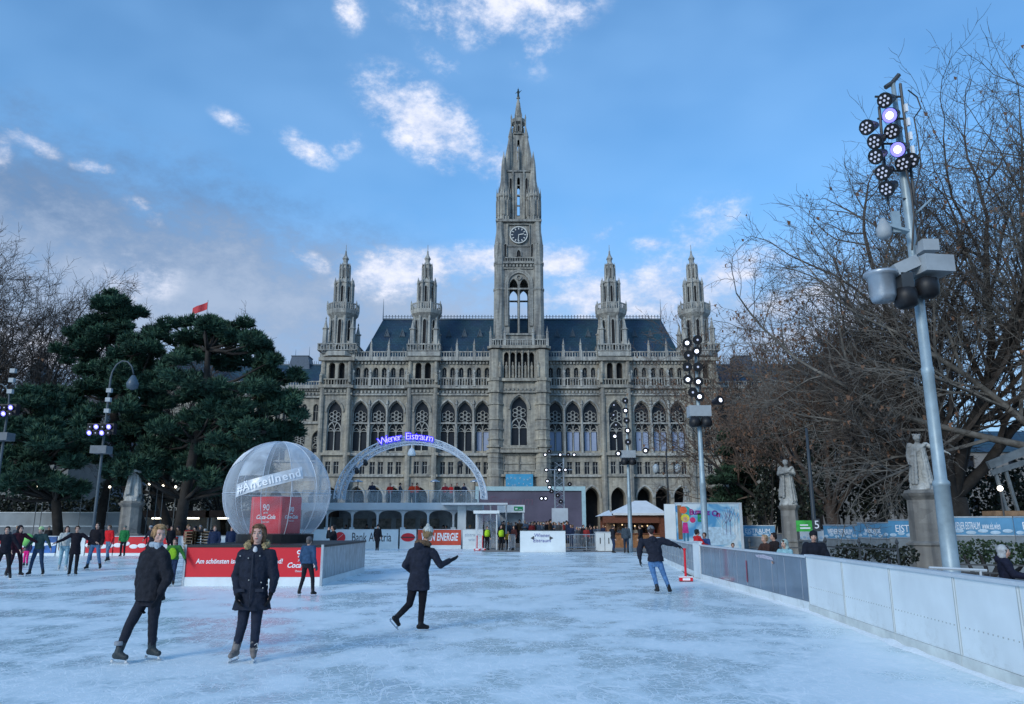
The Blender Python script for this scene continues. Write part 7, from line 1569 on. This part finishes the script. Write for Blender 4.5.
bare_tree('t', 'huge bare plane tree spreading many limbs behind the largest statue', 962, 36, 24, 11, BK, .75, 9, .13, 1.0, first=[(V_((-.8,-.1,.5)),5),(V_((-.36,.2,1)),5.6),(V_((-.08,-.2,1)),9),(V_((.1,.2,1)),12.5),(V_((.32,-.1,1)),14),(V_((.55,.2,1)),14),(V_((.85,.1,.8)),11),(V_((-.75,-.4,.35)),5),(V_((-.2,.5,.9)),7),(V_((.3,.6,.8)),12)], kids=(9,7,5,4), balls=800, twigr=.011, limbr=.36, tw=TWG)
bare_tree('t', 'pale bare plane tree reaching in over the right picture edge', 1090, 33, 22, 23, BKP, .55, 6, .22, 1.0, first=[(V_((-1,.1,.22)),11),(V_((-.6,.1,.95)),9),(V_((-.3,.3,1)),11),(V_((0,0,1)),10),(V_((.6,.1,.8)),8)], kids=(9,7,5,5), balls=300, twigr=.010, limbr=.34)
bare_tree('t', 'brownish bare tree with clinging dead leaves right of the city hall', 838, 46, 16, 31, BKB, .40, 8, .2, 1.1, kids=(6,5,4,4), droop=.10, balls=3000, twigr=.014, tw=TWB)
bare_tree('t', 'dark bare tree leaning left before the right wing of the city hall', 812, 54, 18.5, 47, BK, .40, 7, .16, 1.0, bias=(-.2,0,0), kids=(6,5,4,4), balls=500, twigr=.014, tw=TWB, first=[(V_((-.8,-.2,.75)),10),(V_((-.45,.3,1)),10),(V_((.1,.1,1)),9.5),(V_((.6,-.2,.9)),8),(V_((-1,.3,.5)),9),(V_((-.2,-.4,1)),9)])
bare_tree('t', 'bare tree with dead leaves between the mid statue and the largest statue', 888, 50, 17, 53, BKB, .4, 7, .2, 1.0, kids=(5,5,4,3), balls=1000, twigr=.014, tw=TWG)
bare_tree('t', 'tall rounded bare tree at the far left picture edge', -16, 62, 22.5, 61, BKB, .42, 9, .24, .7, kids=(9,7,5,5), twigr=.015, tw=TWG, balls=300)
bare_tree('t', 'grey bare tree showing above the gap between the pines', 150, 75, 21, 71, BKB, .4, 7, .25, .7, kids=(6,5,5,3), twigr=.02)
bare_tree('t', 'small bare tree between the pines and the globe', 222, 60, 9, 83, BK, .22, 6, .25, .9, kids=(5,5,4,3), twigr=.014)
bare_tree('t', 'thin bare tree behind the mural left of the conifer', 745, 62, 14, 97, BK, .28, 6, .25, .9, kids=(5,5,4,3), twigr=.016)
# evergreens -------------------------------------------------------
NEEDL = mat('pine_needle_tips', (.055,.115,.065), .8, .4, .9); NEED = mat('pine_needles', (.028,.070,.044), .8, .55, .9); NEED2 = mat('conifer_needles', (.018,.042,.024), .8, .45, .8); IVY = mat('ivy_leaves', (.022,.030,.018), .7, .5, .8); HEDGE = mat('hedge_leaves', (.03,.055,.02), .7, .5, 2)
def tufts(mb, c, rx, ry, rz, n, size, r, flat=.5):
    for i in range(n):
        while True:
            v = rv(r)
            if v.length <= 1: break
        v = v*(v.length**-.35 if v.length > .05 else 1)
        p = Vector((c[0]+v.x*rx, c[1]+v.y*ry, c[2]+v.z*rz*(1 if v.z > 0 else .55)))
        d = (Vector((v.x, v.y, flat+r.uniform(-.3,.6)))+rv(r)*.5).normalized()
        for k_ in range(4):
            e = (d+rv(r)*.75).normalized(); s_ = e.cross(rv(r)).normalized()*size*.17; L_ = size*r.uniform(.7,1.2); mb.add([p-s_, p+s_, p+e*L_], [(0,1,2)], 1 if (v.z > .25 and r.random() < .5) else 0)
def pine(label, px, Y0, trunk_pts, pads, seed, tr_r=.38, dens=1.0, m=None, size=.40):
    r = random.Random(seed); x = XG(px, Y0); t = thing('pine_tree', label, 'tree', (x, Y0, 0), 0, 'evergreen trees'); o = Vector((x, Y0, 0)); tr = MB(); cr = MB()
    TP = [Vector((XG(trunk_pts[0][0], Y0)-x, 0, -.1))]+[W(a, b, Y0)-o for a, b in trunk_pts[1:]]
    tr.path(TP, [tr_r*(1-.75*i/(len(TP)-1)) for i in range(len(TP))], 9)
    ex = []
    for q_ in range(int(len(pads)*1.1)):
        a_ = r.choice(pads); c_ = r.choice(sorted(pads, key=lambda z_: (z_[0]-a_[0])**2+(z_[1]-a_[1])**2)[1:5]); f_ = r.uniform(.3,.7); ex.append((a_[0]+(c_[0]-a_[0])*f_, a_[1]+(c_[1]-a_[1])*f_+r.uniform(-2,4), (a_[2]+c_[2])*.42, (a_[3]+c_[3])*.5))
    for (a, b, rx, ry) in list(pads)+ex:
        dy = r.uniform(-1, 1)*min(4.5, rx/F*Y0*1.6); c = W(a, b, Y0+dy)-o; k = (Y0+dy)/F; RX_, RZ_ = rx*k, ry*k; 
        j = min(range(len(TP)), key=lambda i: abs(TP[i].z-(c.z-1.2))); s_ = TP[j]
        tr.path([s_, s_.lerp(c, .5)+Vector((0,0,-.3)), c+Vector((0,0,-RZ_*.3))], [.13,.09,.04], 5)
        ns = max(3, int(RX_*2.0))
        for q_ in range(ns):
            cc = c+Vector((r.uniform(-.75,.75)*RX_, r.uniform(-.75,.75)*RX_*.8, r.uniform(-.8,.8)*RZ_)); sx_ = r.uniform(.45,1.0)*max(.7, RX_*.42)
            tr.path([c-Vector((0,0,RZ_*.2)), cc], [.05,.02], 4); tufts(cr, cc, sx_, sx_*.9, max(.42, RZ_*.62), int(190*dens*sx_), size, r)
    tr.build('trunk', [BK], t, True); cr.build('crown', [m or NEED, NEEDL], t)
    return t
pine('tall dark pine whose top stands highest left of the flag', 104, 54, [(150,0),(122,470),(112,400),(108,340),(110,300)],
     [(112,300,14,9),(98,312,18,9),(124,318,18,9),(84,330,18,9),(110,334,26,11),(136,334,22,10),(70,348,16,8),(96,352,26,11),(132,354,28,12),(78,368,26,11),(108,374,32,12),(142,376,28,12),(84,390,34,13),(122,396,34,13),(150,402,26,12),(66,408,22,11),(104,414,34,13),(142,424,28,12),(84,430,28,12),(118,438,26,12),(96,452,26,11)], 5, .42)
pine('wide dark pine reaching right over the globe', 205, 50, [(176,0),(184,500),(196,440),(206,390),(208,350),(202,320)],
     [(204,326,18,7),(222,328,26,8),(184,332,22,9),(242,332,18,7),(208,338,34,10),(170,342,22,10),(246,344,22,8),(262,350,12,5),(190,356,34,11),(228,360,34,11),(166,368,26,11),(262,372,18,8),(284,378,18,6),(206,380,40,12),(240,390,34,11),(176,394,32,12),(270,396,22,8),(212,408,40,12),(250,412,34,11),(284,410,20,8),(180,420,32,12),(228,430,38,12),(266,430,30,9),(292,428,14,7),(200,444,34,11),(246,448,34,10),(280,446,22,7),(170,446,26,11),(222,460,30,9),(256,464,20,6),(190,464,28,9),(150,478,24,9),(262,476,16,6),(112,476,24,9),(200,480,22,7),(136,462,24,9),(152,458,22,10)], 6, .40)
pine('leaning pine trunk behind the curved lantern post with middle crown', 150, 54, [(96,0),(104,500),(122,440),(134,392),(140,350)],
     [(150,352,24,9),(138,366,26,11),(160,380,28,11),(132,392,28,12),(156,404,28,12),(140,420,26,11),(160,436,24,10),(142,450,24,9),(120,372,18,9)], 7, .36)
pine('low broad pine filling the far left under the domed building', 40, 50, [(60,0),(56,500),(44,460),(40,420),(44,400)],
     [(44,394,20,9),(60,402,22,9),(24,404,20,9),(40,416,34,12),(8,420,22,11),(70,424,26,11),(26,434,36,12),(62,444,34,12),(4,446,26,12),(40,456,38,12),(80,462,28,11),(14,470,34,12),(52,476,36,12),(-12,470,26,12),(84,484,22,9),(28,490,32,9),(-10,492,26,9),(62,494,26,8),(-24,430,30,14),(-40,456,34,16)], 8, .34)
pine('second dark trunk with sparse low foliage right of the robed statue', 168, 52, [(178,0),(160,500),(172,455),(180,420)],
     [(176,424,22,9),(190,440,20,8),(160,446,18,8),(196,476,18,7),(204,492,14,6),(150,470,14,7)], 9, .34, .8)
pine('small dark pine directly left of the globe', 232, 56, [(228,0),(234,500),(240,478),(236,460)], [(240,462,22,7),(224,474,20,7),(250,472,16,6),(212,486,16,6)], 10, .2, .8)
pine('dark green conifer behind the mural', 733, 57, [(736,0),(736,500),(734,460),(732,432)],
     [(732,430,8,6),(730,442,12,8),(738,450,15,8),(724,456,14,8),(734,466,19,9),(746,476,14,8),(722,478,14,8),(736,488,20,9),(748,496,14,8),(724,500,14,8),(736,508,18,7)], 12, .2, 1.2, NEED2, .3)
def bush(label, px, Y0, blobs, m, seed, size=.2, dens=1.0, grp='shrubs', name='shrub'):
    r = random.Random(seed); x = XG(px, Y0); t = thing(name, label, 'shrub', (x, Y0, 0), 0, grp); o = Vector((x, Y0, 0)); cr = MB(); tr = MB()
    for (a, b, rx, ry) in blobs:
        Yb = Y0+r.uniform(-1, 1.5); c = W(a, b, Yb)-o; k = Yb/F; tr.path([Vector((c.x*.4,0,0)), Vector((c.x*.8,c.y*.5,c.z*.5)), c], [.09,.06,.03], 5); RX_, RZ_ = rx*k, ry*k
        n = int(520*dens*RX_*RZ_)+60
        for i in range(n):
            while True:
                v = rv(r)
                if v.length <= 1: break
            v = v*(max(.1, v.length)**-.4); p = c+Vector((v.x*RX_, v.y*min(RX_, 1.8), v.z*RZ_)); e = rv(r).normalized(); s_ = e.cross(rv(r)).normalized(); h = size*r.uniform(.6,1.2); cr.add([p-s_*h*.4, p+e*h*.5, p+s_*h*.4, p-e*h*.5], [(0,1,2,3)])
    tr.build('stems', [BK], t); cr.build('foliage', [m], t); return t
bush('dark ivy covered thicket between the two large statues', 850, 47, [(812,455,16,30),(836,450,22,34),(862,452,22,34),(888,460,20,32),(822,490,20,26),(850,494,24,26),(880,498,22,24),(905,490,16,30),(800,500,12,24)], IVY, 3, .26, .55)
bush('dark evergreen undergrowth behind the huge bare tree', 965, 44, [(920,500,20,26),(948,500,22,30),(978,498,22,30),(1006,500,22,30),(1030,490,22,34),(935,470,16,18)], IVY, 4, .28, .5)
bush('dark undergrowth behind the pale statue', 770, 55, [(760,506,14,22),(778,500,14,26),(795,490,12,28)], IVY, 5, .26, .6)
bush('ivy covered trunk left of the pale long-haired statue', 768, 52, [(766,470,8,22),(772,440,9,20),(764,500,9,18)], IVY, 15, .22, 1.0)
bush('clipped green hedge right of the nearest mast', 975, 24.5, [(962,552,10,11),(978,551,12,12),(996,552,12,12),(1014,553,12,12),(1032,553,12,12)], HEDGE, 6, .10, 3.0, name='hedge')
bush('dark clipped hedge inside the iron fence', 868, 27, [(846,552,14,8),(866,553,14,9),(888,554,14,10),(908,556,10,10)], mat('hedge_dark', (.012,.018,.010), .8, .4, 2), 7, .12, 2.2, name='hedge')
bush('dense dark shrubbery under the left pines', 30, 60, [(-20,505,26,14),(10,506,26,12),(44,506,26,12),(78,508,22,10),(108,508,20,12)], IVY, 8, .28, .6)
bush('dark shrubbery behind the pine trunks and statue', 185, 72, [(120,495,24,18),(150,492,24,20),(180,490,24,20),(210,492,22,18),(236,498,18,14)], IVY, 9, .32, .4)
